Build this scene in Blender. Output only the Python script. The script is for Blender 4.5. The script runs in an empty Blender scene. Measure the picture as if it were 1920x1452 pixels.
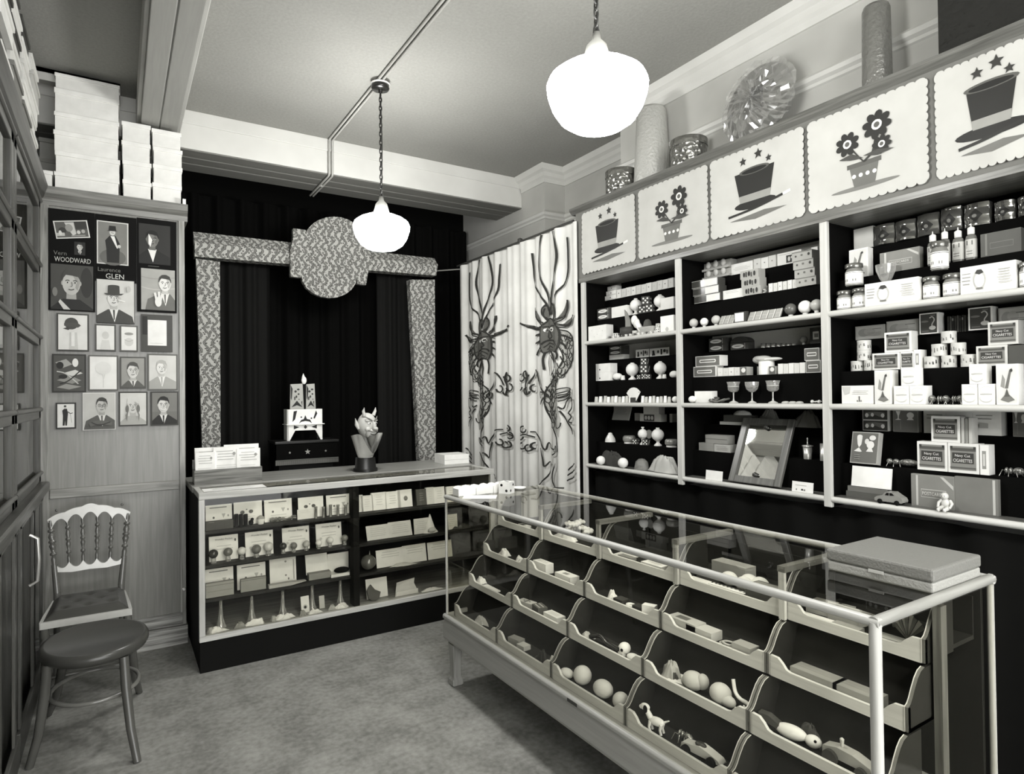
import bpy, math, random
from math import sin, cos, pi, radians, tan
from mathutils import Vector as V, Matrix
random.seed(7)
S = bpy.context.scene
COL = S.collection

# ---------------------------------------------------------------- camera
F, CX, CY, H = 1175.0, 960.0, 726.0, 1.5
yaw, pitch, roll = radians(32.2), radians(.72), radians(-.67)
fw = V((sin(yaw)*cos(pitch), cos(yaw)*cos(pitch), sin(pitch)))
r0 = V((cos(yaw), -sin(yaw), 0)); u0 = r0.cross(fw)
RT = r0*cos(roll) + u0*sin(roll); UP = -r0*sin(roll) + u0*cos(roll)
CAM = V((0, 0, H))
cd = bpy.data.cameras.new('camera'); cam = bpy.data.objects.new('camera', cd); COL.objects.link(cam)
cd.sensor_width = 36; cd.sensor_fit = 'HORIZONTAL'; cd.lens = F/1920*36; cd.clip_start = .02
M = Matrix((RT, UP, -fw)).transposed().to_4x4(); M.translation = CAM; cam.matrix_world = M
S.camera = cam

def ray(x, y): return fw + RT*((x-CX)/F) - UP*((y-CY)/F)
def on(ax, v, x, y):
    d = ray(x, y); return CAM + d*((v-CAM[ax])/d[ax])

# ---------------------------------------------------------------- light and exposure
w = bpy.data.worlds.new('world'); S.world = w; w.use_nodes = True
w.node_tree.nodes['Background'].inputs[0].default_value = (1, 1, .985, 1)
w.node_tree.nodes['Background'].inputs[1].default_value = 3.5
LAMP = 47.0          # strength of the glowing glass globes
S.view_settings.view_transform = 'Standard'; S.view_settings.look = 'None'
S.view_settings.exposure = .5; S.view_settings.gamma = 1.0
S.cycles.use_denoising = True; S.cycles.max_bounces = 10; S.cycles.transparent_max_bounces = 24
S.cycles.caustics_reflective = False; S.cycles.caustics_refractive = False
S.cycles.sample_clamp_indirect = 4.0

# ---------------------------------------------------------------- materials (sepia print greys)
def lin(c): return c/12.92 if c <= .04045 else ((c+.055)/1.055)**2.4
def tone(v):
    k = v/255.0
    return (lin(k), lin(k*.998), lin(k*(.94+.045*k)), 1)
MC = {}
def newmat(name):
    m = bpy.data.materials.new(name); m.use_nodes = True
    return m, m.node_tree, m.node_tree.nodes['Principled BSDF']
def G(v, rough=.6, spec=.3, metal=0.0, var=.03, scale=14.0):
    key = (v, rough, spec, metal, var, scale)
    if key in MC: return MC[key]
    m, nt, b = newmat('grey_%d_%d' % (v, int(rough*100)))
    b.inputs['Roughness'].default_value = rough; b.inputs['Specular IOR Level'].default_value = spec
    b.inputs['Metallic'].default_value = metal
    tc = nt.nodes.new('ShaderNodeTexCoord'); n = nt.nodes.new('ShaderNodeTexNoise'); n.inputs['Scale'].default_value = scale
    n.inputs['Detail'].default_value = 3
    r = nt.nodes.new('ShaderNodeValToRGB'); r.color_ramp.elements[0].position = .3; r.color_ramp.elements[1].position = .7
    r.color_ramp.elements[0].color = tone(v*(1-var)); r.color_ramp.elements[1].color = tone(min(255, v*(1+var)))
    nt.links.new(tc.outputs['Object'], n.inputs['Vector']); nt.links.new(n.outputs[0], r.inputs[0]); nt.links.new(r.outputs[0], b.inputs['Base Color'])
    MC[key] = m; return m
def wood(v, ax=2, rough=.35, spec=.4, c=.22, scale=1.0):
    key = ('w', v, ax, rough, c, scale)
    if key in MC: return MC[key]
    m, nt, b = newmat('wood_%d_%s' % (v, 'xyz'[ax]))
    b.inputs['Roughness'].default_value = rough; b.inputs['Specular IOR Level'].default_value = spec
    tc = nt.nodes.new('ShaderNodeTexCoord'); mp = nt.nodes.new('ShaderNodeMapping')
    sc = [26*scale]*3; sc[ax] = 1.3*scale; mp.inputs['Scale'].default_value = sc
    n = nt.nodes.new('ShaderNodeTexNoise'); n.inputs['Scale'].default_value = 2.2; n.inputs['Detail'].default_value = 6; n.inputs['Distortion'].default_value = .7
    r = nt.nodes.new('ShaderNodeValToRGB'); r.color_ramp.elements[0].position = .32; r.color_ramp.elements[1].position = .68
    r.color_ramp.elements[0].color = tone(v*(1-c)); r.color_ramp.elements[1].color = tone(min(255, v*(1+c*.6)))
    nt.links.new(tc.outputs['Object'], mp.inputs[0]); nt.links.new(mp.outputs[0], n.inputs['Vector']); nt.links.new(n.outputs[0], r.inputs[0]); nt.links.new(r.outputs[0], b.inputs['Base Color'])
    MC[key] = m; return m
def glassmat(v=255, gloss=.0, thick=.008, rough=.02):
    key = ('g', v, gloss, thick, rough)
    if key in MC: return MC[key]
    m, nt, b = newmat('clear_glass'); nt.nodes.remove(b)
    out = nt.nodes['Material Output']; t = nt.nodes.new('ShaderNodeBsdfTransparent'); gl = nt.nodes.new('ShaderNodeBsdfGlossy')
    t.inputs[0].default_value = tone(v*(1-thick)); gl.inputs['Roughness'].default_value = rough
    fr = nt.nodes.new('ShaderNodeFresnel'); fr.inputs[0].default_value = 1.45
    ad = nt.nodes.new('ShaderNodeMath'); ad.operation = 'ADD'; ad.inputs[1].default_value = gloss
    mx = nt.nodes.new('ShaderNodeMixShader'); ge = nt.nodes.new('ShaderNodeNewGeometry'); iv = nt.nodes.new('ShaderNodeMath'); iv.operation = 'SUBTRACT'; iv.inputs[0].default_value = 1
    mu = nt.nodes.new('ShaderNodeMath'); mu.operation = 'MULTIPLY'; nt.links.new(ge.outputs['Backfacing'], iv.inputs[1]); nt.links.new(ad.outputs[0], mu.inputs[0]); nt.links.new(iv.outputs[0], mu.inputs[1])
    nt.links.new(fr.outputs[0], ad.inputs[0]); nt.links.new(mu.outputs[0], mx.inputs[0]); nt.links.new(t.outputs[0], mx.inputs[1]); nt.links.new(gl.outputs[0], mx.inputs[2]); nt.links.new(mx.outputs[0], out.inputs[0])
    MC[key] = m; return m
def milky(dens, gloss, v=225):
    m, nt, b = newmat('thin_blown_glass'); nt.nodes.remove(b); L = nt.links.new
    out = nt.nodes['Material Output']; t = nt.nodes.new('ShaderNodeBsdfTransparent'); d = nt.nodes.new('ShaderNodeBsdfDiffuse'); g = nt.nodes.new('ShaderNodeBsdfGlossy')
    d.inputs[0].default_value = tone(v); g.inputs['Roughness'].default_value = .08
    lw = nt.nodes.new('ShaderNodeLayerWeight'); lw.inputs[0].default_value = .35
    md = nt.nodes.new('ShaderNodeMath'); md.operation = 'MULTIPLY_ADD'; md.inputs[1].default_value = .5; md.inputs[2].default_value = dens
    m1 = nt.nodes.new('ShaderNodeMixShader'); m2 = nt.nodes.new('ShaderNodeMixShader'); m2.inputs[0].default_value = gloss
    L(lw.outputs['Facing'], md.inputs[0]); L(md.outputs[0], m1.inputs[0]); L(t.outputs[0], m1.inputs[1]); L(d.outputs[0], m1.inputs[2]); L(m1.outputs[0], m2.inputs[1]); L(g.outputs[0], m2.inputs[2]); L(m2.outputs[0], out.inputs[0]); return m
GLASS = glassmat(); CELLO = glassmat(245, .10, .05, .08)
def bumpy(v, rough, metal, scale, strength, spec=.5, kind='noise', dist=.01):
    key = ('b', v, rough, metal, scale, strength, kind)
    if key in MC: return MC[key]
    m, nt, b = newmat('textured_%d' % v)
    b.inputs['Base Color'].default_value = tone(v); b.inputs['Roughness'].default_value = rough; b.inputs['Metallic'].default_value = metal; b.inputs['Specular IOR Level'].default_value = spec
    tc = nt.nodes.new('ShaderNodeTexCoord')
    n = nt.nodes.new('ShaderNodeTexNoise' if kind == 'noise' else 'ShaderNodeTexVoronoi'); n.inputs['Scale'].default_value = scale
    bp = nt.nodes.new('ShaderNodeBump'); bp.inputs['Strength'].default_value = strength; bp.inputs['Distance'].default_value = dist
    nt.links.new(tc.outputs['Object'], n.inputs['Vector']); nt.links.new(n.outputs[0], bp.inputs['Height']); nt.links.new(bp.outputs[0], b.inputs['Normal'])
    MC[key] = m; return m
def mottled(name, a, bv, scale, scale2, rough=.8, bump=0, spec=.2):
    m, nt, b = newmat(name); b.inputs['Roughness'].default_value = rough; b.inputs['Specular IOR Level'].default_value = spec
    tc = nt.nodes.new('ShaderNodeTexCoord'); n = nt.nodes.new('ShaderNodeTexNoise'); n.inputs['Scale'].default_value = scale; n.inputs['Detail'].default_value = 8
    n2 = nt.nodes.new('ShaderNodeTexNoise'); n2.inputs['Scale'].default_value = scale2; n2.inputs['Detail'].default_value = 4
    ad = nt.nodes.new('ShaderNodeMixRGB'); ad.inputs[0].default_value = .45
    r = nt.nodes.new('ShaderNodeValToRGB'); r.color_ramp.elements[0].position = .35; r.color_ramp.elements[1].position = .65
    r.color_ramp.elements[0].color = tone(a); r.color_ramp.elements[1].color = tone(bv)
    L = nt.links.new
    L(tc.outputs['Object'], n.inputs['Vector']); L(tc.outputs['Object'], n2.inputs['Vector']); L(n.outputs[0], ad.inputs[1]); L(n2.outputs[0], ad.inputs[2]); L(ad.outputs[0], r.inputs[0]); L(r.outputs[0], b.inputs['Base Color'])
    if bump:
        bp = nt.nodes.new('ShaderNodeBump'); bp.inputs['Strength'].default_value = bump; bp.inputs['Distance'].default_value = .004
        L(n2.outputs[0], bp.inputs['Height']); L(bp.outputs[0], b.inputs['Normal'])
    return m
def vine_mat():
    """light cloth printed with dark outlined clover leaves on winding stems"""
    m, nt, b = newmat('printed_vine_cloth'); b.inputs['Roughness'].default_value = .75; b.inputs['Specular IOR Level'].default_value = .2
    L = nt.links.new; N = nt.nodes.new
    tc = N('ShaderNodeTexCoord'); sp = N('ShaderNodeSeparateXYZ'); L(tc.outputs['Object'], sp.inputs[0])
    def mth(op, a, bb=None):
        n = N('ShaderNodeMath'); n.operation = op
        for i, q in enumerate((a, bb)):
            if q is None: continue
            if isinstance(q, (int, float)): n.inputs[i].default_value = q
            else: L(q, n.inputs[i])
        return n.outputs[0]
    z = mth('ADD', sp.outputs[2], mth('MULTIPLY', sp.outputs[1], .8)); x = sp.outputs[0]
    wv = mth('MULTIPLY', mth('SINE', mth('MULTIPLY', z, 2*pi/.105)), .017)
    t = mth('PINGPONG', mth('ADD', mth('ADD', x, wv), 50.0), .026)
    stem = mth('LESS_THAN', t, .0062); line = mth('COMPARE', t, .0072); nt.nodes[-1].inputs[2].default_value = .0014
    vo = N('ShaderNodeTexVoronoi'); vo.inputs['Scale'].default_value = 56; vo.inputs['Randomness'].default_value = .9; L(tc.outputs['Object'], vo.inputs['Vector'])
    leaf = mth('LESS_THAN', vo.outputs['Distance'], .34); rim = mth('COMPARE', vo.outputs['Distance'], .38); nt.nodes[-1].inputs[2].default_value = .05
    mid = mth('MULTIPLY', mth('MAXIMUM', stem, leaf), .62)
    dark = mth('MAXIMUM', mid, mth('MAXIMUM', line, mth('MULTIPLY', rim, mth('SUBTRACT', 1.0, stem))))
    mx = N('ShaderNodeMixRGB'); mx.inputs[1].default_value = tone(172); mx.inputs[2].default_value = tone(48)
    L(dark, mx.inputs[0]); L(mx.outputs[0], b.inputs['Base Color'])
    return m
def emit(name, strength):
    m, nt, b = newmat(name); b.inputs['Base Color'].default_value = (.9, .9, .88, 1)
    b.inputs['Emission Color'].default_value = (1, .995, .97, 1); b.inputs['Emission Strength'].default_value = strength
    return m

WHITE = G(238); CARD = G(228, .55); CREAM = G(212); LIGHT = G(190); MID = G(140); GREY = G(105); DARK = G(62); BLACK = G(20, .8, .1)
VELVET = G(13, .95, .04); INK = G(40); PALE = G(172)
OAK = wood(130, 2, .3, .5, .08); OAKX = wood(128, 0); PINE = wood(196, 1, .45, .3, .08); PINEX = wood(196, 0, .45, .3, .08); PINEZ = wood(196, 2, .45, .3, .08)
STEEL = G(205, .3, .6, .65, .02); FOIL = bumpy(215, .16, 1.0, 55, .7)

# ---------------------------------------------------------------- mesh builder
class MB:
    def __init__(s): s.v = []; s.f = []; s.m = []; s.sm = []; s.mats = []
    def mi(s, m):
        if m not in s.mats: s.mats.append(m)
        return s.mats.index(m)
    def add(s, vs, fs, m, sm=False, T=None):
        o = len(s.v); i = s.mi(m)
        s.v += [tuple(T @ V(p)) if T else tuple(p) for p in vs]
        for f in fs: s.f.append([o+k for k in f]); s.m.append(i); s.sm.append(sm)
        return s
    def box(s, x0, x1, y0, y1, z0, z1, m, T=None):
        vs = [(x, y, z) for x in (x0, x1) for y in (y0, y1) for z in (z0, z1)]
        return s.add(vs, [(0,1,3,2),(4,6,7,5),(0,4,5,1),(2,3,7,6),(0,2,6,4),(1,5,7,3)], m, False, T)
    def prism(s, pts, h0, h1, m, ax=2, T=None, sm=False):
        """polygon of 2-D points extruded along an axis: ax 2 -> (a,b,h); 1 -> (a,h,b); 0 -> (h,a,b)"""
        def p(a, b, h): return ((h, a, b), (a, h, b), (a, b, h))[ax]
        n = len(pts); vs = [p(a, b, h0) for a, b in pts] + [p(a, b, h1) for a, b in pts]
        s.add(vs, [tuple(range(n))[::-1], tuple(range(n, 2*n))], m, False, T)
        return s.add(vs, [(i, (i+1) % n, n+(i+1) % n, n+i) for i in range(n)], m, sm, T)
    def lathe(s, prof, m, n=20, c=(0,0,0), T=None, sm=True, sx=1, sy=1):
        vs = []; fs = []
        for r, z in prof:
            for k in range(n):
                a = 2*pi*k/n; vs.append((c[0]+r*cos(a)*sx, c[1]+r*sin(a)*sy, c[2]+z))
        for j in range(len(prof)-1):
            for k in range(n): fs.append((j*n+k, j*n+(k+1) % n, (j+1)*n+(k+1) % n, (j+1)*n+k))
        caps = []
        if prof[0][0] > 1e-5: caps.append(tuple(range(n))[::-1])
        if prof[-1][0] > 1e-5: caps.append(tuple(range((len(prof)-1)*n, len(prof)*n)))
        s.add(vs, fs, m, sm, T)
        if caps: s.add(vs, caps, m, False, T)
        return s
    def ball(s, c, r, m, n=16, k=10, T=None):
        r = r if isinstance(r, (tuple, list)) else (r, r, r)
        vs = []; fs = []
        for j in range(k+1):
            b = -pi/2 + pi*j/k
            for i in range(n):
                a = 2*pi*i/n; vs.append((c[0]+r[0]*cos(a)*cos(b), c[1]+r[1]*sin(a)*cos(b), c[2]+r[2]*sin(b)))
        for j in range(k):
            for i in range(n): fs.append((j*n+i, j*n+(i+1) % n, (j+1)*n+(i+1) % n, (j+1)*n+i))
        return s.add(vs, fs, m, True, T)
    def tube(s, pts, r, m, n=8, closed=False, T=None):
        P = [V(p) for p in pts]; L = len(P); rs = r if isinstance(r, (list, tuple)) else [r]*L
        vs = []; fs = []; up = None
        for i in range(L):
            a = P[(i-1) % L] if (closed or i) else P[i]; b = P[(i+1) % L] if (closed or i < L-1) else P[i]
            d = (b-a).normalized()
            if up is None: up = V((0, 0, 1)) if abs(d.z) < .9 else V((1, 0, 0))
            x = d.cross(up).normalized(); up = x.cross(d).normalized()
            for k in range(n): t = 2*pi*k/n; vs.append(P[i] + (x*cos(t)+up*sin(t))*rs[i])
        for i in range(L if closed else L-1):
            for k in range(n): fs.append((i*n+k, i*n+(k+1) % n, ((i+1) % L)*n+(k+1) % n, ((i+1) % L)*n+k))
        s.add(vs, fs, m, True, T)
        if not closed: s.add(vs, [tuple(range(n))[::-1], tuple(range((L-1)*n, L*n))], m, False, T)
        return s
    def grid(s, fn, nu, nv, m, sm=True, T=None):
        vs = [fn(i/nu, j/nv) for j in range(nv+1) for i in range(nu+1)]
        return s.add(vs, [(j*(nu+1)+i, j*(nu+1)+i+1, (j+1)*(nu+1)+i+1, (j+1)*(nu+1)+i) for j in range(nv) for i in range(nu)], m, sm, T)
    def art(s, shapes, fn, asp=1.0, k0=0, cell=None):
        """flat print: shapes in unit coordinates laid on a surface fn(u, v, layer); asp = width / height of the surface"""
        for k, q in enumerate(shapes):
            t = q[0]; lay = k0+k
            if t == 'r': pts = [(q[1], q[2]), (q[3], q[2]), (q[3], q[4]), (q[1], q[4])]; m = q[5]
            elif t == 'e':
                a0 = radians(q[6]) if len(q) > 6 else 0; pts = []; m = q[5]
                for i in range(18):
                    a = 2*pi*i/18; x = q[3]*cos(a); y = q[4]*sin(a)/1.0
                    pts.append((q[1]+(x*cos(a0)*asp-y*sin(a0))/asp, q[2]+x*asp*sin(a0)+y*cos(a0)))
            elif t == 'p': pts = q[1]; m = q[2]
            elif t == 'l':
                P = spline(q[1], 5) if len(q) < 5 else q[1]; wd = q[2]; m = q[3]; n = len(P); vs = []
                for i, (u, v) in enumerate(P):
                    a = P[max(0, i-1)]; b = P[min(n-1, i+1)]; dx = (b[0]-a[0])*asp; dy = b[1]-a[1]; l = math.hypot(dx, dy) or 1
                    ww = wd/2*(1 if isinstance(wd, float) else 1)
                    vs += [fn(u-dy/l*ww/asp, v+dx/l*ww, lay), fn(u+dy/l*ww/asp, v-dx/l*ww, lay)]
                s.add(vs, [(2*i, 2*i+1, 2*i+3, 2*i+2) for i in range(n-1)], tomat(m)); continue
            if cell: s.fill(pts, lambda u, v: fn(u, v, lay), tomat(m), cell); continue
            s.add([fn(u, v, lay) for u, v in pts], [tuple(range(len(pts)))], tomat(m))
        return s
    def fill(s, pts, fn, m, cell):
        """polygon filled with small cells so that it follows a folded surface"""
        v0 = min(p[1] for p in pts); v1 = max(p[1] for p in pts); cell = min(cell, max(v1-v0, 1e-6)/12); n = max(1, int((v1-v0)/cell))
        def cross(v):
            xs = []
            for i in range(len(pts)):
                a, b = pts[i], pts[(i+1) % len(pts)]
                if (a[1] <= v) != (b[1] <= v): xs.append(a[0]+(b[0]-a[0])*(v-a[1])/(b[1]-a[1]))
            return sorted(xs)
        for j in range(n):
            va = v0+(v1-v0)*j/n; vb = v0+(v1-v0)*(j+1)/n; e = (vb-va)*.02
            A = cross(va+e); B = cross(vb-e)
            if len(A) != len(B): A = B = cross((va+vb)/2)
            for i in range(0, len(A)-1, 2):
                k = max(1, int(max(A[i+1]-A[i], B[i+1]-B[i])/cell)); vs = []
                for q in range(k+1): vs += [fn(A[i]+(A[i+1]-A[i])*q/k, va), fn(B[i]+(B[i+1]-B[i])*q/k, vb)]
                s.add(vs, [(2*q, 2*q+1, 2*q+3, 2*q+2) for q in range(k)], m)
    def text(s, txt, fn, cx, cy, h, m, asp=1.0, k=6, wmax=None):
        vs, fs = glyphs(txt)
        x0 = min(p[0] for p in vs); x1 = max(p[0] for p in vs); y0 = min(p[1] for p in vs); y1 = max(p[1] for p in vs)
        sc = h/(y1-y0); sx = sc/asp
        if wmax: sx = min(sx, wmax/(x1-x0))
        s.add([fn(cx+(p[0]-(x0+x1)/2)*sx, cy+(p[1]-(y0+y1)/2)*sc, k) for p in vs], fs, tomat(m)); return s
    def build(s, name, parent=None, loc=(0,0,0), rz=0, bevel=0, rot=None):
        me = bpy.data.meshes.new(name); me.from_pydata(s.v, [], s.f)
        for m in s.mats: me.materials.append(m)
        me.polygons.foreach_set('material_index', s.m); me.polygons.foreach_set('use_smooth', s.sm); me.update()
        o = bpy.data.objects.new(name, me); COL.objects.link(o); o.location = loc; o.rotation_euler = rot or (0, 0, rz)
        if parent: o.parent = parent
        if bevel:
            b = o.modifiers.new('bevel', 'BEVEL'); b.width = bevel; b.segments = 2; b.limit_method = 'ANGLE'
        return o
def tomat(m): return G(m, .55) if isinstance(m, (int, float)) else m
def spline(P, k):
    if len(P) < 3: return P
    out = []
    for i in range(len(P)-1):
        a = P[max(0, i-1)]; b = P[i]; c = P[i+1]; d = P[min(len(P)-1, i+2)]
        for j in range(k):
            t = j/k
            out.append(tuple(.5*((2*b[e]) + (c[e]-a[e])*t + (2*a[e]-5*b[e]+4*c[e]-d[e])*t*t + (3*b[e]-a[e]-3*c[e]+d[e])*t**3) for e in range(len(b))))
    out.append(tuple(P[-1])); return out
GC = {}
def glyphs(t):
    if t not in GC:
        c = bpy.data.curves.new('letters', 'FONT'); c.body = t; c.resolution_u = 2
        o = bpy.data.objects.new('letters', c); me = o.to_mesh()
        GC[t] = ([tuple(v.co) for v in me.vertices], [tuple(p.vertices) for p in me.polygons])
        o.to_mesh_clear(); bpy.data.objects.remove(o); bpy.data.curves.remove(c)
    return GC[t]

# ---------------------------------------------------------------- things, parts, setting
def tag(o, label, cat, group=None, kind=None):
    o['label'] = label; o['category'] = cat
    if group: o['group'] = group
    if kind: o['kind'] = kind
    return o
def thing(name, label, cat, loc=(0,0,0), rz=0, group=None, rot=None):
    o = bpy.data.objects.new(name, None); COL.objects.link(o); o.empty_display_size = .05
    o.location = loc; o.rotation_euler = rot or (0, 0, rz); return tag(o, label, cat, group)
def struct(o): o['kind'] = 'structure'; return o
def dup(root, loc, rz, label, group=None):
    def cp(o, par):
        c = o.copy(); COL.objects.link(c)
        if par: c.parent = par
        for ch in KIDS.get(o.name, []) or [q for q in bpy.data.objects if q.parent == o]: cp(ch, c)
        return c
    r = cp(root, None); r.location = loc; r.rotation_euler = (0, 0, rz); r['label'] = label
    if group: r['group'] = group
    return r
KIDS = {}
def sweep(mb, path, prof, m):
    """profile (out, z) carried along a plan path with mitred corners; 'out' is to the left of the path"""
    n = len(path); rows = []
    for i, p in enumerate(path):
        p = V(p); d1 = (V(path[i])-V(path[i-1])).normalized() if i else None; d2 = (V(path[i+1])-p).normalized() if i < n-1 else None
        d1 = d1 or d2; d2 = d2 or d1
        n1 = V((-d1.y, d1.x)); n2 = V((-d2.y, d2.x)); b = (n1+n2).normalized(); k = 1/max(.2, b.dot(n1))
        rows.append([(p.x+b.x*o*k, p.y+b.y*o*k, z) for o, z in prof])
    vs = [q for r in rows for q in r]; c = len(prof)
    return mb.add(vs, [(i*c+j, i*c+(j+1) % c, (i+1)*c+(j+1) % c, (i+1)*c+j) for i in range(n-1) for j in range(c)], m)
# ================================================================ THE ROOM
m = MB(); m.box(-.8, 3.3, -2, 5.9, -.06, 0, mottled('worn_lino', 112, 156, 5, 38, .75, .3)); struct(m.build('floor'))
ceilm = mottled('stained_ceiling_paper', 142, 156, 1.2, 60, .9, .5)
m = MB(); m.box(-.8, 3.4, -2, 5.9, 3.4, 3.5, ceilm); struct(m.build('ceiling'))
PAINT = G(206, .5, .3, 0, .03, 3); PAINT2 = G(184, .5, .3, 0, .04, 3)
m = MB()
m.prism([(3.4, -2), (3.4, 5.9), (3.02, 5.9), (3.02, 4.25), (3.23, 4.25), (3.23, 3.14), (2.86, 3.14), (2.86, -2)], 0, 3.4, PAINT2); struct(m.build('wall_right'))
m = MB(); m.box(-.8, 3.4, 5.7, 5.85, 0, 3.4, G(14, .9, .05)); struct(m.build('wall_back'))
m = MB(); m.box(-.85, -.78, -2, 5.9, 0, 3.4, G(120)); struct(m.build('wall_left'))
SLAT_SHADE = wood(118, 0, .6, .2, .04); m = MB(); m.box(-.8, 3.02, 4.6, 5.04, 3.148, 3.4, PAINT); m.box(-.8, 3.02, 4.588, 4.6, 3.31, 3.4, PAINT)  # underside slats toned darker to paint in the shade below the beam
m.box(-.8, 3.02, 4.60, 4.73, 3.138, 3.148, SLAT_SHADE); m.box(-.8, 3.02, 4.745, 4.86, 3.138, 3.148, SLAT_SHADE); m.box(-.8, 3.02, 4.875, 5.03, 3.138, 3.148, SLAT_SHADE)
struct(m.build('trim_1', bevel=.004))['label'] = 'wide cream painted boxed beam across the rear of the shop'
SLAT_SHADE2 = wood(160, 1, .6, .2, .03); m = MB(); m.box(.125, .325, -2, 4.588, 3.19, 3.4, PAINT2)  # underside boards darker than the sides, shade put into the colour
for x in (.105, .325): m.box(x, x+.02, -2, 4.588, 3.2, 3.4, PAINT2)
m.box(.125, .222, -2, 4.588, 3.18, 3.19, SLAT_SHADE2); m.box(.228, .325, -2, 4.588, 3.18, 3.19, SLAT_SHADE2)
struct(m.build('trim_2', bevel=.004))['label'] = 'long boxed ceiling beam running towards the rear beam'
COR = [(0, 3.27), (.012, 3.27), (.018, 3.30), (.035, 3.315), (.04, 3.345), (.065, 3.36), (.075, 3.385), (.08, 3.4), (0, 3.4)]
m = MB(); sweep(m, [(3.02, 4.588), (3.02, 4.25), (3.23, 4.25), (3.23, 3.14), (2.86, 3.14), (2.86, -2)][::-1], COR, PAINT); struct(m.build('trim_3'))['label'] = 'moulded cornice along the right hand wall'
RAIL = [(0, 2.965), (.012, 2.97), (.012, 2.985), (.03, 2.995), (.034, 3.015), (.02, 3.03), (0, 3.035)]
m = MB(); sweep(m, [(3.02, 5.7), (3.02, 4.25), (3.23, 4.25), (3.23, 3.14), (2.86, 3.14), (2.86, -2)][::-1], RAIL, PAINT); struct(m.build('trim_4'))['label'] = 'moulded picture rail along the right hand wall'
m = MB(); m.box(-.8, .02, 4.86, 5.1, 0, 3.4, PAINT2)
sweep(m, [(.02, 5.1), (.02, 4.42), (-.8, 4.42)][::-1], [(0, 3.33), (.015, 3.335), (.02, 3.36), (.045, 3.375), (.05, 3.4), (0, 3.4)], PAINT); m.box(-.8, .02, 4.42, 4.86, 3.375, 3.4, PAINT)
struct(m.build('trim_5'))['label'] = 'cornice and pier behind the stacked white boxes'

# ---------------------------------------------------------------- lamps
GLOBE = emit('lit_opal_glass', LAMP)
def lamp(x, y, label):
    t = thing('pendant_lamp', label, 'lamp', (x, y, 0), 0, 'pendant globe lamps')
    m = MB(); m.lathe([(0, 3.345), (.05, 3.347), (.055, 3.356), (.05, 3.372)], G(30, .25, .5), 20); m.lathe([(.056, 3.372), (.058, 3.380)], WHITE, 20); m.lathe([(0, 3.325), (.012, 3.327), (.014, 3.346)], G(30, .3), 10); m.build('ceiling_rose', t)
    m = MB(); ch = G(38, .5, .4)
    z = 3.325; k = 0
    while z > 2.70:
        L = []; 
        for i in range(10):
            a = 2*pi*i/10; e = .008*cos(a); L.append((e if k % 2 else 0, 0 if k % 2 else e, z-.014+.019*sin(a)))
        m.tube(L, .0032, ch, 5, True); z -= .026; k += 1
    m.tube([(.004, .004, 3.33), (.006, -.004, 3.0), (.004, .004, 2.68)], .003, ch, 5)
    m.build('chain', t)
    m = MB(); m.lathe([(0, 2.70), (.012, 2.70), (.016, 2.675), (.034, 2.655), (.043, 2.62), (.048, 2.605), (.05, 2.592)], G(150, .3, .5), 20); m.tube([(-.012, 0, 2.695), (-.01, 0, 2.712), (.01, 0, 2.712), (.012, 0, 2.695)], .003, ch, 6); m.build('fitter', t)
    m = MB(); m.lathe([(.05, 2.595), (.09, 2.582), (.13, 2.565), (.158, 2.545), (.168, 2.522), (.165, 2.495), (.15, 2.45), (.125, 2.412), (.09, 2.388), (.045, 2.377), (0, 2.374)], GLOBE, 32); m.build('glass_globe', t)
    return t
lamp(1.345, 3.583, 'lit globe lamp on a chain in front of the stage, farther of the two')
lamp(1.35, 1.592, 'nearer lit opal globe lamp, hanging above the glass showcase')
lamp(1.35, -.4, 'lit globe lamp added out of view over the middle of the shop')  # unseen lamp added to light the fronts of the goods
lamp(.02, -1.1, 'lit globe lamp hanging over the shop entrance')
m = MB(); PIPE = G(168, .4)
for dx in (-.012, .012): m.tube([(1.333+dx, -2, 3.39), (1.333+dx, 4.577, 3.39), (1.333+dx, 4.577, 3.14), (1.333+dx, 4.59, 3.129), (1.333+dx, 5.12, 3.129)], .008, PIPE, 8)
m.box(1.315, 1.351, 4.83, 4.845, 3.12, 3.138, PIPE)
tag(m.build('cable_conduit'), 'thin painted conduit along the ceiling, bent down round the rear beam', 'pipe')

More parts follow.
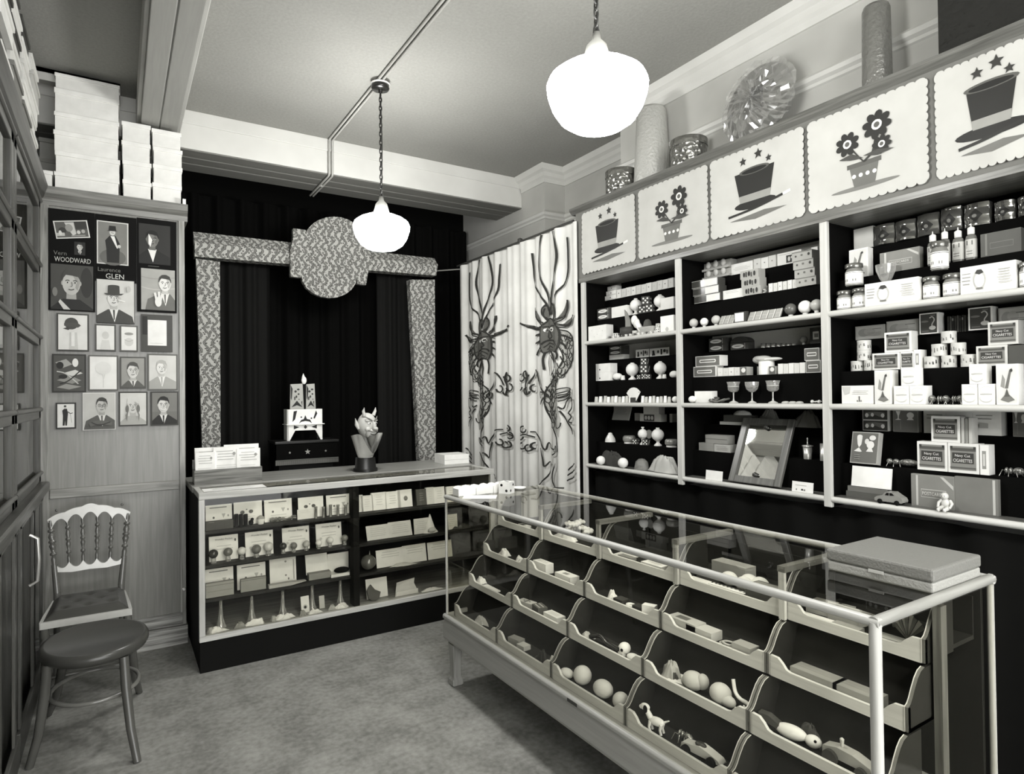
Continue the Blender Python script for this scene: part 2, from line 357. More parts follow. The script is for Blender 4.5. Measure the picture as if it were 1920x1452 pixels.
# ---------------------------------------------------------------- left hand glazed cabinet, seen edge on
t = thing('glazed_wall_cabinet', 'dark oak glazed wall cabinet along the left side of the shop', 'cabinet', (-.36, 1.2, 0))
m = MB(); m.box(-.4, -.03, 0, 3.13, 0, 1.0, wood(75)); m.box(-.4, -.37, 0, 3.13, 1.0, 2.62, G(48)); m.box(-.4, -.03, 3.10, 3.13, 1, 2.62, wood(75)); m.box(-.4, -.03, 0, .03, 1, 2.62, wood(75)); m.build('carcass', t)
m = MB(); m.prism([(-.40, 2.62), (0, 2.62), (.015, 2.64), (.03, 2.68), (.035, 2.70), (-.40, 2.70)], 0, 3.14, wood(62, 1), 1); m.build('cornice', t)
oL = wood(78); oLy = wood(80, 1)
for k, (y0, y1) in enumerate(((2.1, 3.13), (1.1, 2.08), (.05, 1.08))):
    d = thing('door', '', 'x', (0, 0, 0)); del d['label']; del d['category']; d.parent = t
    m = MB()
    for y in (y0, y1-.07): m.box(-.03, 0, y, y+.07, 1.05, 2.62, oL)
    for z in (1.05, 1.40, 1.80, 2.20, 2.56): m.box(-.03, 0, y0, y1, z, z+.05, oLy); m.tube([(0, y0, z+.05), (0, y1, z+.05)], .012, oLy, 8)
    m.build('door_frame', d, bevel=.004)
    m = MB(); m.box(-.018, -.014, y0+.06, y1-.06, 1.09, 2.57, GLASS); m.build('pane', d)
    m = MB()
    for y in (y0+.05, (y0+y1)/2, y1-.1): m.box(0, .012, y, y+.05, .1, 1.0, oL)
    m.box(0, .012, y0, y1, .95, 1.0, oLy); m.box(0, .016, y0, y1, 0, .12, oLy); m.build('lower_panel', t, bevel=.003)
m = MB(); m.tube([(.004, 2.55, .62), (.035, 2.55, .64), (.04, 2.55, .74), (.035, 2.55, .84), (.004, 2.55, .86)], .008, STEEL, 8); m.build('handle', t)
m = MB(); m.box(-.03, .04, 0, 3.13, 1.0, 1.05, oLy); m.build('ledge', t, bevel=.008)

# boxes stacked on the glazed cabinet
nb = ['lowest', 'second', 'third', 'fourth', 'fifth', 'sixth']
def carton(name, wd, dp, h, m1, m2, label, loc, group, cat='box', rz=0):
    t = thing(name, label, cat, loc, rz, group)
    m = MB(); m.box(-wd/2, wd/2, 0, dp, 0, h, m1); m.build('base', t)
    m = MB(); m.box(-wd/2-.005, wd/2+.005, -.007, dp+.004, h*.80, h+.003, m2); m.build('lid', t, bevel=.002); return t
place = ['farthest', 'second farthest', 'third farthest', 'nearest']
for c in range(4):
    y = 4.12 - c*.37
    z = 2.7006
    for k in range(6):
        h = .085+random.random()*.02
        mm = random.choice([G(215), G(190), G(120), G(70), G(225), G(85)])
        carton('cardboard_box', .30, .32, h, mm, mm, '%s box of the %s stack on the dark glazed cabinet' % (nb[k], place[c]), (-.36+random.uniform(-.02, .01), y+random.uniform(-.012, .012), z), 'boxes on the glazed cabinet', 'box', pi/2)
        z += h+.0035

# ---------------------------------------------------------------- panelled cupboard end with portraits
t = thing('panelled_cupboard', 'tall oak panelled cupboard end covered with portraits', 'cupboard', (0, 4.356, 0))
m = MB(); m.box(-.385, .345, .012, .48, .001, 2.62, OAK); m.build('body', t)
m = MB(); m.box(.322, .355, 0, .49, 0, 2.62, wood(150)); m.build('stile', t, bevel=.003)
m = MB(); m.box(-.39, -.325, 0, .03, 0, 2.62, wood(140)); m.build('stile', t, bevel=.003)
m = MB(); m.box(-.325, .322, -.006, .012, .945, 1.0, wood(145, 0)); m.build('mid_rail', t, bevel=.006)
m = MB(); m.prism([(.02, 2.60), (-.0, 2.60), (-.006, 2.63), (-.028, 2.66), (-.03, 2.70), (.49, 2.70), (.49, 2.60)], -.39, .372, wood(120, 0), 0); m.build('cap_moulding', t)
m = MB(); m.box(-.36, .362, -.018, .49, 0, .115, wood(150, 0, .5, .3, .45)); m.build('plinth', t, bevel=.003)
m = MB(); m.box(-.39, .335, -.006, .02, .115, .19, wood(150, 0, .5, .3, .45)); m.build('skirting', t, bevel=.003)
m = MB(); m.box(.345, .362, -.02, -.006, 2.70, 2.735, WHITE); m.build('paper_tab', t)
m = MB(); kp = on(1, 4.35, 345, 1105); m.ball((kp.x, -.008, kp.z), .011, WHITE, 12, 8); m.build('knob', t)

def ZZ(y, x, py): p = on(1, y, x, py); return p.x, p.z
def stack(xl, xr, ys, lab, yfront, dp, grp):
    """boxes from the bottom up; ys = pixel heights of the joints, bottom first"""
    X0 = ZZ(yfront, xl, ys[0])[0]; X1 = ZZ(yfront, xr, ys[0])[0]; zs = [ZZ(yfront, (xl+xr)/2, q)[1] for q in ys]
    z = 2.7006
    for k in range(len(zs)-1):
        h = zs[k+1]-zs[k] if k else zs[1]-2.70
        j = random.uniform(-.004, .004)
        carton('white_box', X1-X0-.008, dp, h-.004, G(226), G(232), '%s white box of the %s' % (['lowest', 'second lowest', 'third lowest', 'fourth lowest', 'fifth lowest', 'topmost'][k] if k < len(zs)-2 else 'topmost', lab), ((X0+X1)/2+j, yfront, z), 'white boxes on the oak cupboard'); z += h-.0008
stack(102, 224, [355, 330, 291, 253, 219, 175, 147], 'wide stack above the portraits', 4.37, .2, '')
stack(229, 283, [365, 340, 303, 267, 231], 'middle stack above the portraits', 4.37, .2, '')
stack(286, 341, [375, 346, 311, 278, 245], 'right hand stack above the portraits', 4.37, .2, '')
stack(76, 100, [350, 320], 'short stack beside the dark cabinet', 4.37, .2, '')
for k in range(3): carton('dark_box', .12, .22, .115, G(150), G(140), '%s grey box behind the wide white stack, at the left' % nb[k], (-.325, 4.60, 2.7006+k*.1195), 'grey boxes behind the white stack')

# ---------------------------------------------------------------- stage at the rear
m = MB()
def drape(u, v): x = -.3+u*3.25; return (x, 5.5+.03*sin(x*34)+.015*sin(x*71), .02+v*3.1)
m.grid(drape, 260, 2, VELVET); tag(m.build('black_backdrop'), 'black velvet backdrop hanging behind the stage', 'curtain')
m = MB(); m.box(.365, 2.5, 5.05, 5.44, 0, .86, G(20, .9)); tag(m.build('stage_platform'), 'black draped stage platform behind the counter', 'stage')
def leg_drape(name, x0, x1, lab):
    m = MB(); m.grid(lambda u, v: (x0+u*(x1-x0), 5.20+.022*sin(u*16)+.008*sin(u*41), .87+v*1.7), 60, 2, G(21, .85, .12)); tag(m.build(name), lab, 'curtain')
leg_drape('stage_curtain', .62, 1.02, 'folded dark velvet stage curtain drawn to the left')
leg_drape('stage_curtain', 1.90, 2.32, 'folded dark velvet stage curtain drawn to the right')
t = thing('stage_proscenium', 'puppet stage front covered in clover patterned cloth, with a round crest', 'stage front', (0, 4.95, 0)); VINE = vine_mat(); YP = 4.95
def P2(*q): return [ZZ(YP, x, y) for x, y in q]
a = P2((368, 484), (413, 490), (414, 845), (381, 842)); m = MB(); m.prism([a[0], a[1], (a[2][0], .15), (a[3][0]+.02, .15)], .02, .09, VINE, 1); m.build('side_column', t)
a = P2((770, 524), (817, 524), (818, 866), (790, 866)); m = MB(); m.prism([a[0], a[1], (a[2][0], .15), (a[3][0]+.03, .15)], .02, .09, VINE, 1); m.build('side_column', t)
a = P2((365, 456), (365, 482), (543, 494), (684, 512), (818, 516), (819, 506), (820, 487)); m = MB()
b0 = P2((365, 455), (365, 481), (818, 517), (821, 497)); m.prism([b0[0], b0[1], b0[2], b0[3]], 0, .1, VINE, 1)
c0 = P2((364, 431), (820, 482))
m.add([(b0[0][0], 0, b0[0][1]), (b0[3][0], 0, b0[3][1]), (c0[1][0], .06, c0[1][1]), (c0[0][0], .06, c0[0][1])], [(0, 1, 2, 3)], VINE); m.add([(b0[0][0], .1, b0[0][1]), (b0[3][0], .1, b0[3][1]), (c0[1][0], .062, c0[1][1]), (c0[0][0], .062, c0[0][1])], [(3, 2, 1, 0)], VINE)
m.build('lintel', t)
pts = P2((548, 430), (572, 433))
for k in range(13):
    a = pi - pi*k/12; pts += P2((624+55*cos(a), 452-44*sin(a)))
pts += P2((690, 470), (690, 500), (684, 536), (668, 534))
for k in range(11):
    a = pi*k/10; pts += P2((615+52*cos(a), 518+42*sin(a)+2*cos(a)))
pts += P2((562, 522), (543, 520), (543, 470), (548, 448))
m = MB(); m.prism(pts, -.03, .015, VINE, 1); m.build('crest', t)
m = MB(); pa = on(1, 4.96, 820, 508); pb = V((2.6, 4.9, 2.62)); m.tube([pa, pb], .006, G(120), 6); tag(m.build('curtain_rod'), 'thin rod from the stage front to the dragon curtains', 'rod')

# magician's table on the stage with the standing trick
t = thing('conjuring_table', 'small black conjuring table with stars and a fringed drape', 'table', (1.21, 4.83, 0)); BL = G(22, .7)
m = MB(); m.box(-.235, .235, -.02, .24, 1.155, 1.175, G(26, .35)); m.build('tabletop', t, bevel=.003)
m = MB(); m.box(-.225, .225, -.012, .23, 1.02, 1.155, VELVET)
def fstar(u, v, r): return [(u+r*cos(pi/2+k*pi/5)*(1 if k % 2 == 0 else .42), v+r*sin(pi/2+k*pi/5)*(1 if k % 2 == 0 else .42)) for k in range(10)]
for u, r in ((-.13, .010), (.0, .022), (.135, .010)): m.art([('p', fstar(u, 1.09, r), 150)], lambda a, b, l: (a, -.0135, b))
m.build('drape', t)
m = MB(); FR = G(120, .7)
for k in range(90):
    x = -.23+.46*k/89; m.box(x-.0016, x+.0016, -.0165, -.0135, 1.0, 1.036, FR)
m.box(-.232, .232, -.0165, -.0125, 1.03, 1.038, FR); m.build('fringe', t)
m = MB(); m.box(-.2, .2, .02, .2, 0, 1.02, G(18, .9)); m.build('base', t)
t = thing('magic_cabinet', 'white painted folding trick box with black ornaments, standing on the black table', 'trick', (1.205, 4.86, 1.175))
m = MB(); fr = lambda u, v, l: (u, -.0006-.0004*l, v)
m.prism([(-.115, .0), (-.075, .075), (.075, .075), (.115, 0), (.125, 0), (.125, .235), (-.125, .235), (-.125, 0)], 0, .012, WHITE, 1)
m.art([('p', [(-.085, .22), (-.06, .225), (-.075, .16), (-.095, .14)], 30), ('p', [(.07, .16), (.06, .165), (.08, .225), (.09, .2)], 30), ('p', [(-.05, .125), (-.03, .155), (-.012, .16), (0, .19), (.012, .16), (.035, .155), (.05, .125), (.03, .14), (0, .145), (-.03, .14)], 30), ('e', -.03, .175, .006, .006, 30), ('e', .045, .165, .006, .006, 30), ('p', [(-.085, .115), (-.045, .1), (-.085, .085)], 30), ('p', [(.085, .115), (.045, .1), (.085, .085)], 30), ('p', [(-.014, .1), (0, .115), (.014, .1), (0, .085)], 30)], fr)
m.build('front_panel', t)
m = MB(); m.box(-.14, .14, -.02, .13, .118, .123, WHITE); m.build('shelf', t)
for sx in (-1, 1): m = MB(); m.box(sx*.125-.006, sx*.125+.006, .012, .12, 0, .235, G(215)); m.build('side_panel', t)
for x0, x1 in ((-.1, .002), (.018, .092)):
    m = MB(); m.prism([(x0, .235), (x1, .235), (x1-.008, .43), (x0+.004, .425)], .05, .062, PALE, 1); c = (x0+x1)/2; f2 = lambda u, v, l: (u, .0494-.0004*l, v)
    m.art([('p', [(x0+.006, .42), (x0+.02, .39), (x0+.012, .3), (x0+.006, .32)], 30), ('p', [(x0+.01, .25), (c, .3), (x1-.01, .25), (c, .265)], 30), ('e', c-.01, .37, .009, .009, 50), ('e', c+.012, .35, .007, .007, 50), ('e', c+.01, .385, .01, .007, 50), ('e', c-.004, .33, .006, .01, 50), ('r', c-.02, .305, c-.012, .33, 30), ('e', c+.015, .31, .004, .004, 30), ('p', [(x1-.02, .29), (x1-.012, .3), (x1-.014, .26)], 30)], f2); m.build('upright_card', t)
m = MB(); m.box(.0, .02, .055, .06, .235, .42, BLACK); m.ball((.006, .056, .455), (.02, .012, .03), WHITE, 12, 8); m.lathe([(.014, 0), (0, .035)], WHITE, 10, (.002, .056, .475)); m.build('white_plume', t)
# ---------------------------------------------------------------- rear glass counter
t = thing('glass_counter', 'long glazed counter with wooden top and black plinth, in front of the stage', 'counter', (0, 0, 0))
PL = wood(190, 0, .4, .3, .1); PLZ = wood(190, 2, .4, .3, .1); x0, x1, yf, yb = .372, 2.24, 3.805, 4.62
m = MB(); m.box(x0+.005, x1-.005, yf+.012, yb-.02, 0, .17, BLACK); m.build('plinth', t)
m = MB(); m.box(x0, x1, yf, yf+.03, .17, .20, PL); m.box(x0+.03, x1-.03, yf+.03, yb-.02, .17, .185, wood(150, 0)); m.build('bottom_rail', t, bevel=.003)
m = MB(); m.box(x0, x1, yf, yf+.03, .945, .982, PL); m.build('top_rail', t, bevel=.003)
for x in (x0, x1-.03): m = MB(); m.box(x, x+.03, yf, yf+.03, .20, .945, PLZ); m.build('post', t, bevel=.003)
m = MB(); m.box(1.235, 1.272, yf+.02, yf+.1, .2, .945, BLACK); m.build('middle_divider', t)
m = MB(); m.box(x0, x1, yb-.03, yb-.02, .17, .95, BLACK); m.build('back_panel', t)
m = MB(); m.box(x0, x0+.012, yf+.03, yb-.03, .185, .95, BLACK); m.box(x1-.012, x1, yf+.03, yb-.03, .185, .95, G(60)); m.build('side_panel', t)
CS = (.185, .375, .565, .755)
for z in CS[1:]: m = MB(); m.box(x0+.012, x1-.012, 3.885, yb-.03, z-.016, z, G(28, .6)); m.build('shelf', t)
m = MB(); m.box(x0, x1, yf+.03, yf+.285, .972, .979, GLASS); m.build('top_glass', t)
m = MB(); m.box(x0+.03, x1-.03, yf+.008, yf+.013, .2, .945, GLASS); m.build('front_glass', t)
m = MB(); m.box(x0-.006, x1+.01, yf+.285, yb, .95, .985, wood(150, 0, .3, .4, .15)); m.box(x0, x0+.03, yf+.03, yf+.285, .95, .982, PL); m.box(x1-.03, x1, yf+.03, yf+.285, .95, .982, PL); m.build('wooden_top', t, bevel=.003)

# ---------------------------------------------------------------- glass showcase with the bins
XF, XB, YN, YL = 1.452, 2.06, .765, 2.985
t = thing('glass_showcase', 'long glass topped showcase on short legs, filled with stepped wooden bins', 'showcase', (0, 0, 0)); SC = t
BW = wood(160, 1, .35, .4, .05); BX = wood(150, 0, .35, .4, .14); BZ = wood(150, 2, .35, .4, .14)
m = MB(); prof = [(XB+.01, .215), (XF+.015, .215), (XF-.004, .225), (XF-.010, .24), (XF-.010, .315), (XF-.004, .322), (XF-.004, .332), (XF-.012, .336), (XF-.012, .35), (XF-.004, .357), (XB+.01, .357)]
m.prism(prof, YN-.01, YL+.01, BW, 1); m.build('base', t, bevel=.003)
m = MB(); m.box(XF-.0125, XF-.0085, 1.86, 1.92, .336, .349, G(60, .3)); m.build('lock_plate', t)
for x in (XF+.03, XB-.05):
    for y in (YL-.05, YN+.05):
        m = MB(); m.lathe([(.032, 0), (.042, .006), (.042, .03), (.030, .045), (.032, .12), (.038, .18), (.042, .2145)], BZ, 4, (x, y, 0), Matrix.Translation((x, y, 0)) @ Matrix.Rotation(pi/4, 4, 'Z') @ Matrix.Translation((-x, -y, 0)), sm=False); m.build('leg', t, bevel=.003)
PO = wood(184, 2, .35, .4, .08); RY = wood(180, 1, .35, .4, .08); RX = wood(150, 0, .35, .4, .08)
for x, y, r in ((XF+.006, YL-.008, .007), (XF+.008, YN+.012, .0135), (XB-.008, YL-.008, .007), (XB-.005, YN+.012, .009)):
    m = MB(); m.tube([(x, y, .356), (x, y, .972)], r, PO, 10); m.build('post', t)
for nm, a, b, r, mm in (('top_rail', (XF+.008, YN, .972), (XF+.008, YL, .968), .012, RY), ('top_rail', (XB-.008, YN, .972), (XB-.008, YL, .968), .012, RY), ('top_rail', (XF, YN+.012, .972), (XB, YN+.012, .972), .014, RX), ('top_rail', (XF, YL-.008, .968), (XB, YL-.008, .968), .009, RX)):
    m = MB(); m.tube([a, b], r, mm, 10); m.build(nm, t)
m = MB(); m.box(XF+.012, XB-.01, YN+.01, YL-.008, .974, .980, GLASS); m.build('top_glass', t)
m = MB(); m.box(XF+.002, XF+.006, YN+.02, YL-.012, .356, .962, GLASS); m.build('front_glass', t)
m = MB(); m.box(XF+.012, XB-.01, YN+.002, YN+.006, .356, .96, GLASS); m.build('end_glass', t)
m = MB(); m.box(XF+.012, XB-.01, YL-.012, YL-.008, .356, .96, GLASS); m.build('end_glass', t)
m = MB(); m.box(1.76, 1.79, YN+.008, YN+.028, .356, .95, wood(110)); m.box(2.04, 2.055, YN+.03, YL-.03, .356, .95, G(38, .8)); m.build('bin_rack', t)
BY = [2.93, 2.50, 2.07, 1.635, 1.20, .80]
BXR = [1.475, 1.56, 1.65, 1.74]; BZR = [.358, .505, .652, .80]
LIN = G(46, .9, .1); BWD = wood(215, 1, .5, .25, .06); BSD = G(222, .55, .25); BIN = G(112, .6)
row_n = ['lowest row', 'second row up', 'third row up', 'top row']; col_n = ['first', 'second', 'third', 'fourth', 'fifth']
for r in range(4):
    for c in range(5):
        wd = BY[c]-BY[c+1]-.002; h = .142; dp = .088 if r < 3 else .09
        b = thing('display_bin', '%s bin from the stage end, in the %s of the showcase' % (col_n[c], row_n[r]), 'bin', (BXR[r], BY[c]-.001, BZR[r]), 0, 'stepped bins in the showcase')
        m = MB(); m.box(0, .01, -wd, 0, 0, .030, BWD)
        m.prism([(-wd, .03), (-wd, .062), (-wd+.035, .060), (-wd+.05, .048), (-wd+.062, .034), (-wd+.075, .03)], 0, .01, BWD, 0)
        m.prism([(0, .03), (0, .062), (-.035, .060), (-.05, .048), (-.062, .034), (-.075, .03)], 0, .01, BWD, 0); m.build('front_lip', b)
        S_ = [(0, .062), (.012, .068), (.022, .08), (.034, .10), (.05, .122), (.066, .136), (.085, .142)]
        for y in (-.010, -wd):
            m = MB(); inn = y if y > -wd else y+.0075
            sp = [(.0, .0)] + S_ + [(.15, .142), (.15, 0)]
            m.prism(sp, y, y+.010, LIN, 1)
            for (xa, za), (xb, zb) in zip([(0, .001)]+S_, S_): m.add([(xa-.001, y+e, za+.0012) for e in (0, .010)]+[(xb-.001, y+e, zb+.0012) for e in (.010, 0)], [(0, 1, 2, 3)], BIN); m.add([(xa-.0016, inn+e, za+.0018) for e in (0, .0025)]+[(xb-.0016, inn+e, zb+.0018) for e in (.0025, 0)], [(0, 1, 2, 3)], BSD)
            m.build('side_panel', b)
        m = MB()
        if r < 3: m.add([(.01, -.008, .012), (.01, -wd+.008, .012), (.10, -wd+.008, .016), (.10, -.008, .016), (.148, -wd+.008, .142), (.148, -.008, .142)], [(0, 1, 2, 3), (3, 2, 4, 5)], LIN); m.box(.01, .148, -wd, 0, 0, .01, LIN)
        else: m.box(.01, .29, -wd+.008, -.008, 0, .012, LIN); m.box(.285, .29, -wd+.008, -.008, .012, .12, LIN)
        m.build('lining', b)
for c in range(1, 5):
    m = MB(); m.box(1.724, 1.7355, BY[c]-.011, BY[c]+.009, .80, .945, wood(190, 2)); m.box(1.724, 2.035, BY[c]-.014, BY[c]+.012, .945, .963, wood(120, 0))
    m.build('partition_rail', SC)

# ---------------------------------------------------------------- bookcase on the right
t = thing('display_shelving', 'tall open shelving of three bays along the right wall with stepped black shelves', 'shelves', (0, 0, 0)); SH = t
XS = 2.6; LV = [1.045, 1.445, 1.845]; TIERX = [XS+.012, XS+.09, XS+.18]; DV = [3.236, 2.41, 1.572, .735]
EDG = wood(200, 1, .5, .2, .06); EDZ = wood(200, 2, .5, .2, .06)
m = MB(); m.box(XS+.262, XS+.266, DV[3], DV[0], .1, 2.72, G(26, .9, .05)); m.build('back_panel', t) if False else None
m = MB(); m.box(2.845, 2.858, DV[3], DV[0]-.1, 1.0, 2.27, VELVET); m.build('back_panel', t)
for k, y in enumerate(DV):
    m = MB(); m.box(XS+.012, 2.845, y-.008, y+.008, 1.0, 2.25, VELVET); m.build('divider_lining', t)
    m = MB(); m.box(XS-.006, XS+.014, y-.017, y+.017, 1.0 if k else .55, 2.25, EDZ); m.build('divider_edge', t, bevel=.002)
for b in range(3):
    ya, yb_ = DV[b+1]+.017, DV[b]-.017
    for l, z in enumerate(LV):
        m = MB(); m.box(XS+.012, 2.845, ya-.009, yb_+.009, z-.024, z, wood(105, 1)); m.build('shelf', t)
        m = MB(); m.tube([(XS+.004, ya, z-.012), (XS+.004, yb_, z-.012)], .013, EDG, 10); m.build('shelf_edge', t)
        m = MB(); m.box(XS+.09, 2.845, ya-.008, yb_+.008, z, z+.14, VELVET); m.box(XS+.18, 2.845, ya-.008, yb_+.008, z+.14, z+.28, VELVET); m.build('stepped_riser', t)
m = MB(); m.box(2.836, 2.845, DV[2]+.02, DV[1]-.03, 1.73, 1.815, bumpy(180, .8, 0, 90, .2)); m.build('pale_lining', t)
m = MB(); m.box(2.836, 2.845, DV[2]+.02, DV[1]-.03, 2.13, 2.22, PALE); m.build('pale_lining', t)
m = MB(); m.box(2.836, 2.845, DV[1]+.02, DV[0]-.13, 1.73, 1.83, PALE); m.build('pale_lining', t)
m = MB(); m.box(XS-.012, 2.845, DV[3]-.02, DV[0]+.03, 2.235, 2.26, wood(120, 1)); m.build('top_board', t)
FASC = G(112, .7)
m = MB(); m.box(XS-.006, XS+.012, DV[3]-.02, DV[0]+.06, 2.26, 2.71, FASC); m.build('fascia', t)
m = MB(); m.prism([(XS-.006, 2.70), (XS-.03, 2.725), (XS-.03, 2.74), (2.855, 2.74), (2.855, 2.715), (XS+.02, 2.70)], DV[3]-.02, DV[0]+.10, wood(105, 1), 1); m.build('top_ledge', t)
m = MB(); m.grid(lambda u, v: (XS+.05+.012*sin(u*70)+.006*sin(u*163), -1.4+u*(DV[0]-.03+1.4), .02+v*.975), 340, 1, G(20, .95, .05)); tag(m.build('black_drape'), 'black cloth hanging below the right hand shelving down to the floor', 'cloth')  # carried on unseen past the shelving to darken the end glass reflection

# cloth banners on the fascia: the printed figures are replaced by plain flower pots and top hats
def flower_pot(f):
    out = [('e', .5, .12, .3, .025, 120), ('p', [(.37, .36), (.63, .36), (.59, .13), (.41, .13)], 105), ('r', .35, .34, .65, .39, 90)]
    for i in range(4): out.append(('e', .41+.06*i, .25, .018, .022, 225))
    for cx, cy, r in ((.36, .62, .13), (.62, .72, .15), (.66, .5, .1)):
        out.append(('l', [(.5, .38), ((.5+cx)/2+.02, .46), (cx, cy)], .016, 60))
        for k in range(8): a = 2*pi*k/8+cx; out.append(('e', cx+r*.66*cos(a)*f, cy+r*.66*sin(a), r*.36*f, r*.27, 45, math.degrees(a)))
        out.append(('e', cx, cy, r*.36*f, r*.36, 225)); out.append(('e', cx, cy, r*.2*f, r*.2, 90))
    out += [('p', [(.5, .42), (.4, .5), (.28, .47), (.4, .43)], 70), ('p', [(.5, .44), (.62, .4), (.76, .42), (.62, .46)], 70)]
    return out
def top_hat(f):
    out = [('p', [(.2, .14), (.5, .1), (.84, .16), (.6, .19)], 110), ('e', .5, .3, .3*f, .06, 40), ('p', [(.34, .32), (.28, .72), (.72, .72), (.66, .32)], 42), ('e', .5, .72, .22*f, .045, 90), ('e', .5, .715, .18*f, .03, 35), ('p', [(.335, .34), (.325, .43), (.675, .43), (.665, .34)], 150), ('l', [(.2, .2), (.5, .24), (.86, .32)], .03, 45), ('l', [(.8, .305), (.88, .325)], .034, 230)]
    for cx, cy, r in ((.38, .86, .06), (.55, .9, .07), (.66, .8, .05)): out.append(('p', [(cx+r*f*cos(pi/2+k*pi/5)*(1 if k % 2 == 0 else .42), cy+r*sin(pi/2+k*pi/5)*(1 if k % 2 == 0 else .42)) for k in range(10)], 55))
    return out
BN = [(1093, 1192, 'hat'), (1200, 1330, 'pot'), (1336, 1512, 'hat'), (1519, 1747, 'pot'), (1757, 1990, 'hat')]
bl = ['leftmost cloth banner with a printed top hat, beside the dragon curtain', 'small cloth banner printed with a flower pot, second from the dragon curtain', 'middle cloth banner printed with a black top hat and stars', 'large cloth banner printed with a flower pot, over the right bay', 'shaded top hat cloth banner at the right edge of the photo']
CLOTH = G(192, .8, .1, 0, .03, 6)
for k, (xa, xb, kind) in enumerate(BN):
    y1 = on(0, XS, xa, 440).y; y0 = max(on(0, XS, xb, 240).y, .75); y1 -= .012; y0 += .012; zt, zb = 2.676, 2.292; W_, H_ = y1-y0, zt-zb
    def wav(u, v): return XS-.014-.003*sin(u*5+k)-.002*sin(v*5+u*3+k)
    ft = lambda u, v, l: (wav(u, v)-(.0012+.00013*l if l >= 0 else 0), y1-u*W_, zb+v*H_)
    n = 36
    t = thing('cloth_banner', bl[k], 'banner', (0, 0, 0), 0, 'printed cloth banners')
    m = MB(); m.grid(lambda u, v: ft(u, v, -1), n, 14, CLOTH)
    for side in range(4):
        cnt = 13 if side % 2 == 0 else 12
        for i in range(cnt):
            u0_ = (i+.5)/cnt; r = .5/cnt; P_ = []
            for q in range(7):
                a = pi*q/6
                if side == 0: P_.append((u0_+r*cos(a), -.03*sin(a)))
                elif side == 1: P_.append((1+.018*sin(a), u0_+r*cos(a)))
                elif side == 2: P_.append((u0_+r*cos(a), 1+.022*sin(a)))
                else: P_.append((-.018*sin(a), u0_+r*cos(a)))
            m.add([ft(u, v, -1) for u, v in P_], [tuple(range(7))], CLOTH)
    m.build('cloth', t)
    f = H_/W_
    m = MB(); m.art(top_hat(f) if kind == 'hat' else flower_pot(f), ft, W_/H_, 0, .03); m.build('printed_motif', t)

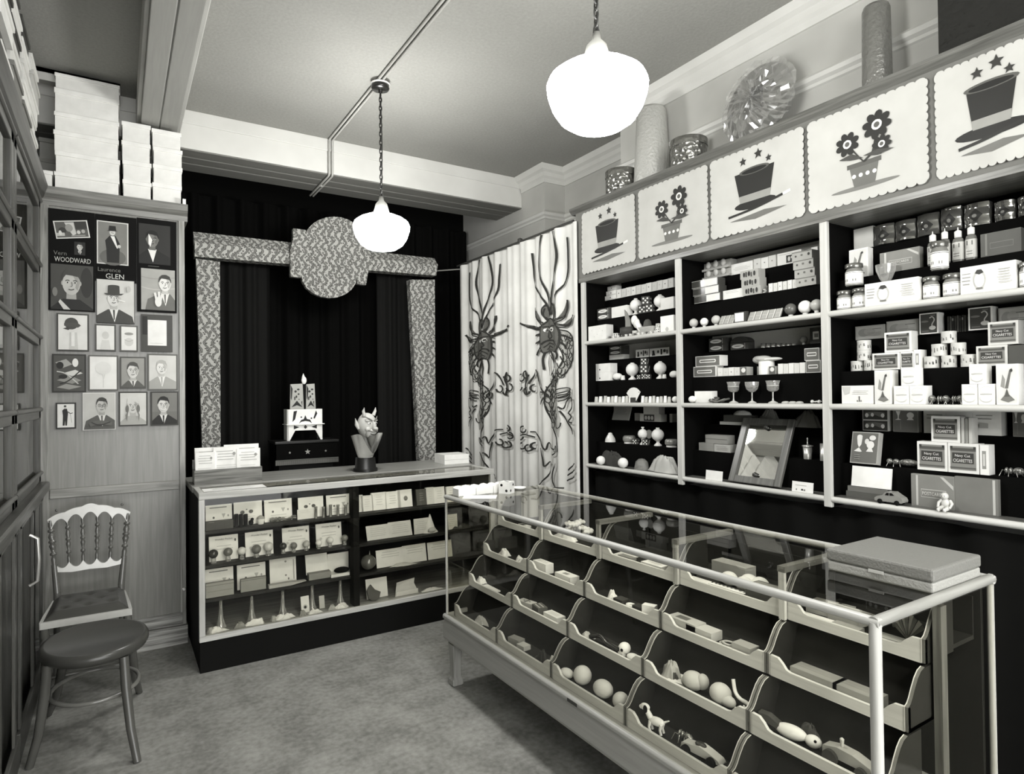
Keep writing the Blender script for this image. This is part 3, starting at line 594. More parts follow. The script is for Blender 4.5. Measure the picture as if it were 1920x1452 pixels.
# ---------------------------------------------------------------- dragon curtains
def fold(y): return 2.585-.012*sin(y*31)-.006*sin(y*67+1)-.006*sin(y*13)
CUR = G(212, .85, .1, 0, .05, 4)
YS = 3.965; INKC = G(52, .85, .1); HEADC = G(96, .85, .1); SCALEC = G(165, .85, .1)
def zp(x, y): return on(0, 2.6, 840+x/2.593, 400+y/2.593)
hy, hl = zp(628, 500).y, zp(95, 555).y; ty, tl = zp(370, 545).y, zp(315, 553).y; kx = (hl-tl)/(ty-hy)
def dragon(mb, left):
    def f(u, v, l):
        p = zp(u, v); y = p.y; z = p.z
        if left: y = tl+(ty-p.y)*kx
        y = min(max(y, YS+.008), 4.90) if left else min(max(y, 3.28), YS-.008)
        return (fold(y)-.004-.00011*l, y, z)
    A = []
    def L(w, *pts, m=INKC): A.append(('l', list(pts), float(w), m))
    # body
    A.append(('p', [(560, 570), (600, 585), (618, 650), (605, 740), (560, 810), (520, 850), (480, 905), (490, 960), (520, 1030), (545, 1100), (552, 1160), (500, 1180), (470, 1120), (440, 1065), (420, 1060), (480, 1000), (500, 900), (520, 830), (565, 760), (575, 680), (560, 640)][:0] or [(560, 570), (600, 585), (618, 650), (600, 745), (545, 825), (545, 900), (565, 1000), (560, 1090), (520, 1040), (490, 960), (482, 900), (492, 850), (545, 780), (572, 710), (560, 650)], SCALEC))
    L(6, (560, 568), (600, 585), (617, 650), (600, 745), (545, 825), (548, 900)); L(6, (560, 650), (570, 710), (545, 780), (495, 840), (483, 900), (492, 970), (525, 1050), (548, 1110), (552, 1160))
    for i in range(26):
        t = i/25; q = spline([(585, 600), (595, 660), (580, 740), (530, 815), (510, 880), (515, 950), (540, 1030)], 5)
        c = q[int(t*(len(q)-1))]
        for s in (-1, 1): cx = c[0]+s*(16 if i % 2 else 5); A.append(('l', [(cx-11, c[1]-12), (cx-6, c[1]+8), (cx+2, c[1]+15), (cx+9, c[1]+6), (cx+11, c[1]-12)], 3.5, INKC))
    # feelers, horns and whiskers
    L(7, (505, 505), (480, 425), (428, 345), (418, 260), (413, 195)); L(7, (508, 500), (490, 390), (457, 280), (460, 180), (472, 108)); L(8, (513, 495), (520, 385), (550, 240), (545, 150), (525, 88)); L(7, (520, 490), (545, 400), (590, 310), (594, 200), (590, 118))
    for a in ([(490, 545), (445, 560), (400, 550), (370, 536)], [(478, 535), (448, 515), (434, 490), (432, 460)], [(497, 520), (478, 495), (476, 470), (488, 445)], [(528, 520), (540, 490), (536, 460), (520, 438)], [(540, 525), (575, 500), (593, 465), (592, 422)], [(545, 540), (590, 545), (612, 525), (628, 495)]):
        A.append(('p', a+[(a[0][0]+4, a[0][1]+18), ][:1], HEADC)); L(9, *a); L(5, (a[0][0]+2, a[0][1]+16), ((a[1][0]*2+a[2][0])/3+2, (a[1][1]*2+a[2][1])/3+10), a[3])
    for a in ([(475, 585), (450, 592), (437, 598)], [(472, 615), (452, 628), (436, 636)], [(475, 640), (455, 670), (446, 692)], [(490, 665), (480, 710), (484, 762)], [(520, 675), (535, 715), (542, 752)], [(545, 655), (556, 690), (552, 712)], [(552, 620), (575, 640), (582, 660)], [(555, 590), (590, 600), (612, 612)]): L(8, *a)
    A.append(('p', [(466, 575), (478, 545), (512, 512), (548, 545), (562, 580), (560, 640), (545, 675), (512, 668), (482, 680), (466, 640)], HEADC))
    L(7, (466, 575), (478, 545), (512, 512), (548, 545), (562, 580), (560, 640), (545, 675), (512, 662), (482, 680), (466, 640), (466, 575))
    A += [('e', 492, 570, 12, 10, 225), ('e', 522, 566, 12, 10, 225), ('e', 494, 571, 5, 6, INKC), ('e', 520, 567, 5, 6, INKC)]
    L(6, (478, 556), (495, 552), (507, 560)); L(6, (540, 550), (522, 548), (509, 560)); L(6, (506, 570), (496, 600), (508, 610), (524, 602), (512, 572)); L(8, (474, 640), (490, 622), (512, 618), (540, 624), (552, 650)); L(5, (482, 655), (498, 636), (514, 632), (536, 640)); L(5, (492, 664), (512, 646), (530, 656))
    # beard
    L(5, (505, 680), (500, 730), (508, 790)); L(5, (515, 690), (540, 740), (520, 790))
    # arm and claws towards the split
    L(6, (490, 880), (462, 830), (442, 762), (420, 800), (410, 830)); L(6, (470, 900), (468, 870), (492, 880), (480, 905), (470, 930))
    for c in ((398, 785), (380, 800), (372, 845), (402, 865), (425, 850)): A.append(('l', [(c[0]+11*cos(2*pi*k/9)*(1 if k < 9 else .9), c[1]+17*sin(2*pi*k/9)) for k in range(8)], 6.0, INKC))
    L(7, (398, 765), (405, 800), (398, 840), (404, 880))
    # wing and outer claw
    for k in range(3): L(5, (548, 862+k*20), (575+k*5, 850+k*18), (606, 852+k*14), (596, 875+k*12), (560, 885+k*15))
    L(6, (560, 940), (575, 950), (590, 915), (612, 898), (616, 940), (600, 970)); L(6, (598, 970), (612, 990), (600, 1012), (618, 1020)); L(6, (565, 960), (585, 1000), (612, 1045), (622, 1075))
    # lower leg, claw and tail
    L(6, (415, 1062), (445, 1070), (470, 1110), (490, 1150), (500, 1115), (520, 1140), (535, 1150)); L(6, (535, 1150), (552, 1130), (548, 1160), (525, 1175))
    for c in ((388, 1050), (376, 1085), (384, 1130), (410, 1140), (430, 1130)): A.append(('l', [(c[0]+13*cos(2*pi*k/9), c[1]+15*sin(2*pi*k/9)) for k in range(8)], 7.0, INKC))
    A.append(('l', [(365, 1085), (395, 1075), (430, 1090)], 6.0, INKC))
    L(6, (470, 1140), (482, 1190), (488, 1230), (505, 1208), (520, 1225), (490, 1290), (448, 1330)); L(6, (548, 1215), (530, 1255), (528, 1300), (545, 1335)); L(6, (520, 1335), (550, 1332), (580, 1335))
    for k in range(3): L(7, (600-4*k, 1250+k*25), (612, 1235+k*28), (640, 1215+k*32))
    mb.art(A, f, 1.0, 0, 6.0)
for nm, ya, yb_, left, lab in (('curtain', 3.27, YS-.004, False, 'pale curtain painted with a dragon, the right one beside the shelving'), ('curtain', YS+.004, 4.93, True, 'pale curtain painted with a dragon, the left one next to the stage')):
    t = thing('dragon_curtain', lab, 'curtain', (0, 0, 0), 0, 'dragon curtains')
    zt = 2.648
    m = MB(); m.grid(lambda u, v: (fold(ya+u*(yb_-ya)), ya+u*(yb_-ya), .04+v*(zt-.04)), 180, 2, CUR); m.build('cloth', t)
    m = MB(); dragon(m, left); m.build('painted_dragon', t)
m = MB(); m.tube([(2.585, 3.31, 2.66), (2.585, 5.0, 2.66)], .009, G(60), 8); m.lathe([(0, -.011), (.02, -.009), (.02, .02), (0, .03)], G(60), 8, (2.585, YS, 2.66)); tag(m.build('curtain_pole'), 'thin dark pole carrying the dragon curtains', 'pole')
m = MB(); m.box(2.72, 2.74, 3.3, 5.2, 0, 2.6, G(34)); struct(m.build('wall_alcove'))

# ---------------------------------------------------------------- things on top of the shelving
EMB = bumpy(135, .25, .8, 42, .8, kind='vor'); EMB2 = bumpy(150, .2, .85, 36, .8, kind='vor'); ZT = 2.7408
CELLO2 = milky(.05, .3)
def drum(x, xl, xr, ytop, lab):
    yl, yr = on(0, x, xl, ytop).y, on(0, x, xr, ytop).y; r = min((yl-yr)/2*.86, .10); y = (yl+yr)/2; h = on(0, x, (xl+xr)/2, ytop).z-ZT-.0
    t = thing('round_tin', lab, 'tin', (x, y, ZT), 0, 'embossed round tins on the shelving')
    m = MB(); m.lathe([(r*.97, 0), (r, .004), (r, h*.74)], EMB, 32); m.build('body', t)
    m = MB(); m.lathe([(r*1.03, h*.74), (r*1.03, h-.004), (r*1.0, h), (0, h)], EMB2, 32); m.build('lid', t)
drum(2.70, 1138, 1194, 322, 'small embossed round tin at the dragon curtain end of the shelf top')
drum(2.70, 1257, 1328, 264, 'larger embossed round tin beside the pale tapering tube')
def column(x, xl, xr, ytop, tp, mat, lab, name='glitter_tube'):
    yl, yr = on(0, x, xl, ytop+110).y, on(0, x, xr, ytop+110).y; r = (yl-yr)/2*.86; y = (yl+yr)/2; h = min(on(0, x, (xl+xr)/2, ytop).z, 3.36)-ZT
    m = MB(); m.lathe([(r*.97, 0), (r, .006), (r*tp, h-.02), (r*tp*.9, h-.004), (r*tp*.7, h), (0, h)], mat, 28); tag(m.build(name, None, (x, y, ZT)), lab, 'tube')
column(2.75, 1194, 1253, 203, .78, bumpy(178, .5, .2, 60, .6), 'tall pale tapering tube with a glittering skin, behind the second banner')
column(2.75, 1614, 1676, 10, .92, bumpy(120, .28, .3, 50, .7), 'tall dark glittering column on the shelving, right of the wrapped disc')
x = 2.74; p = on(0, x, 1425, 200); R_ = (on(0, x, 1345, 200).y-on(0, x, 1506, 200).y)/2*.86; zc = ZT+R_+.003
t = thing('wrapped_disc', 'large round tray wrapped in crinkled cellophane, leaning on the wall', 'tray', (x, p.y, zc), 0)
Tm = Matrix.Rotation(-pi/2+.12, 4, 'Y')
m = MB(); m.lathe([(0, 0), (R_*.86, 0), (R_*.9, .012), (R_*.86, .02), (0, .02)], G(120, .3), 40, T=Tm); m.build('tray', t)
m = MB(); n_ = 64; vs = []
for j in range(9):
    for k in range(n_):
        a = 2*pi*k/n_; rr = R_*j/8*(1+(.02*sin(9*a)+.015*sin(23*a) if j == 8 else 0)); z = .05*(1-(j/8)**3)*(1+.25*sin(a*7+j))+.006*sin(k*1.9+j*2.3)+.005*sin(k*.7-j*3.1)
        vs.append(Tm @ V((rr*cos(a), rr*sin(a), z+.022)))
m.add(vs, [(j*n_+k, j*n_+(k+1) % n_, (j+1)*n_+(k+1) % n_, (j+1)*n_+k) for j in range(8) for k in range(n_)], CELLO2, False); m.build('cellophane', t)
m = MB(); m.box(-.03, .0, -.05, .0, -.02, .07, BLACK, Matrix.Translation((-.015, .02, 0))); m.box(-.03, 0, -.09, -.02, -.04, -.02, BLACK, Matrix.Translation((-.015, .05, 0))); m.build('dark_fitting', t)
x = 2.70; ya = on(0, x, 1770, 100).y; m = MB(); hh = .44
tag(m.box(-.07, .09, -.16, .16, 0, hh, bumpy(32, .15, .2, 30, .6)).build('wrapped_carton', None, (x, ya-.17, ZT), bevel=.004), 'dark shiny wrapped carton at the far right end of the shelf top', 'box')

# ---------------------------------------------------------------- chair and stool
CH = G(96, .18, .7); CH_GLINT = G(200, .2, .8)  # crest, rails and seat frame painted pale to stand for polish highlights
def turned(mb, p, q, r, pat, m, n=10):
    p = V(p); q = V(q); d = q-p; L_ = d.length; T = Matrix.Translation(p) @ d.to_track_quat('Z', 'X').to_matrix().to_4x4()
    mb.lathe([(r*a, L_*b) for b, a in pat], m, n, T=T)
BEAD = [(0, .9), (.12, 1), (.2, .6), (.22, 1.3), (.26, 1.3), (.28, .6), (.36, 1), (.42, 1.35), (.48, .8), (.5, 1.4), (.53, 1.4), (.55, .8), (.62, 1.3), (.68, 1.0), (.72, .6), (.74, 1.3), (.78, 1.3), (.8, .6), (.88, 1), (1, .85)]
t = thing('spindle_chair', 'dark polished chair with a scalloped spindle back and buttoned seat, against the oak cupboard', 'chair', (-.13, 3.95, 0))
def bk(x, z): return (x, .19+(z-.47)*.10, z)     # the back leans
for sx in (-1, 1):
    m = MB(); m.tube([bk(sx*.145, .47), bk(sx*.15, .53), bk(sx*.158, .62)], [.017, .016, .014], CH, 10); turned(m, bk(sx*.158, .62), bk(sx*.178, .855), .0125, BEAD, CH); m.build('back_post', t)
m = MB(); top = []
for i in range(41):
    x = -.19+.38*i/40; top.append((x, .86+.05*(1-(x/.19)**2)+.006*abs(sin((x+.19)/.38*pi*5))+.012*math.exp(-(x/.05)**2)))
bot = []
for i in range(41):
    x = .172-.344*i/40; g = ((x+.172)/.344*5) % 1; bot.append((x, .835+.048*(1-(x/.19)**2)-.035*abs(2*g-1)**2.2))
pl = top+bot; m.prism(pl, -.009, .009, CH_GLINT, 1, Matrix.Translation((0, .19-.047, 0)) @ Matrix(((1, 0, 0, 0), (0, 1, .10, 0), (0, 0, 1, 0), (0, 0, 0, 1))))
m.ball(bk(-.15, .905), .008, CH, 8, 6); m.ball(bk(.15, .905), .008, CH, 8, 6); m.build('crest_rail', t, bevel=.003)
m = MB(); up_ = []
for i in range(41):
    x = -.155+.31*i/40; g = ((x+.155)/.31*5) % 1; up_.append((x, .598+.03*abs(2*g-1)**2.2))
lo = [(.155, .582), (.08, .572), (0, .576), (-.08, .572), (-.155, .582)]
m.prism(up_+lo, -.008, .008, CH_GLINT, 1, Matrix.Translation((0, .19-.047, 0)) @ Matrix(((1, 0, 0, 0), (0, 1, .10, 0), (0, 0, 1, 0), (0, 0, 0, 1)))); m.build('lower_rail', t, bevel=.002)
for i in (1, 2, 3, 4):
    a = -.155+.31*i/5; b = -.172+.344*i/5; m = MB(); turned(m, bk(a, .618), bk(b, .868), .0085, BEAD, CH); m.build('spindle', t)
def seatpoly(g=0): return [(-.19-g, -.21-g), (.19+g, -.21-g), (.185+g, -.1), (.165+g, .17), (.15, .20+g), (-.15, .20+g), (-.165-g, .17), (-.185-g, -.1)]
m = MB(); m.prism(seatpoly(), .405, .437, CH_GLINT); m.build('seat_frame', t, bevel=.006)
m = MB()
def cush(u, v):
    x = -.175+.35*u; y = -.195+.385*v; x *= 1-.1*v; e = min(u, 1-u, v, 1-v); h = .030*min(1, e*9)
    d = min(math.hypot((u-a)*.35, (v-b)*.385) for a, b in ((.2, .25), (.5, .25), (.8, .25), (.35, .5), (.65, .5), (.2, .75), (.5, .75), (.8, .75)))
    return (x, y, .437+h-.012*math.exp(-(d/.02)**2)*min(1, e*9))
m.grid(cush, 36, 36, G(70, .3, .5)); m.build('buttoned_seat', t)
for sx in (-1, 1):
    m = MB(); turned(m, (sx*.17, -.19, 0), (sx*.17, -.19, .406), .017, [(0, .6), (.1, .8), (.3, 1), (.5, .9), (.7, .7), (.74, 1.2), (.78, .7), (.82, 1.2), (.86, .7), (.9, 1.2), (1, 1)], CH); m.build('leg', t)
    m = MB(); m.tube([(sx*.155, .25, 0), (sx*.148, .20, .25), (sx*.145, .185, .41), (sx*.145, .19, .47)], [.012, .015, .016, .017], CH, 10); m.build('leg', t)
for z in (.16,): m = MB(); m.tube([(-.165, -.185, z), (.165, -.185, z)], .009, CH, 8); m.build('stretcher', t); m = MB(); m.tube([(-.15, .21, z), (.15, .21, z)], .009, CH, 8); m.build('stretcher', t)

t = thing('bentwood_stool', 'round bentwood stool in front of the spindle chair', 'stool', (-.085, 3.365, 0))
ST = G(80, .25, .5); rx, ry = .205, .25
m = MB(); m.lathe([(.0, .443), (.88, .443), (.90, .446), (.93, .446), (.97, .442), (1, .43), (1, .415), (.96, .40), (.0, .40)], G(64, .3, .5), 48, sx=rx, sy=ry); m.build('seat', t)
for ax_, ay, bx, by in ((.105, -.20, .15, -.325), (-.165, -.12, -.225, -.13), (.135, .17, .175, .385), (-.12, .19, -.2, .36)):
    m = MB(); m.tube([(ax_, ay, .402), (ax_+(bx-ax_)*.15, ay+(by-ay)*.15, .28), (ax_+(bx-ax_)*.5, ay+(by-ay)*.5, .12), (bx, by, 0)], [.018, .019, .017, .015], ST, 12); m.build('leg', t)
m = MB(); m.tube([(.165*cos(2*pi*k/40), .19*sin(2*pi*k/40)-.01, .235) for k in range(40)], .0095, G(110, .2, .6), 8, True); m.build('ring_stretcher', t)
# ================================================================ STOCK ON THE RIGHT HAND SHELVES
# helper: a face rectangle measured in the shelf plane is turned into a place on the shelf, snapped to the step it stands on
ZC = [0, 0, 1.0]
def zc(ox, oy, s): ZC[:] = [ox, oy, s]
def pix(x, y): return ZC[0]+x/ZC[2], ZC[1]+y/ZC[2]
LAST = {}
def at(lv, tier, xl, xr, yt, base=None, dx=0.0):
    """level, tier, left/right/top in the current measuring frame -> (location, width, height) for the shelf frame (x right, y away, z up)"""
    X = TIERX[tier]+dx; z = LV[lv]+.14*tier+.0007 if base is None else base
    a = pix(xl, yt); b = pix(xr, yt); c = pix((xl+xr)/2, yt)
    ya = on(0, X, *a).y; yb = on(0, X, *b).y; zt = on(0, X, *c).z
    return V((X, (ya+yb)/2, z)), ya-yb, max(.01, zt-z)
RS = -pi/2
FR = lambda w, h, y0=0: (lambda u, v, l: (-w/2+u*w, y0-.0008-.0004*l, v*h))
def ptag(o, lab, cat, grp): return tag(o, lab, cat, grp)
def pbox(name, lab, cat, P, dp=.06, m=CARD, art=None, side=None, grp=None, txt=None, tilt=0, rz=RS, dz=0):
    """a printed box standing on a step"""
    loc, w, h = P
    b = MB(); b.box(-w/2, w/2, 0, dp, 0, h, m)
    f = FR(w, h)
    if art: b.art(art, f, w/h)
    if side: b.art(side, lambda u, v, l: (w/2+.0008+.0004*l, u*dp, v*h), dp/h)
    for q in txt or []: b.text(q[0], f, q[1], q[2], q[3]*1.0/1, q[4], w/h, 12, q[5] if len(q) > 5 else None)
    return ptag(b.build(name, None, loc+V((0, 0, dp*abs(sin(tilt)))), rot=(tilt, 0, rz)), lab, cat, grp)
def lines(x0, x1, y0, y1, n, m=150, seed=1):
    R = random.Random(seed); out = []
    for i in range(n):
        y = y1-(y1-y0)*(i+.5)/n; hgt = (y1-y0)/n*.24; a = x0+R.random()*.12*(x1-x0); b = x1-R.random()*.2*(x1-x0); out.append(('r', a, y-hgt/2, b, y+hgt/2, m))
    return out
FRAME = lambda e, a, b, c: [('r', 0, 0, 1, 1, a), ('r', e, e, 1-e, 1-e, b)] + ([('r', 2*e, 2*e, 1-2*e, 1-2*e, c)] if c else [])
OVAL = [('r', .02, .04, .98, .96, 70), ('e', .42, .5, .34, .3, 225), ('e', .42, .5, .2, .06, 120), ('r', .8, .1, .83, .9, 180)]
SLOT = [('r', .03, .05, .97, .95, 110), ('p', [(.16, .5), (.19, .66), (.81, .66), (.84, .5), (.81, .34), (.19, .34)], 228), ('p', [(.2, .5), (.22, .57), (.78, .57), (.8, .5), (.78, .43), (.22, .43)], 110)]
SPOT = [('r', .04, .03, .96, .97, 95), ('e', .5, .6, .33, .28, 228)]
def cig(name, lab, P, dp=.05, sides=1, base=230):
    """cigarette packet: white edge, grey panel, dark label"""
    loc, w, h = P; b = MB(); b.box(-w/2, w/2, 0, dp, 0, h, base); f = FR(w, h)
    b.mats = []; b.v = []; b.f = []; b.m = []; b.sm = []; b.box(-w/2, w/2, 0, dp, 0, h, G(base, .5))
    b.art([('r', .08, .1, .92, .9, 135), ('r', .08, .74, .92, .84, 85), ('r', .08, .8, .16, .9, 60), ('r', .84, .8, .92, .9, 60), ('r', .15, .33, .85, .68, 62), ('r', .08, .16, .92, .2, 95)], f, w/h)
    b.text('Navy Cut', f, .5, .575, .11, 232, w/h, 10, .5); b.text('CIGARETTES', f, .5, .42, .11, 232, w/h, 10, .62)
    return ptag(b.build(name, None, loc, 0, .001, rot=(0, 0, RS)), lab, 'packet', 'cigarette packets')
def vase(P, lab):
    loc, w, h = P; t = thing('ball_vase', lab, 'magic prop', loc, RS, 'white ball vases'); r = w/2; zb = h*.60
    m = MB(); m.lathe([(r*.62, 0), (r*.62, .006), (r*.3, .016), (r*.22, h*.2), (r*.4, zb-r*.88), (r*.7, zb-r*.7)], CARD, 16, (0, r, 0)); m.build('stand', t)
    m = MB(); m.ball((0, r, zb), r, WHITE); m.build('ball', t)
    m = MB(); m.lathe([(r*.26, zb+r*.93), (r*.16, zb+r*1.05), (r*.16, h-.008), (r*.3, h-.006), (r*.3, h), (0, h)], WHITE, 12, (0, r, 0)); m.build('knob', t)
def die(name, lab, c, s, body, pip, rz, nums=(5, 2, 3), grp='dice', cat='die'):
    P_ = {1: [(.5, .5)], 2: [(.27, .27), (.73, .73)], 3: [(.25, .25), (.5, .5), (.75, .75)], 4: [(.27, .27), (.73, .73), (.27, .73), (.73, .27)], 5: [(.25, .25), (.75, .75), (.25, .75), (.75, .25), (.5, .5)], 6: [(.27, .22), (.27, .5), (.27, .78), (.73, .22), (.73, .5), (.73, .78)]}
    m = MB(); m.box(-s/2, s/2, -s/2, s/2, 0, s, tomat(body)); e = s/2+.0005
    for u, v in P_[nums[0]]: m.art([('e', u, v, .115, .115, pip)], lambda a, b, l: (-s/2+a*s, -e, b*s))
    for u, v in P_[nums[1]]: m.art([('e', u, v, .115, .115, pip)], lambda a, b, l: (-e, -s/2+a*s, b*s))
    for u, v in P_[nums[2]]: m.art([('e', u, v, .115, .115, pip)], lambda a, b, l: (-s/2+a*s, -s/2+b*s, s+.0005))
    for u, v in P_[nums[1]]: m.art([('e', u, v, .115, .115, pip)], lambda a, b, l: (e, -s/2+a*s, b*s))
    return tag(m.build(name, None, c, rz), lab, cat, grp)
def dieP(lab, P, rz=.0, body=60, pip=230, nums=(5, 2, 3)):
    loc, w, h = P; s = min(w, .085); return die('die', lab, loc+V((s*.55, 0, 0)), s, body, pip, RS+rz, nums)
def jar(P, lab, grp='labelled jars'):
    loc, w, h = P; t = thing('glass_jar', lab, 'jar', loc, RS, grp); r = w/2; c = (0, r, 0)
    m = MB(); m.lathe([(r*.9, 0), (r*.96, .006), (r*.96, h*.66), (r*.8, h*.76), (r*.8, h*.8)], G(120, .12, .6), 20, c); m.build('body', t)
    m = MB(); m.lathe([(r*.985, h*.06), (r*.985, h*.62)], WHITE, 24, c); m.lathe([(r*.99, h*.08), (r*.99, h*.1)], DARK, 24, c); m.lathe([(r*.99, h*.57), (r*.99, h*.59)], DARK, 24, c)
    for k in (-1, 1): m.add([(c[0]+r*1.0*sin(k*.5+q*.22), c[1]-r*1.0*cos(k*.5+q*.22), h*(.2+.1*p)) for q, p in ((-1, 0), (1, 0), (1, 1), (-1, 1))], [(0, 1, 2, 3)], MID)
    m.build('label', t)
    m = MB(); m.lathe([(r*.98, h*.8), (r*1.0, h*.82), (r*1.0, h*.97), (r*.9, h), (0, h)], G(120, .2, .6, .6), 24, c); m.build('lid', t)
def tin(P, lab, grp='small picture tins', r=None):
    loc, w, h = P; r = r or w/2; c = (0, r, 0); m = MB()
    m.lathe([(r, 0), (r*1.02, .003), (r, .006), (r, h-.006), (r*1.02, h-.003), (r, h), (0, h)], G(205, .3, .4), 24, c)
    R = random.Random(int(P[0].y*977))
    for k in range(7):
        a = -1.3+k*.42+R.random()*.2; b = .12+R.random()*.15; z0 = h*(.2+.3*R.random()); z1 = z0+h*(.15+.25*R.random())
        m.add([(c[0]+r*1.01*sin(a), c[1]-r*1.01*cos(a), z0), (c[0]+r*1.01*sin(a+b), c[1]-r*1.01*cos(a+b), z0), (c[0]+r*1.01*sin(a+b*.7), c[1]-r*1.01*cos(a+b*.7), z1), (c[0]+r*1.01*sin(a), c[1]-r*1.01*cos(a), z1)], [(0, 1, 2, 3)], G(R.choice((70, 110, 140))))
    return tag(m.build('picture_tin', None, loc, RS), lab, 'tin', grp)
def ballcup(P, lab, mat, grp):
    loc, w, h = P; r = min(w/2, h/2-.004, .042); t = thing('ball_on_cup', lab, 'ball', loc, RS, grp)
    m = MB(); m.lathe([(r*.42, 0), (r*.36, .01), (r*.48, h-2*r+.006), (r*.5, h-2*r+.012)], CARD, 14, (0, r, 0)); m.build('cup', t)
    m = MB(); m.ball((0, r, h-r), r, mat); m.build('ball', t)
def cup(P, lab, grp, m1=CARD, k=.8, dy=0):
    loc, w, h = P; r = w/2; m = MB(); m.lathe([(r, 0), (r*k, h), (r*k*.85, h), (r*.8, .004), (0, .004)], m1, 14, (0, r+dy, 0)); return tag(m.build('small_cup', None, loc, RS), lab, 'cup', grp)
def heap(name, lab, P, m1, dp=.12, seed=1, cat='cloth', sharp=2.0, rz=RS):
    loc, w, h = P; R = random.Random(seed); B = [(R.uniform(.1, .9), R.uniform(.15, .85), R.uniform(.1, .28), R.uniform(.4, 1)) for _ in range(9)]
    def f(u, v):
        a = 2*pi*u; o = 1+.16*sin(3*a+seed)+.09*sin(7*a+seed*2)+.05*sin(13*a+seed); o = o/1.22*v
        x = .5+.5*o*cos(a); y = .5+.5*o*sin(a); z = sum(k*math.exp(-((x-p)**2+(y-q)**2)/(r*r)) for p, q, r, k in B)
        z = min(1, z*.7)*(1-v**3.2)*(.72+.28*abs(sin(a*4+seed+v*4+x*5)))+.22*abs(sin(a*5.5+seed+v*3))*v*(1-v)*2
        return (-w/2+x*w, y*dp, .0015+z*h*.95)
    m = MB(); m.grid(f, 48, 12, m1); return tag(m.build(name, None, loc, rz), lab, cat)
def packs(n, P, dp, name, lab, cat, grp, ms, art=None, lean=0):
    """a row of n upright packets sharing one face width"""
    loc, w, h = P; d = w/n
    words_ = ['first', 'second', 'third', 'fourth', 'fifth', 'sixth', 'seventh', 'eighth', 'ninth', 'tenth', 'eleventh', 'twelfth', 'thirteenth', 'fourteenth']
    for i in range(n):
        q = V((loc.x, loc.y+w/2-d*(i+.5), loc.z)); mm = ms[i % len(ms)]
        pbox(name, lab % words_[i], cat, (q, d-.0025, h*(1-.03*(i % 2))), dp, mm, art(i) if art else None, None, grp)

# ---- left bay, top shelf
zc(1080, 400, 4.84)
P = at(2, 2, 262, 350, 705); z0 = P[0].z
for k, nm in enumerate(('lower', 'middle', 'upper')):
    Q = at(2, 2, 262+k*12, 362, 700, z0+k*.03); pbox('long_box', '%s of three striped long boxes at the back of the left bay top shelf' % nm, 'box', (Q[0], Q[1], .029), .05, CARD, [('e', .5, .5, .04, .18, 60), ('r', 0, .1, 1, .16, 150)], None, 'striped long boxes')
packs(11, at(2, 2, 364, 884, 640), .05, 'card_packet', '%s white packet from the left, back row of the left bay top shelf', 'packet', 'white packets in the left bay', [G(225), G(205), G(214)], lambda i: [('r', .1, .1, .16, .9, 150), ('e', .55, .55, .12, .06, 110 if i % 3 == 0 else 190)])
P = at(2, 1, 192, 315, 925); pbox('oval_box', 'lower dark box with a white oval, left bay top shelf', 'box', (P[0], P[1], .036), .06, DARK, OVAL, None, 'oval labelled boxes')
pbox('oval_box', 'upper dark box with a white oval, left bay top shelf', 'box', (P[0]+V((0, 0, .0365)), P[1], .036), .06, DARK, OVAL, None, 'oval labelled boxes')
pbox('white_carton', 'white carton left of the ball vase on the left bay top shelf', 'box', at(2, 1, 322, 460, 845), .05)
vase(at(2, 1, 465, 540, 770), 'white ball vase behind the plume, left bay top shelf')
P = at(2, 1, 566, 640, 830); s = .05
for i, (dy, dz, lab) in enumerate(((-.03, 0, 'lower left'), (.03, 0, 'lower right'), (0, .051, 'top'))): die('die', '%s die of the dark dice pyramid on the left bay top shelf' % lab, P[0]+V((.035, -dy, dz)), s, 62, 230, RS+.5, (5, 4, 1))
vase(at(2, 1, 680, 762, 735), 'white ball vase right of the dark dice, left bay top shelf')
pbox('white_carton', 'white carton at the right end of the left bay top shelf, middle row', 'box', at(2, 1, 766, 884, 765), .05)
pbox('speckled_box', 'white speckled box at the left front of the left bay top shelf', 'box', at(2, 0, 112, 272, 1020), .06, CARD, [('e', .2, .7, .012, .02, 120), ('e', .5, .4, .012, .02, 120), ('e', .8, .6, .012, .02, 120), ('e', .35, .25, .012, .02, 120), ('e', .65, .8, .012, .02, 120)])
P = at(2, 0, 372, 482, 1010); t = thing('leaf_ornament', 'dark basket with a pointed leaf on the left bay top shelf', 'ornament', P[0], RS); w_ = P[1]
m = MB(); m.lathe([(w_*.34, 0), (w_*.5, .03), (w_*.48, .06), (0, .058)], DARK, 14, (0, .03, 0), sy=.55); m.build('basket', t); m = MB(); m.prism([(-.012, .058), (.035, .058), (.03, .1), (.0, .15), (-.02, .17), (-.012, .1)], .03, .038, MID, 1); m.build('leaf', t)
P = at(2, 0, 478, 600, 900); t = thing('feather_plume', 'white feather plume leaning across the left bay top shelf', 'feather', P[0], RS)
m = MB(); m.tube(spline([(.05, .01, .006), (.03, .015, .03), (-.005, .02, .07), (-.028, .02, .105)], 4), [.006+.012*sin(pi*k/12) for k in range(13)], WHITE, 8); m.ball((-.03, .02, .095), (.024, .016, .03), WHITE); m.ball((-.012, .02, .075), (.024, .016, .03), G(226)); m.build('plume', t)
m = MB(); m.lathe([(.02, 0), (.022, .03), (.0, .03)], LIGHT, 10, (-.02, .02, 0)); m.build('foot', t)
P = at(2, 0, 560, 690, 980); pbox('grey_box', 'grey flat box under the dark bell on the left bay top shelf', 'box', (P[0], P[1], .045), .06, PALE, lines(.1, .9, .2, .8, 3))
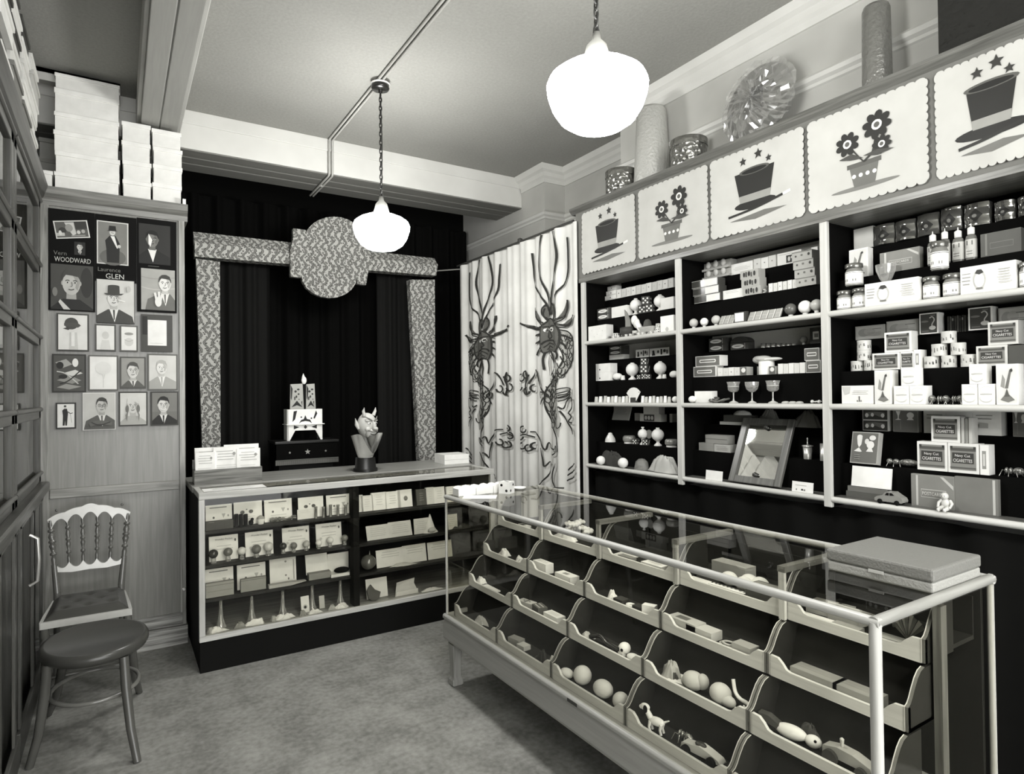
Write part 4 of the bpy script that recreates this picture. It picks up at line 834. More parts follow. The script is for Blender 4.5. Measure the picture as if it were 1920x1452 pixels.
m = MB(); m.lathe([(.03, 0), (.026, .006), (.021, .03), (.012, .043), (0, .046)], G(80, .3), 16, (0, .03, 0)); tag(m.build('bell_cover', None, P[0]+V((0, .008, .0455)), RS), 'dark bell shaped cover on the grey flat box, left bay', 'cover')
P = at(2, 0, 700, 748, 980); die('die', 'lower small spotted die beside the right front white box, left bay', P[0]+V((.025, 0, 0)), .028, 225, 40, RS+.2, (4, 2, 5)); die('die', 'upper small spotted die beside the right front white box, left bay', P[0]+V((.025, 0, .0285)), .026, 225, 40, RS-.1, (5, 2, 5))
pbox('white_carton', 'white carton at the right front corner of the left bay top shelf', 'box', at(2, 0, 766, 885, 930), .05, WHITE, [('e', .5, .15, .12, .14, 190)])
for k in range(12):
    P = at(2, 0, 290+k*38, 312+k*38, 1080); die('die', '%s tiny die from the left along the front of the left bay top shelf' % ['first', 'second', 'third', 'fourth', 'fifth', 'sixth', 'seventh', 'eighth', 'ninth', 'tenth', 'eleventh', 'twelfth'][k], P[0]+V((.003, 0, 0)), .0135, 225 if k % 3 else 70, 40 if k % 3 else 225, RS+.3*sin(k*2), (3, 2, 5), 'tiny dice row')
P = at(2, 0, 292, 365, 1080); die('die', 'larger spotted die standing behind the tiny dice row, left bay', P[0]+V((.035, 0, 0)), .032, 225, 40, RS+.4, (6, 5, 4))
# ---- left bay, middle shelf
zc(1080, 640, 4.84)
P = at(1, 2, 302, 432, 130); pbox('white_carton', 'white carton under two oval boxes at the back of the left bay middle shelf', 'box', (P[0], P[1], .030), .05)
for k, nm in ((0, 'lower'), (1, 'upper')): pbox('oval_box', '%s dark oval box at the back of the left bay middle shelf' % nm, 'box', (P[0]+V((0, 0, .0305+.0295*k)), P[1], .029), .05, DARK, OVAL, None, 'oval labelled boxes')
FIG = [('e', .2, .6, .06, .16, 45), ('p', [(.12, .1), (.16, .5), (.26, .5), (.3, .1)], 45), ('e', .45, .55, .05, .18, 60), ('r', .58, .15, .66, .85, 50), ('e', .78, .6, .07, .2, 55), ('r', .88, .2, .94, .7, 80)]
pbox('figure_strip', 'left strip of cards with dark figures on the left bay middle shelf', 'card', at(1, 2, 542, 658, 75), .004, CARD, FIG, None, 'figure strips'); pbox('figure_strip', 'right strip of cards with dark figures on the left bay middle shelf', 'card', at(1, 2, 668, 845, 62), .004, CARD, FIG, None, 'figure strips')
P = at(1, 1, 180, 310, 240)
for k, nm in ((0, 'lower'), (1, 'upper')): pbox('white_carton', '%s of two stacked white cartons with a dot, left bay middle shelf' % nm, 'box', (P[0]+V((0, 0, .0565*k)), P[1], .056), .06, WHITE, [('e', .28, .3, .04, .09, 40)], None, 'dotted cartons')
def egg(P, lab, m1=WHITE, grp=None):
    loc, w, h = P; m = MB(); m.ball((0, h/2, h/2), (w/2, h/2, h/2), m1); return tag(m.build('egg', None, loc, RS), lab, 'egg', grp)
egg(at(1, 1, 312, 392, 290), 'white egg beside the dotted cartons, left bay middle shelf'); egg(at(1, 1, 830, 902, 268), 'white egg at the right end of the left bay middle shelf')
cup(at(1, 1, 396, 424, 312), 'tiny white cup between egg and ball vase, left bay middle shelf', 'tiny cups'); cup(at(1, 1, 774, 802, 300), 'tiny white cup right of the right ball vase, left bay middle shelf', 'tiny cups')
vase(at(1, 1, 426, 508, 195), 'left white ball vase on the left bay middle shelf'); vase(at(1, 1, 680, 764, 182), 'right white ball vase on the left bay middle shelf')
P = at(1, 1, 545, 640, 300); 
for dy, dz, s, lab, r in ((.042, 0, .03, 'small left die at the foot of the dice tower, left bay middle shelf', .2), (-.03, 0, .03, 'small right die at the foot of the dice tower, left bay middle shelf', .6), (.0, 0, .036, 'bottom die of the dice tower, left bay middle shelf', .4), (0, .0365, .05, 'middle die of the dice tower, left bay middle shelf', .5), (0, .087, .042, 'top die of the dice tower, left bay middle shelf', .5)): die('die', lab, P[0]+V((.03, dy, dz)), s, 60, 230, RS+r, (5, 3, 1))
P = at(1, 0, 470, 560, 380); t = thing('card_fan', 'fan of white playing cards at the front of the left bay middle shelf', 'cards', P[0]+V((.012, 0, 0)), RS, rot=(0, 0, RS))
for k in range(7):
    a = radians(-42+k*13); m = MB(); m.box(-.021, .021, -.0004, .0004, 0, .066, WHITE); m.art([('e', .8, .88, .07, .05, 50)], lambda u, v, l: (-.021+u*.042, -.0008, v*.066)); T_ = m.build('playing_card', t, (sin(a)*.012, -.0016*k, .022)); T_.rotation_euler = (0, a, 0)
m = MB(); m.box(-.022, .022, -.013, .006, 0, .03, G(60)); m.build('holder', t)
sp = [158, 196, 238, 268, 305, 335, 370, 404, 436, 468, 500, 580, 612, 648, 680, 716, 748, 784, 820]
for k, x in enumerate(sp):
    cup(at(1, 0, x, x+27, 505-(k % 3)*4), '%s white thimble from the left in the front row of the left bay' % ['first', 'second', 'third', 'fourth', 'fifth', 'sixth', 'seventh', 'eighth', 'ninth', 'tenth', 'eleventh', 'twelfth', 'thirteenth', 'fourteenth', 'fifteenth', 'sixteenth', 'seventeenth', 'eighteenth', 'nineteenth'][k], 'white thimbles', WHITE if k % 2 else LIGHT, .7)
egg(at(1, 0, 858, 902, 500), 'white egg at the right end of the thimble row')
# ---- left bay, bottom shelf
P = at(0, 2, 330, 480, 600); pbox('thin_book', 'pale book leaning at the back of the left bay bottom shelf', 'book', (P[0]-V((.006, 0, 0)), P[1], .12), .008, PALE, lines(.15, .85, .3, .7, 5, 120), tilt=-.3)
P = at(0, 2, 580, 770, 700); pbox('grey_box', 'white box with three dark figures at the back of the left bay bottom shelf', 'box', (P[0], P[1], .045), .05, CARD, [('r', .2, .05, .7, .95, 80), ('e', .3, .5, .06, .28, 225), ('e', .45, .5, .06, .28, 225), ('e', .6, .5, .06, .28, 225)])
Q = at(0, 2, 612, 752, 640); pbox('white_carton', 'white carton on the three figure box, left bay bottom shelf', 'box', (Q[0]+V((0, 0, .0457)), Q[1], .045), .05)
P = at(0, 2, 500, 570, 655); pbox('grey_box', 'grey box behind the pale leaning book, left bay bottom shelf', 'box', (P[0]+V((.03, 0, 0)), P[1], P[2]), .02, PALE, lines(.1, .8, .5, .9, 2))
P = at(0, 2, 836, 886, 660); pbox('thin_book', 'thin pale book leaning at the right divider, left bay bottom shelf', 'book', (P[0], .02, min(P[2], .09)), .05, LIGHT, rz=RS)
P = at(0, 1, 246, 312, 830); m = MB(); m.lathe([(P[1]/2, 0), (P[1]/2*.9, .02), (P[1]*.3, .04), (P[1]*.2, .05), (P[1]*.18, P[2]-.004), (0, P[2])], G(220, .2, .5), 16, (0, .03, 0)); tag(m.build('small_bell', None, P[0], RS), 'small white bell on the left bay bottom shelf', 'bell')
for xl, xr, yt, lab in ((400, 480, 860, 'spotted round box left of the ball vases, left bay bottom shelf'), (780, 870, 892, 'spotted round box right of the ball vases, left bay bottom shelf')):
    P = at(0, 1, xl, xr, yt); r = P[1]/2; t = thing('round_box', lab, 'box', P[0], RS, 'spotted round boxes'); m = MB(); m.lathe([(r*.8, 0), (r*.8, .012)], WHITE, 18, (0, r, 0)); m.build('foot', t); m = MB(); m.lathe([(r*.92, .0125), (r, .02), (r, P[2]-.01), (r*.8, P[2]), (0, P[2])], bumpy(150, .3, .3, 60, .4), 18, (0, r, 0)); m.build('body', t)
dieP('small dark die left of the ball vases, left bay bottom shelf', at(0, 1, 505, 540, 905), .3)
vase(at(0, 1, 540, 604, 780), 'left of the two ball vases on the left bay bottom shelf'); vase(at(0, 1, 660, 742, 788), 'right of the two ball vases on the left bay bottom shelf')
P = at(0, 1, 590, 640, 885); die('die', 'dark die between the ball vases, left bay bottom shelf', P[0]+V((.02, 0, 0)), .036, 60, 230, RS+.4, (5, 3, 1))
m = MB(); m.lathe([(.026, -.004), (.028, 0), (.026, .004)], G(120), 20, T=Matrix.Translation((0, .02, .065)) @ Matrix.Rotation(pi/2, 4, 'X')); tag(m.build('round_disc', None, P[0]+V((.02, -.005, 0)), RS), 'grey disc standing between the ball vases, left bay bottom shelf', 'disc')
heap('dark_cloth', 'dark crumpled cloth at the left front of the left bay bottom shelf', at(0, 0, 140, 455, 1000), G(62, .8), .062, 3)
for x, y, r, lab in ((230, 1068, 27, 'white ball on the left of the dark cloth'), (432, 1100, 32, 'white ball on the right of the dark cloth')):
    P = at(0, 0, x-r, x+r, y-r); m = MB(); m.ball((0, 0, P[1]/2), P[1]/2, WHITE); tag(m.build('white_ball', None, P[0]+V((-.005, 0, 0)), RS), lab, 'ball', 'white balls')
P = at(0, 0, 505, 612, 1068); m = MB(); m.lathe([(P[1]/2, 0), (P[1]/2*.98, .012), (P[1]*.4, P[2]*.7), (P[1]*.2, P[2]*.95), (0, P[2])], bumpy(120, .5, 0, 90, .5), 20, (0, .034, 0), sy=.8); tag(m.build('domed_cover', None, P[0], RS), 'grey domed cover at the front of the left bay bottom shelf', 'cover')
heap('white_cloth', 'white crumpled cloth at the right front of the left bay bottom shelf', at(0, 0, 612, 925, 1035), CLOTH, .066, 5)

# ---- middle bay, top shelf
zc(1260, 420, 4.27)
P = at(2, 2, 256, 470, 300); t = thing('egg_rack', 'grey box showing two rows of eggs, back of the middle bay top shelf', 'egg box', P[0], RS); w_ = P[1]; h_ = min(P[2], .16)
m = MB(); m.box(-w_/2, w_/2, 0, .05, 0, h_, PALE)
for z in (.0, .5): m.box(-w_/2, w_/2, -.018, 0, h_*z, h_*z+.012, PALE)
m.build('case', t)
for i in range(3):
    for k in range(2): m = MB(); m.ball((-w_*.3+i*w_*.28, -.008, h_*(.5*k)+.012+.02), (.016, .011, .02), G(200, .3)); m.build('egg', t)
pbox('white_carton', 'large white carton at the back of the middle bay top shelf, beside the eggs', 'box', at(2, 2, 474, 645, 310), .05, CARD, lines(.1, .9, .3, .7, 3, 190, 2))
packs(3, at(2, 2, 652, 832, 265), .05, 'card_packet', '%s pale packet from the left, back of the middle bay top shelf', 'packet', 'pale packets in the middle bay', [G(205), G(222)], lambda i: [('e', .5, .55, .1, .05, 120)])
pbox('picture_box', 'white box with a dark square picture, back of the middle bay top shelf', 'box', at(2, 2, 842, 1035, 222), .05, CARD, [('r', .38, .1, .82, .72, 60), ('e', .5, .4, .05, .2, 200), ('e', .62, .5, .05, .1, 180), ('e', .72, .3, .06, .1, 200), ('r', .05, .82, .95, .86, 190)])
pbox('thin_book', 'white book at the right end of the middle bay top shelf', 'book', at(2, 2, 1114, 1165, 185), .05, CARD, [('e', .6, .6, .3, .15, 200)])
P = at(2, 1, 190, 400, 620); w_ = P[1]
for k, nm in enumerate(('lowest', 'middle', 'topmost')):
    q = P[0]+V((-.012-.0*k, .008*k, .042*k)); pbox('long_box', '%s of three long glossy boxes at the left of the middle bay top shelf' % nm, 'box', (q, w_, .0405), .06, G(70, .15, .6), [('r', .48, .06, .98, .94, 228), ('r', .01, .03, .99, .08, 190), ('r', .01, .92, .99, .97, 190)], None, 'long glossy boxes')
pbox('white_carton', 'white pack right of the long glossy boxes, middle bay top shelf', 'box', at(2, 1, 408, 572, 525), .05, CARD, lines(.1, .8, .6, .9, 2, 180))
P = at(2, 1, 575, 720, 560)
for k, nm in enumerate(('lowest', 'middle', 'topmost')): pbox('figure_box', '%s of three grey boxes with dark figures, middle bay top shelf' % nm, 'box', (P[0]+V((-.01, .006*k, .0425*k)), P[1], .042), .055, PALE, [('e', .22, .5, .06, .3, 45), ('r', .3, .2, .38, .8, 50), ('e', .5, .55, .07, .3, 45), ('r', .6, .15, .66, .7, 60), ('e', .8, .5, .06, .3, 50)], None, 'figure boxes')
P = at(2, 1, 722, 765, 520); pbox('faces_box', 'narrow dark box with pale round faces, middle bay top shelf', 'box', (P[0], P[1], P[2]), .04, DARK, [('e', .4, .85, .3, .1, 220), ('e', .6, .55, .28, .09, 180), ('e', .4, .2, .3, .1, 220), ('e', .7, .35, .2, .07, 140)])
packs(6, at(2, 1, 770, 1000, 460), .05, 'card_packet', '%s white packet from the left, middle row of the middle bay top shelf', 'packet', 'white packets in the middle bay', [G(225), G(212)], lambda i: [('e', .5, .5, .1, .05, 80 if i == 2 else 190), ('r', .04, 0, .1, 1, 160)])
P = at(2, 1, 1004, 1166, 480)
for k, nm in enumerate(('lowest', 'second', 'third', 'topmost')): pbox('long_box', '%s of four grey long boxes at the right of the middle bay top shelf' % nm, 'box', (P[0]+V((-.012, .006*k, .041*k)), P[1], .0405), .06, PALE, [('e', .2, .5, .05, .12, 80), ('e', .5, .55, .06, .12, 110), ('e', .85, .55, .06, .16, 60), ('r', 0, .9, 1, .96, 110)], None, 'grey long boxes')
for x, y, r, mt, lab in ((150, 790, 33, LIGHT, 'leftmost small ball on a cup, middle bay top shelf'), (236, 785, 34, WHITE, 'second small ball on a cup, middle bay top shelf'), (328, 764, 34, LIGHT, 'third small ball on a cup, middle bay top shelf')): ballcup(at(2, 0, x-r, x+r, y-r), lab, mt, 'small balls on cups')
for x, y, r, mt, lab in ((921, 684, 50, G(95, .25, .5), 'dark grey large ball on a cup, middle bay top shelf'), (1034, 662, 53, G(240, .25, .5), 'white large ball on a cup, middle bay top shelf'), (1130, 645, 46, G(175, .25, .5), 'pale grey large ball on a cup, right end of the middle bay')): ballcup(at(2, 0, x-r, x+r, y-r), lab, mt, 'large balls on cups')
def pads(n, xl, xr, yt, lab, grp):
    for i in range(n):
        d = (xr-xl)/n; P = at(2, 0, xl+d*i, xl+d*(i+1)-4, yt); pbox('card_pad', lab % ['first', 'second', 'third', 'fourth', 'fifth'][i], 'card pad', (P[0]+V((0, 0, 0)), P[1], .05), .006, G(165), [('r', .85, 0, .98, 1, 215), ('r', .1, .45, .8, .52, 190)], None, grp, tilt=-.5)
pads(3, 372, 492, 750, '%s sloping grey pad left of the framed card, middle bay', 'sloping pads'); pads(5, 602, 866, 700, '%s sloping grey pad right of the framed card, middle bay', 'sloping pads')
pbox('framed_card', 'small framed white card between the sloping pads, middle bay top shelf', 'card', at(2, 0, 497, 592, 705), .02, G(60), [('r', .06, .1, .82, .92, 230)])
# ---- middle bay, middle shelf
P = at(1, 2, 296, 432, 990)
for k, nm in ((0, 'lower'), (1, 'upper')): pbox('oval_box', '%s dark oval box at the back left of the middle bay middle shelf' % nm, 'box', (P[0]+V((0, 0, .0365*k)), P[1], .036), .05, DARK, OVAL, None, 'oval labelled boxes')
P = at(1, 2, 468, 612, 990); pbox('oval_box', 'dark oval box under the curved dark lid, middle bay middle shelf', 'box', (P[0], P[1], .036), .05, DARK, OVAL, None, 'oval labelled boxes')
m = MB(); n_ = 12; w_ = P[1]*.5; m.prism([(w_*cos(pi*k/n_), .002+.03*sin(pi*k/n_)) for k in range(n_+1)], 0, .05, G(56, .4), 1); tag(m.build('curved_lid', None, P[0]+V((0, 0, .0365)), RS), 'curved dark lid lying on an oval box, middle bay', 'lid')
for k in range(7):
    x = 700+k*41; cup(at(1, 2, x, x+38, 955), '%s grey cup from the left at the back of the middle bay middle shelf' % ['first', 'second', 'third', 'fourth', 'fifth', 'sixth', 'seventh'][k], 'grey metal cups', G(160, .25, .5, .5), .92)
ballcup(at(1, 2, 986, 1086, 895), 'grey ball on a cup at the back of the middle bay middle shelf', G(130, .2, .5), 'large balls on cups')
P = at(1, 2, 1104, 1185, 905); pbox('dark_frame_box', 'dark box with a white square at the back right of the middle bay', 'box', (P[0], P[1], .075), .04, DARK, [('r', .3, .25, .9, .75, 225), ('r', .45, .38, .85, .62, 120)])
P = at(1, 1, 172, 352, 1165); pbox('slot_box', 'lower left box with a rounded slot pattern, middle bay', 'box', (P[0], P[1], .056), .06, CARD, SLOT, None, 'slot patterned boxes'); Q = at(1, 1, 188, 386, 1080); pbox('slot_box', 'upper left box with a rounded slot pattern, middle bay', 'box', (Q[0]+V((0, 0, .0565)), Q[1], .056), .06, CARD, SLOT, None, 'slot patterned boxes')
P = at(1, 1, 1072, 1190, 1150); pbox('slot_box', 'lower right box with a rounded slot pattern, middle bay', 'box', (P[0], P[1], .056), .06, CARD, SLOT, None, 'slot patterned boxes'); pbox('slot_box', 'upper right box with a rounded slot pattern, middle bay', 'box', (P[0]+V((0, .006, .0565)), P[1], .056), .06, CARD, SLOT, None, 'slot patterned boxes')
packs(4, at(1, 1, 364, 542, 1150), .05, 'card_packet', '%s white packet from the left, left part of the middle bay middle shelf', 'packet', 'white packets on the middle shelf', [G(225), G(214)], lambda i: [('e', .5, .45, .1, .06, 60 if i == 2 else 190)])
packs(5, at(1, 1, 846, 1066, 1115), .05, 'card_packet', '%s white packet from the left, right part of the middle bay middle shelf', 'packet', 'white packets on the middle shelf', [G(230), G(218)])
pbox('spot_box', 'small grey box with a white spot left of the white cylinder, middle bay', 'box', at(1, 1, 546, 598, 1145), .05, PALE, SPOT, None, 'spot boxes'); pbox('spot_box', 'small grey box with a white spot right of the white cylinder, middle bay', 'box', at(1, 1, 776, 828, 1140), .05, PALE, SPOT, None, 'spot boxes')
pbox('grey_box', 'grey box behind the white cylinder, middle bay middle shelf', 'box', (lambda q: (q[0]+V((.035, 0, 0)), q[1], q[2]))(at(1, 1, 645, 700, 1140)), .03, MID)
P = at(1, 1, 668, 772, 1100); t = thing('cloth_on_cylinder', 'white cylinder capped by a floppy pale cloth hat, middle bay', 'hat', P[0]+V((-.0, 0, 0)), RS); r = P[1]/2
m = MB(); m.lathe([(r, 0), (r, P[2]), (0, P[2])], WHITE, 20, (0, r, 0)); m.build('cylinder', t)
m = MB(); m.ball((-.02, r, P[2]+.014), (.045, .035, .016), LIGHT); m.ball((.03, r, P[2]+.01), (.055, .03, .009), CARD); m.ball((-.045, r, P[2]+.01), (.03, .028, .02), PALE); m.build('cloth_hat', t)
P = at(1, 0, 150, 290, 1340); pbox('white_carton', 'white carton behind the egg at the left front of the middle bay middle shelf', 'box', (P[0]+V((.03, 0, 0)), P[1], P[2]), .04, WHITE); egg(at(1, 0, 118, 170, 1378), 'white egg at the left front of the middle bay middle shelf')
P = at(1, 0, 266, 425, 1385); m = MB(); w_ = P[1]
m.tube([((-.25+.2*cos(a))*w_, .03+.02*sin(a), .008+.02*(1+sin(a))*.5) for a in [2*pi*k/20 for k in range(20)]], .0045, G(90), 6, True); m.tube([((.15+.3*cos(a))*w_, .035+.02*sin(a), .006+.008*(1+sin(a+1))) for a in [2*pi*k/20 for k in range(20)]], .0045, G(90), 6, True); m.tube([((.3*cos(a))*w_, .028+.022*sin(a), .006+.014*(1+cos(a*2))*.5) for a in [2*pi*k/24 for k in range(24)]], .0045, G(110), 6, True)
tag(m.build('rope_coil', None, P[0], RS), 'grey coil of rope at the front of the middle bay middle shelf', 'rope')
GLS = milky(.16, .18)
for x, rr, yt, lab, kind in ((455, 56, 1265, 'left glass goblet with a flared bowl, middle bay', 0), (606, 50, 1265, 'middle glass goblet with a rounded bowl, middle bay', 1), (770, 62, 1255, 'right glass goblet with a flared bowl, middle bay', 0)):
    P = at(1, 0, x-rr, x+rr, yt); r = min(P[1]/2, .039); h = P[2]; t = thing('goblet', lab, 'glass', P[0]-V((.004, 0, 0)), RS, 'glass goblets')
    m = MB(); pr = [(r*.85, h), (r*.72, h*.85), (r*.68, h*.62), (r*.5, h*.54), (r*.1, h*.5)] if kind == 0 else [(r*.92, h), (r*.9, h*.85), (r*.75, h*.66), (r*.4, h*.54), (r*.1, h*.5)]
    m.lathe(pr, GLS, 24, (0, r, 0)); m.lathe([(a*.93, b) for a, b in pr[:-1]], GLS, 24, (0, r, 0)); m.lathe([(r*.72, h*.76), (r*.725, h*.79)], LIGHT, 24, (0, r, 0)); m.build('bowl', t)
    m = MB(); m.lathe([(r*.6, 0), (r*.55, .004), (r*.12, .012), (r*.07, h*.25), (r*.1, h*.51)], G(190, .1, .8), 16, (0, r, 0)); m.build('stem', t)
for k in range(3):
    P = at(1, 0, 850+k*56, 905+k*56, 1400); m = MB(); m.lathe([(P[1]/2, 0), (P[1]/2, .005), (P[1]*.3, .009), (0, .01)], LIGHT, 16, (0, .03, 0)); tag(m.build('flat_disc', None, P[0], RS), '%s pale flat disc at the front right of the middle bay middle shelf' % ['left', 'middle', 'right'][k], 'disc', 'flat discs')
P = at(1, 0, 1075, 1185, 1400); m = MB(); w_ = P[1]; m.ball((-.35*w_, .03, .008), .008, WHITE); m.tube([(-.35*w_+.05*k*w_, .03+.01*sin(k*1.7), .006+.004*sin(k)**2) for k in range(15)], .003, WHITE, 6); m.ball((.25*w_, .02, .008), .008, WHITE); tag(m.build('bead_chain', None, P[0], RS), 'white bead chain at the right front of the middle bay middle shelf', 'chain')
# ---- middle bay, bottom shelf
zc(1260, 700, 5.584)
P = at(0, 2, 500, 830, 530); w_ = P[1]
pbox('flat_box', 'pale flat box at the bottom of the back pile, middle bay bottom shelf', 'box', (P[0], w_, .016), .06, CARD, None, None, 'flat boxes'); Q = at(0, 2, 540, 830, 490); pbox('flat_box', 'dark flat box in the pile at the back of the middle bay bottom shelf', 'box', (Q[0]+V((0, 0, .0165)), Q[1], .036), .06, G(90), None, None, 'flat boxes')
Q = at(0, 2, 610, 790, 440); m = MB(); m.ball((0, .03, 0), (Q[1]/2, .028, .026), WHITE); m.v = [(a, b, max(0, c)) for a, b, c in m.v]; tag(m.build('white_bundle', None, Q[0]+V((0, 0, .053)), RS), 'white rounded bundle on top of the flat boxes, middle bay bottom shelf', 'bundle')
heap('grey_gauze', 'grey gauze bundle at the back of the middle bay bottom shelf', (lambda q: (q[0]-V((.01, 0, 0)), q[1], .085))(at(0, 2, 822, 1180, 470)), G(128, .9, .1), .05, 11); heap('grey_gauze', 'puffy pale gauze bundle behind the mirror, at the right of the middle bay', (lambda q: (q[0]-V((.01, 0, 0)), q[1], .085))(at(0, 2, 1200, 1590, 450)), G(135, .9, .1), .05, 17)
P = at(0, 1, 282, 436, 790); q = P[0]; pbox('small_box', 'grey small box at the lower left of the box pile, middle bay bottom shelf', 'box', (q, P[1], .042), .06, MID); Q = at(0, 1, 442, 610, 790); pbox('small_box', 'grey small box at the lower right of the box pile, middle bay bottom shelf', 'box', (Q[0], Q[1], .04), .06, PALE, lines(.1, .9, .2, .8, 3, 120))
Q = at(0, 1, 350, 578, 740); pbox('small_box', 'grey small box on top of the box pile, middle bay bottom shelf', 'box', (Q[0]+V((0, 0, .0425)), Q[1], .045), .06, MID, [('r', 0, .5, 1, .55, 90)])
P = at(0, 1, 1345, 1436, 770); r = P[1]/2; t = thing('metal_beaker', 'shiny metal beaker with a knobbed lid, middle bay bottom shelf', 'beaker', P[0], RS)
m = MB(); m.lathe([(r*.8, 0), (r*.95, P[2]), (0, P[2])], STEEL, 24, (0, r, 0)); m.build('body', t); m = MB(); m.lathe([(r*1.1, P[2]), (r*1.1, P[2]+.005), (r*.15, P[2]+.008), (r*.12, P[2]+.03), (r*.2, P[2]+.036), (0, P[2]+.042)], STEEL, 20, (0, r, 0)); m.build('lid', t)
P = at(0, 1, 1532, 1600, 740); m = MB(); r = P[1]/2; m.lathe([(r, 0), (r, P[2]), (0, P[2])], STEEL, 24, (0, r, 0)); tag(m.build('metal_cylinder', None, P[0], RS), 'shiny metal cylinder beside the right divider, middle bay bottom shelf', 'cylinder')
for xl, xr, yt, lab, tx in ((355, 528, 1022, 'blank white price card left of the mirror', 0), (1258, 1478, 1140, 'white price card with faint writing right of the mirror', 1)):
    P = at(0, 0, xl, xr, yt); pbox('price_card', lab, 'card', (P[0]+V((-.004, 0, 0)), P[1], min(P[2], .06)), .002, WHITE, (lines(.15, .8, .5, .8, 1, 190)+[('r', .2, .15, .25, .3, 120), ('e', .5, .25, .05, .09, 60), ('r', .58, .15, .65, .3, 120)]) if tx else None, None, 'price cards', tilt=-.12)
# the framed mirror leaning on the step
P = at(0, 0, 560, 1160, 1100); w_ = P[1]*.9; h_ = .34; t = thing('framed_mirror', 'dark wood framed mirror leaning on the step, middle bay bottom shelf', 'mirror', P[0]+V((-.004, .0, .0085)), RS, rot=(-.39, .0, RS))
fr_ = wood(92, 2, .3, .4); e = .035
for nm, x0_, x1_, z0_, z1_ in (('frame_side', -w_/2, -w_/2+e, 0, h_), ('frame_side', w_/2-e, w_/2, 0, h_), ('frame_rail', -w_/2+e, w_/2-e, 0, e), ('frame_rail', -w_/2+e, w_/2-e, h_-e, h_)): m = MB(); m.box(x0_, x1_, 0, .018, z0_, z1_, fr_); m.build(nm, t, bevel=.003)
m = MB(); m.box(-w_/2+e, w_/2-e, .012, .016, e, h_-e, G(200, .02, .5, 1.0, 0)); m.build('mirror_plate', t)
for z in (e+.012, h_-e-.012): m = MB(); m.lathe([(.012, 0), (.012, .012), (.006, .02), (0, .02)], G(60, .2, .6), 14, T=Matrix.Translation((0, .01, z)) @ Matrix.Rotation(pi/2, 4, 'X')); m.build('knob', t)

# ---- right bay, top shelf
zc(1540, 340, 5.05)
pbox('white_carton', 'plain pale carton at the left back of the right bay top shelf', 'box', at(2, 2, 305, 488, 440), .055, LIGHT)
DIAM = [('r', .02, .02, .98, .98, 80), ('p', [(.2, .45), (.5, .72), (.8, .45), (.5, .18)], 48), ('e', .48, .42, .12, .1, 110)]
FO = G(150, .10, .8, .8, .02)
for k, (a, b, y) in enumerate(((500, 690, 412), (702, 888, 370), (908, 1108, 310), (1132, 1322, 250), (1352, 1590, 210), (1640, 1830, 190), (1862, 1990, 150))):
    P = at(2, 2, a, b, y); w_ = P[1]; h_ = min(P[2], .2); m = MB()
    m.grid(lambda u, v: (-w_/2+u*w_, -.014*sin(pi*u)-.004*sin(v*9+k), v*h_), 12, 12, FO); m.box(-w_/2, w_/2, .002, .03, 0, h_, G(80, .3)); m.art([('p', [(.2, .45), (.5, .75), (.8, .45), (.5, .15)], 40), ('e', .48, .42, .1, .08, 120)], lambda u, v, l: (-w_/2+u*w_, -.014*sin(pi*u)-.004*sin(v*9+k)-.001-.0004*l, v*h_), w_/h_, 0, .08)
    tag(m.build('foil_packet', None, P[0]+V((.0, 0, 0)), RS), '%s shiny foil packet from the left, back of the right bay top shelf' % ['first', 'second', 'third', 'fourth', 'fifth', 'sixth', 'seventh'][k], 'packet', 'foil packets')
BIRD = [('r', .06, .04, .94, .96, 222), ('p', [(.2, .45), (.3, .75), (.42, .62), (.38, .4)], 150), ('p', [(.4, .4), (.62, .85), (.75, .9), (.66, .7), (.55, .4)], 110), ('e', .7, .84, .07, .04, 70), ('p', [(.2, .12), (.5, .3), (.85, .12), (.55, .06)], 120), ('p', [(.38, .2), (.5, .4), (.62, .2)], 90)]
pbox('picture_carton', 'tall white picture carton behind the jars, right bay top shelf', 'box', at(2, 1, 262, 440, 640), .04, WHITE, BIRD, None, 'picture cartons')
POST = [('r', .02, .03, .98, .97, 130), ('r', .12, .03, .17, .97, 190), ('p', [(.68, .97), (.76, .97), (.98, .72), (.98, .6)], 190), ('r', .24, .3, .82, .56, 190), ('r', .25, .32, .81, .54, 130)]
pbox('postcard_box', 'grey postcard box with a slanting band, right bay top shelf', 'box', at(2, 1, 552, 930, 650), .03, MID, POST, None, 'postcard boxes', [('POSTCARDS', .53, .43, .1, 215, .5)]); pbox('postcard_box', 'darker postcard box at the far right of the right bay top shelf', 'box', at(2, 1, 1505, 1890, 470), .03, G(95), [('r', .02, .03, .98, .97, 85), ('r', .12, .03, .17, .97, 120), ('r', .24, .3, .82, .56, 120), ('r', .25, .32, .81, .54, 85)], None, 'postcard boxes')
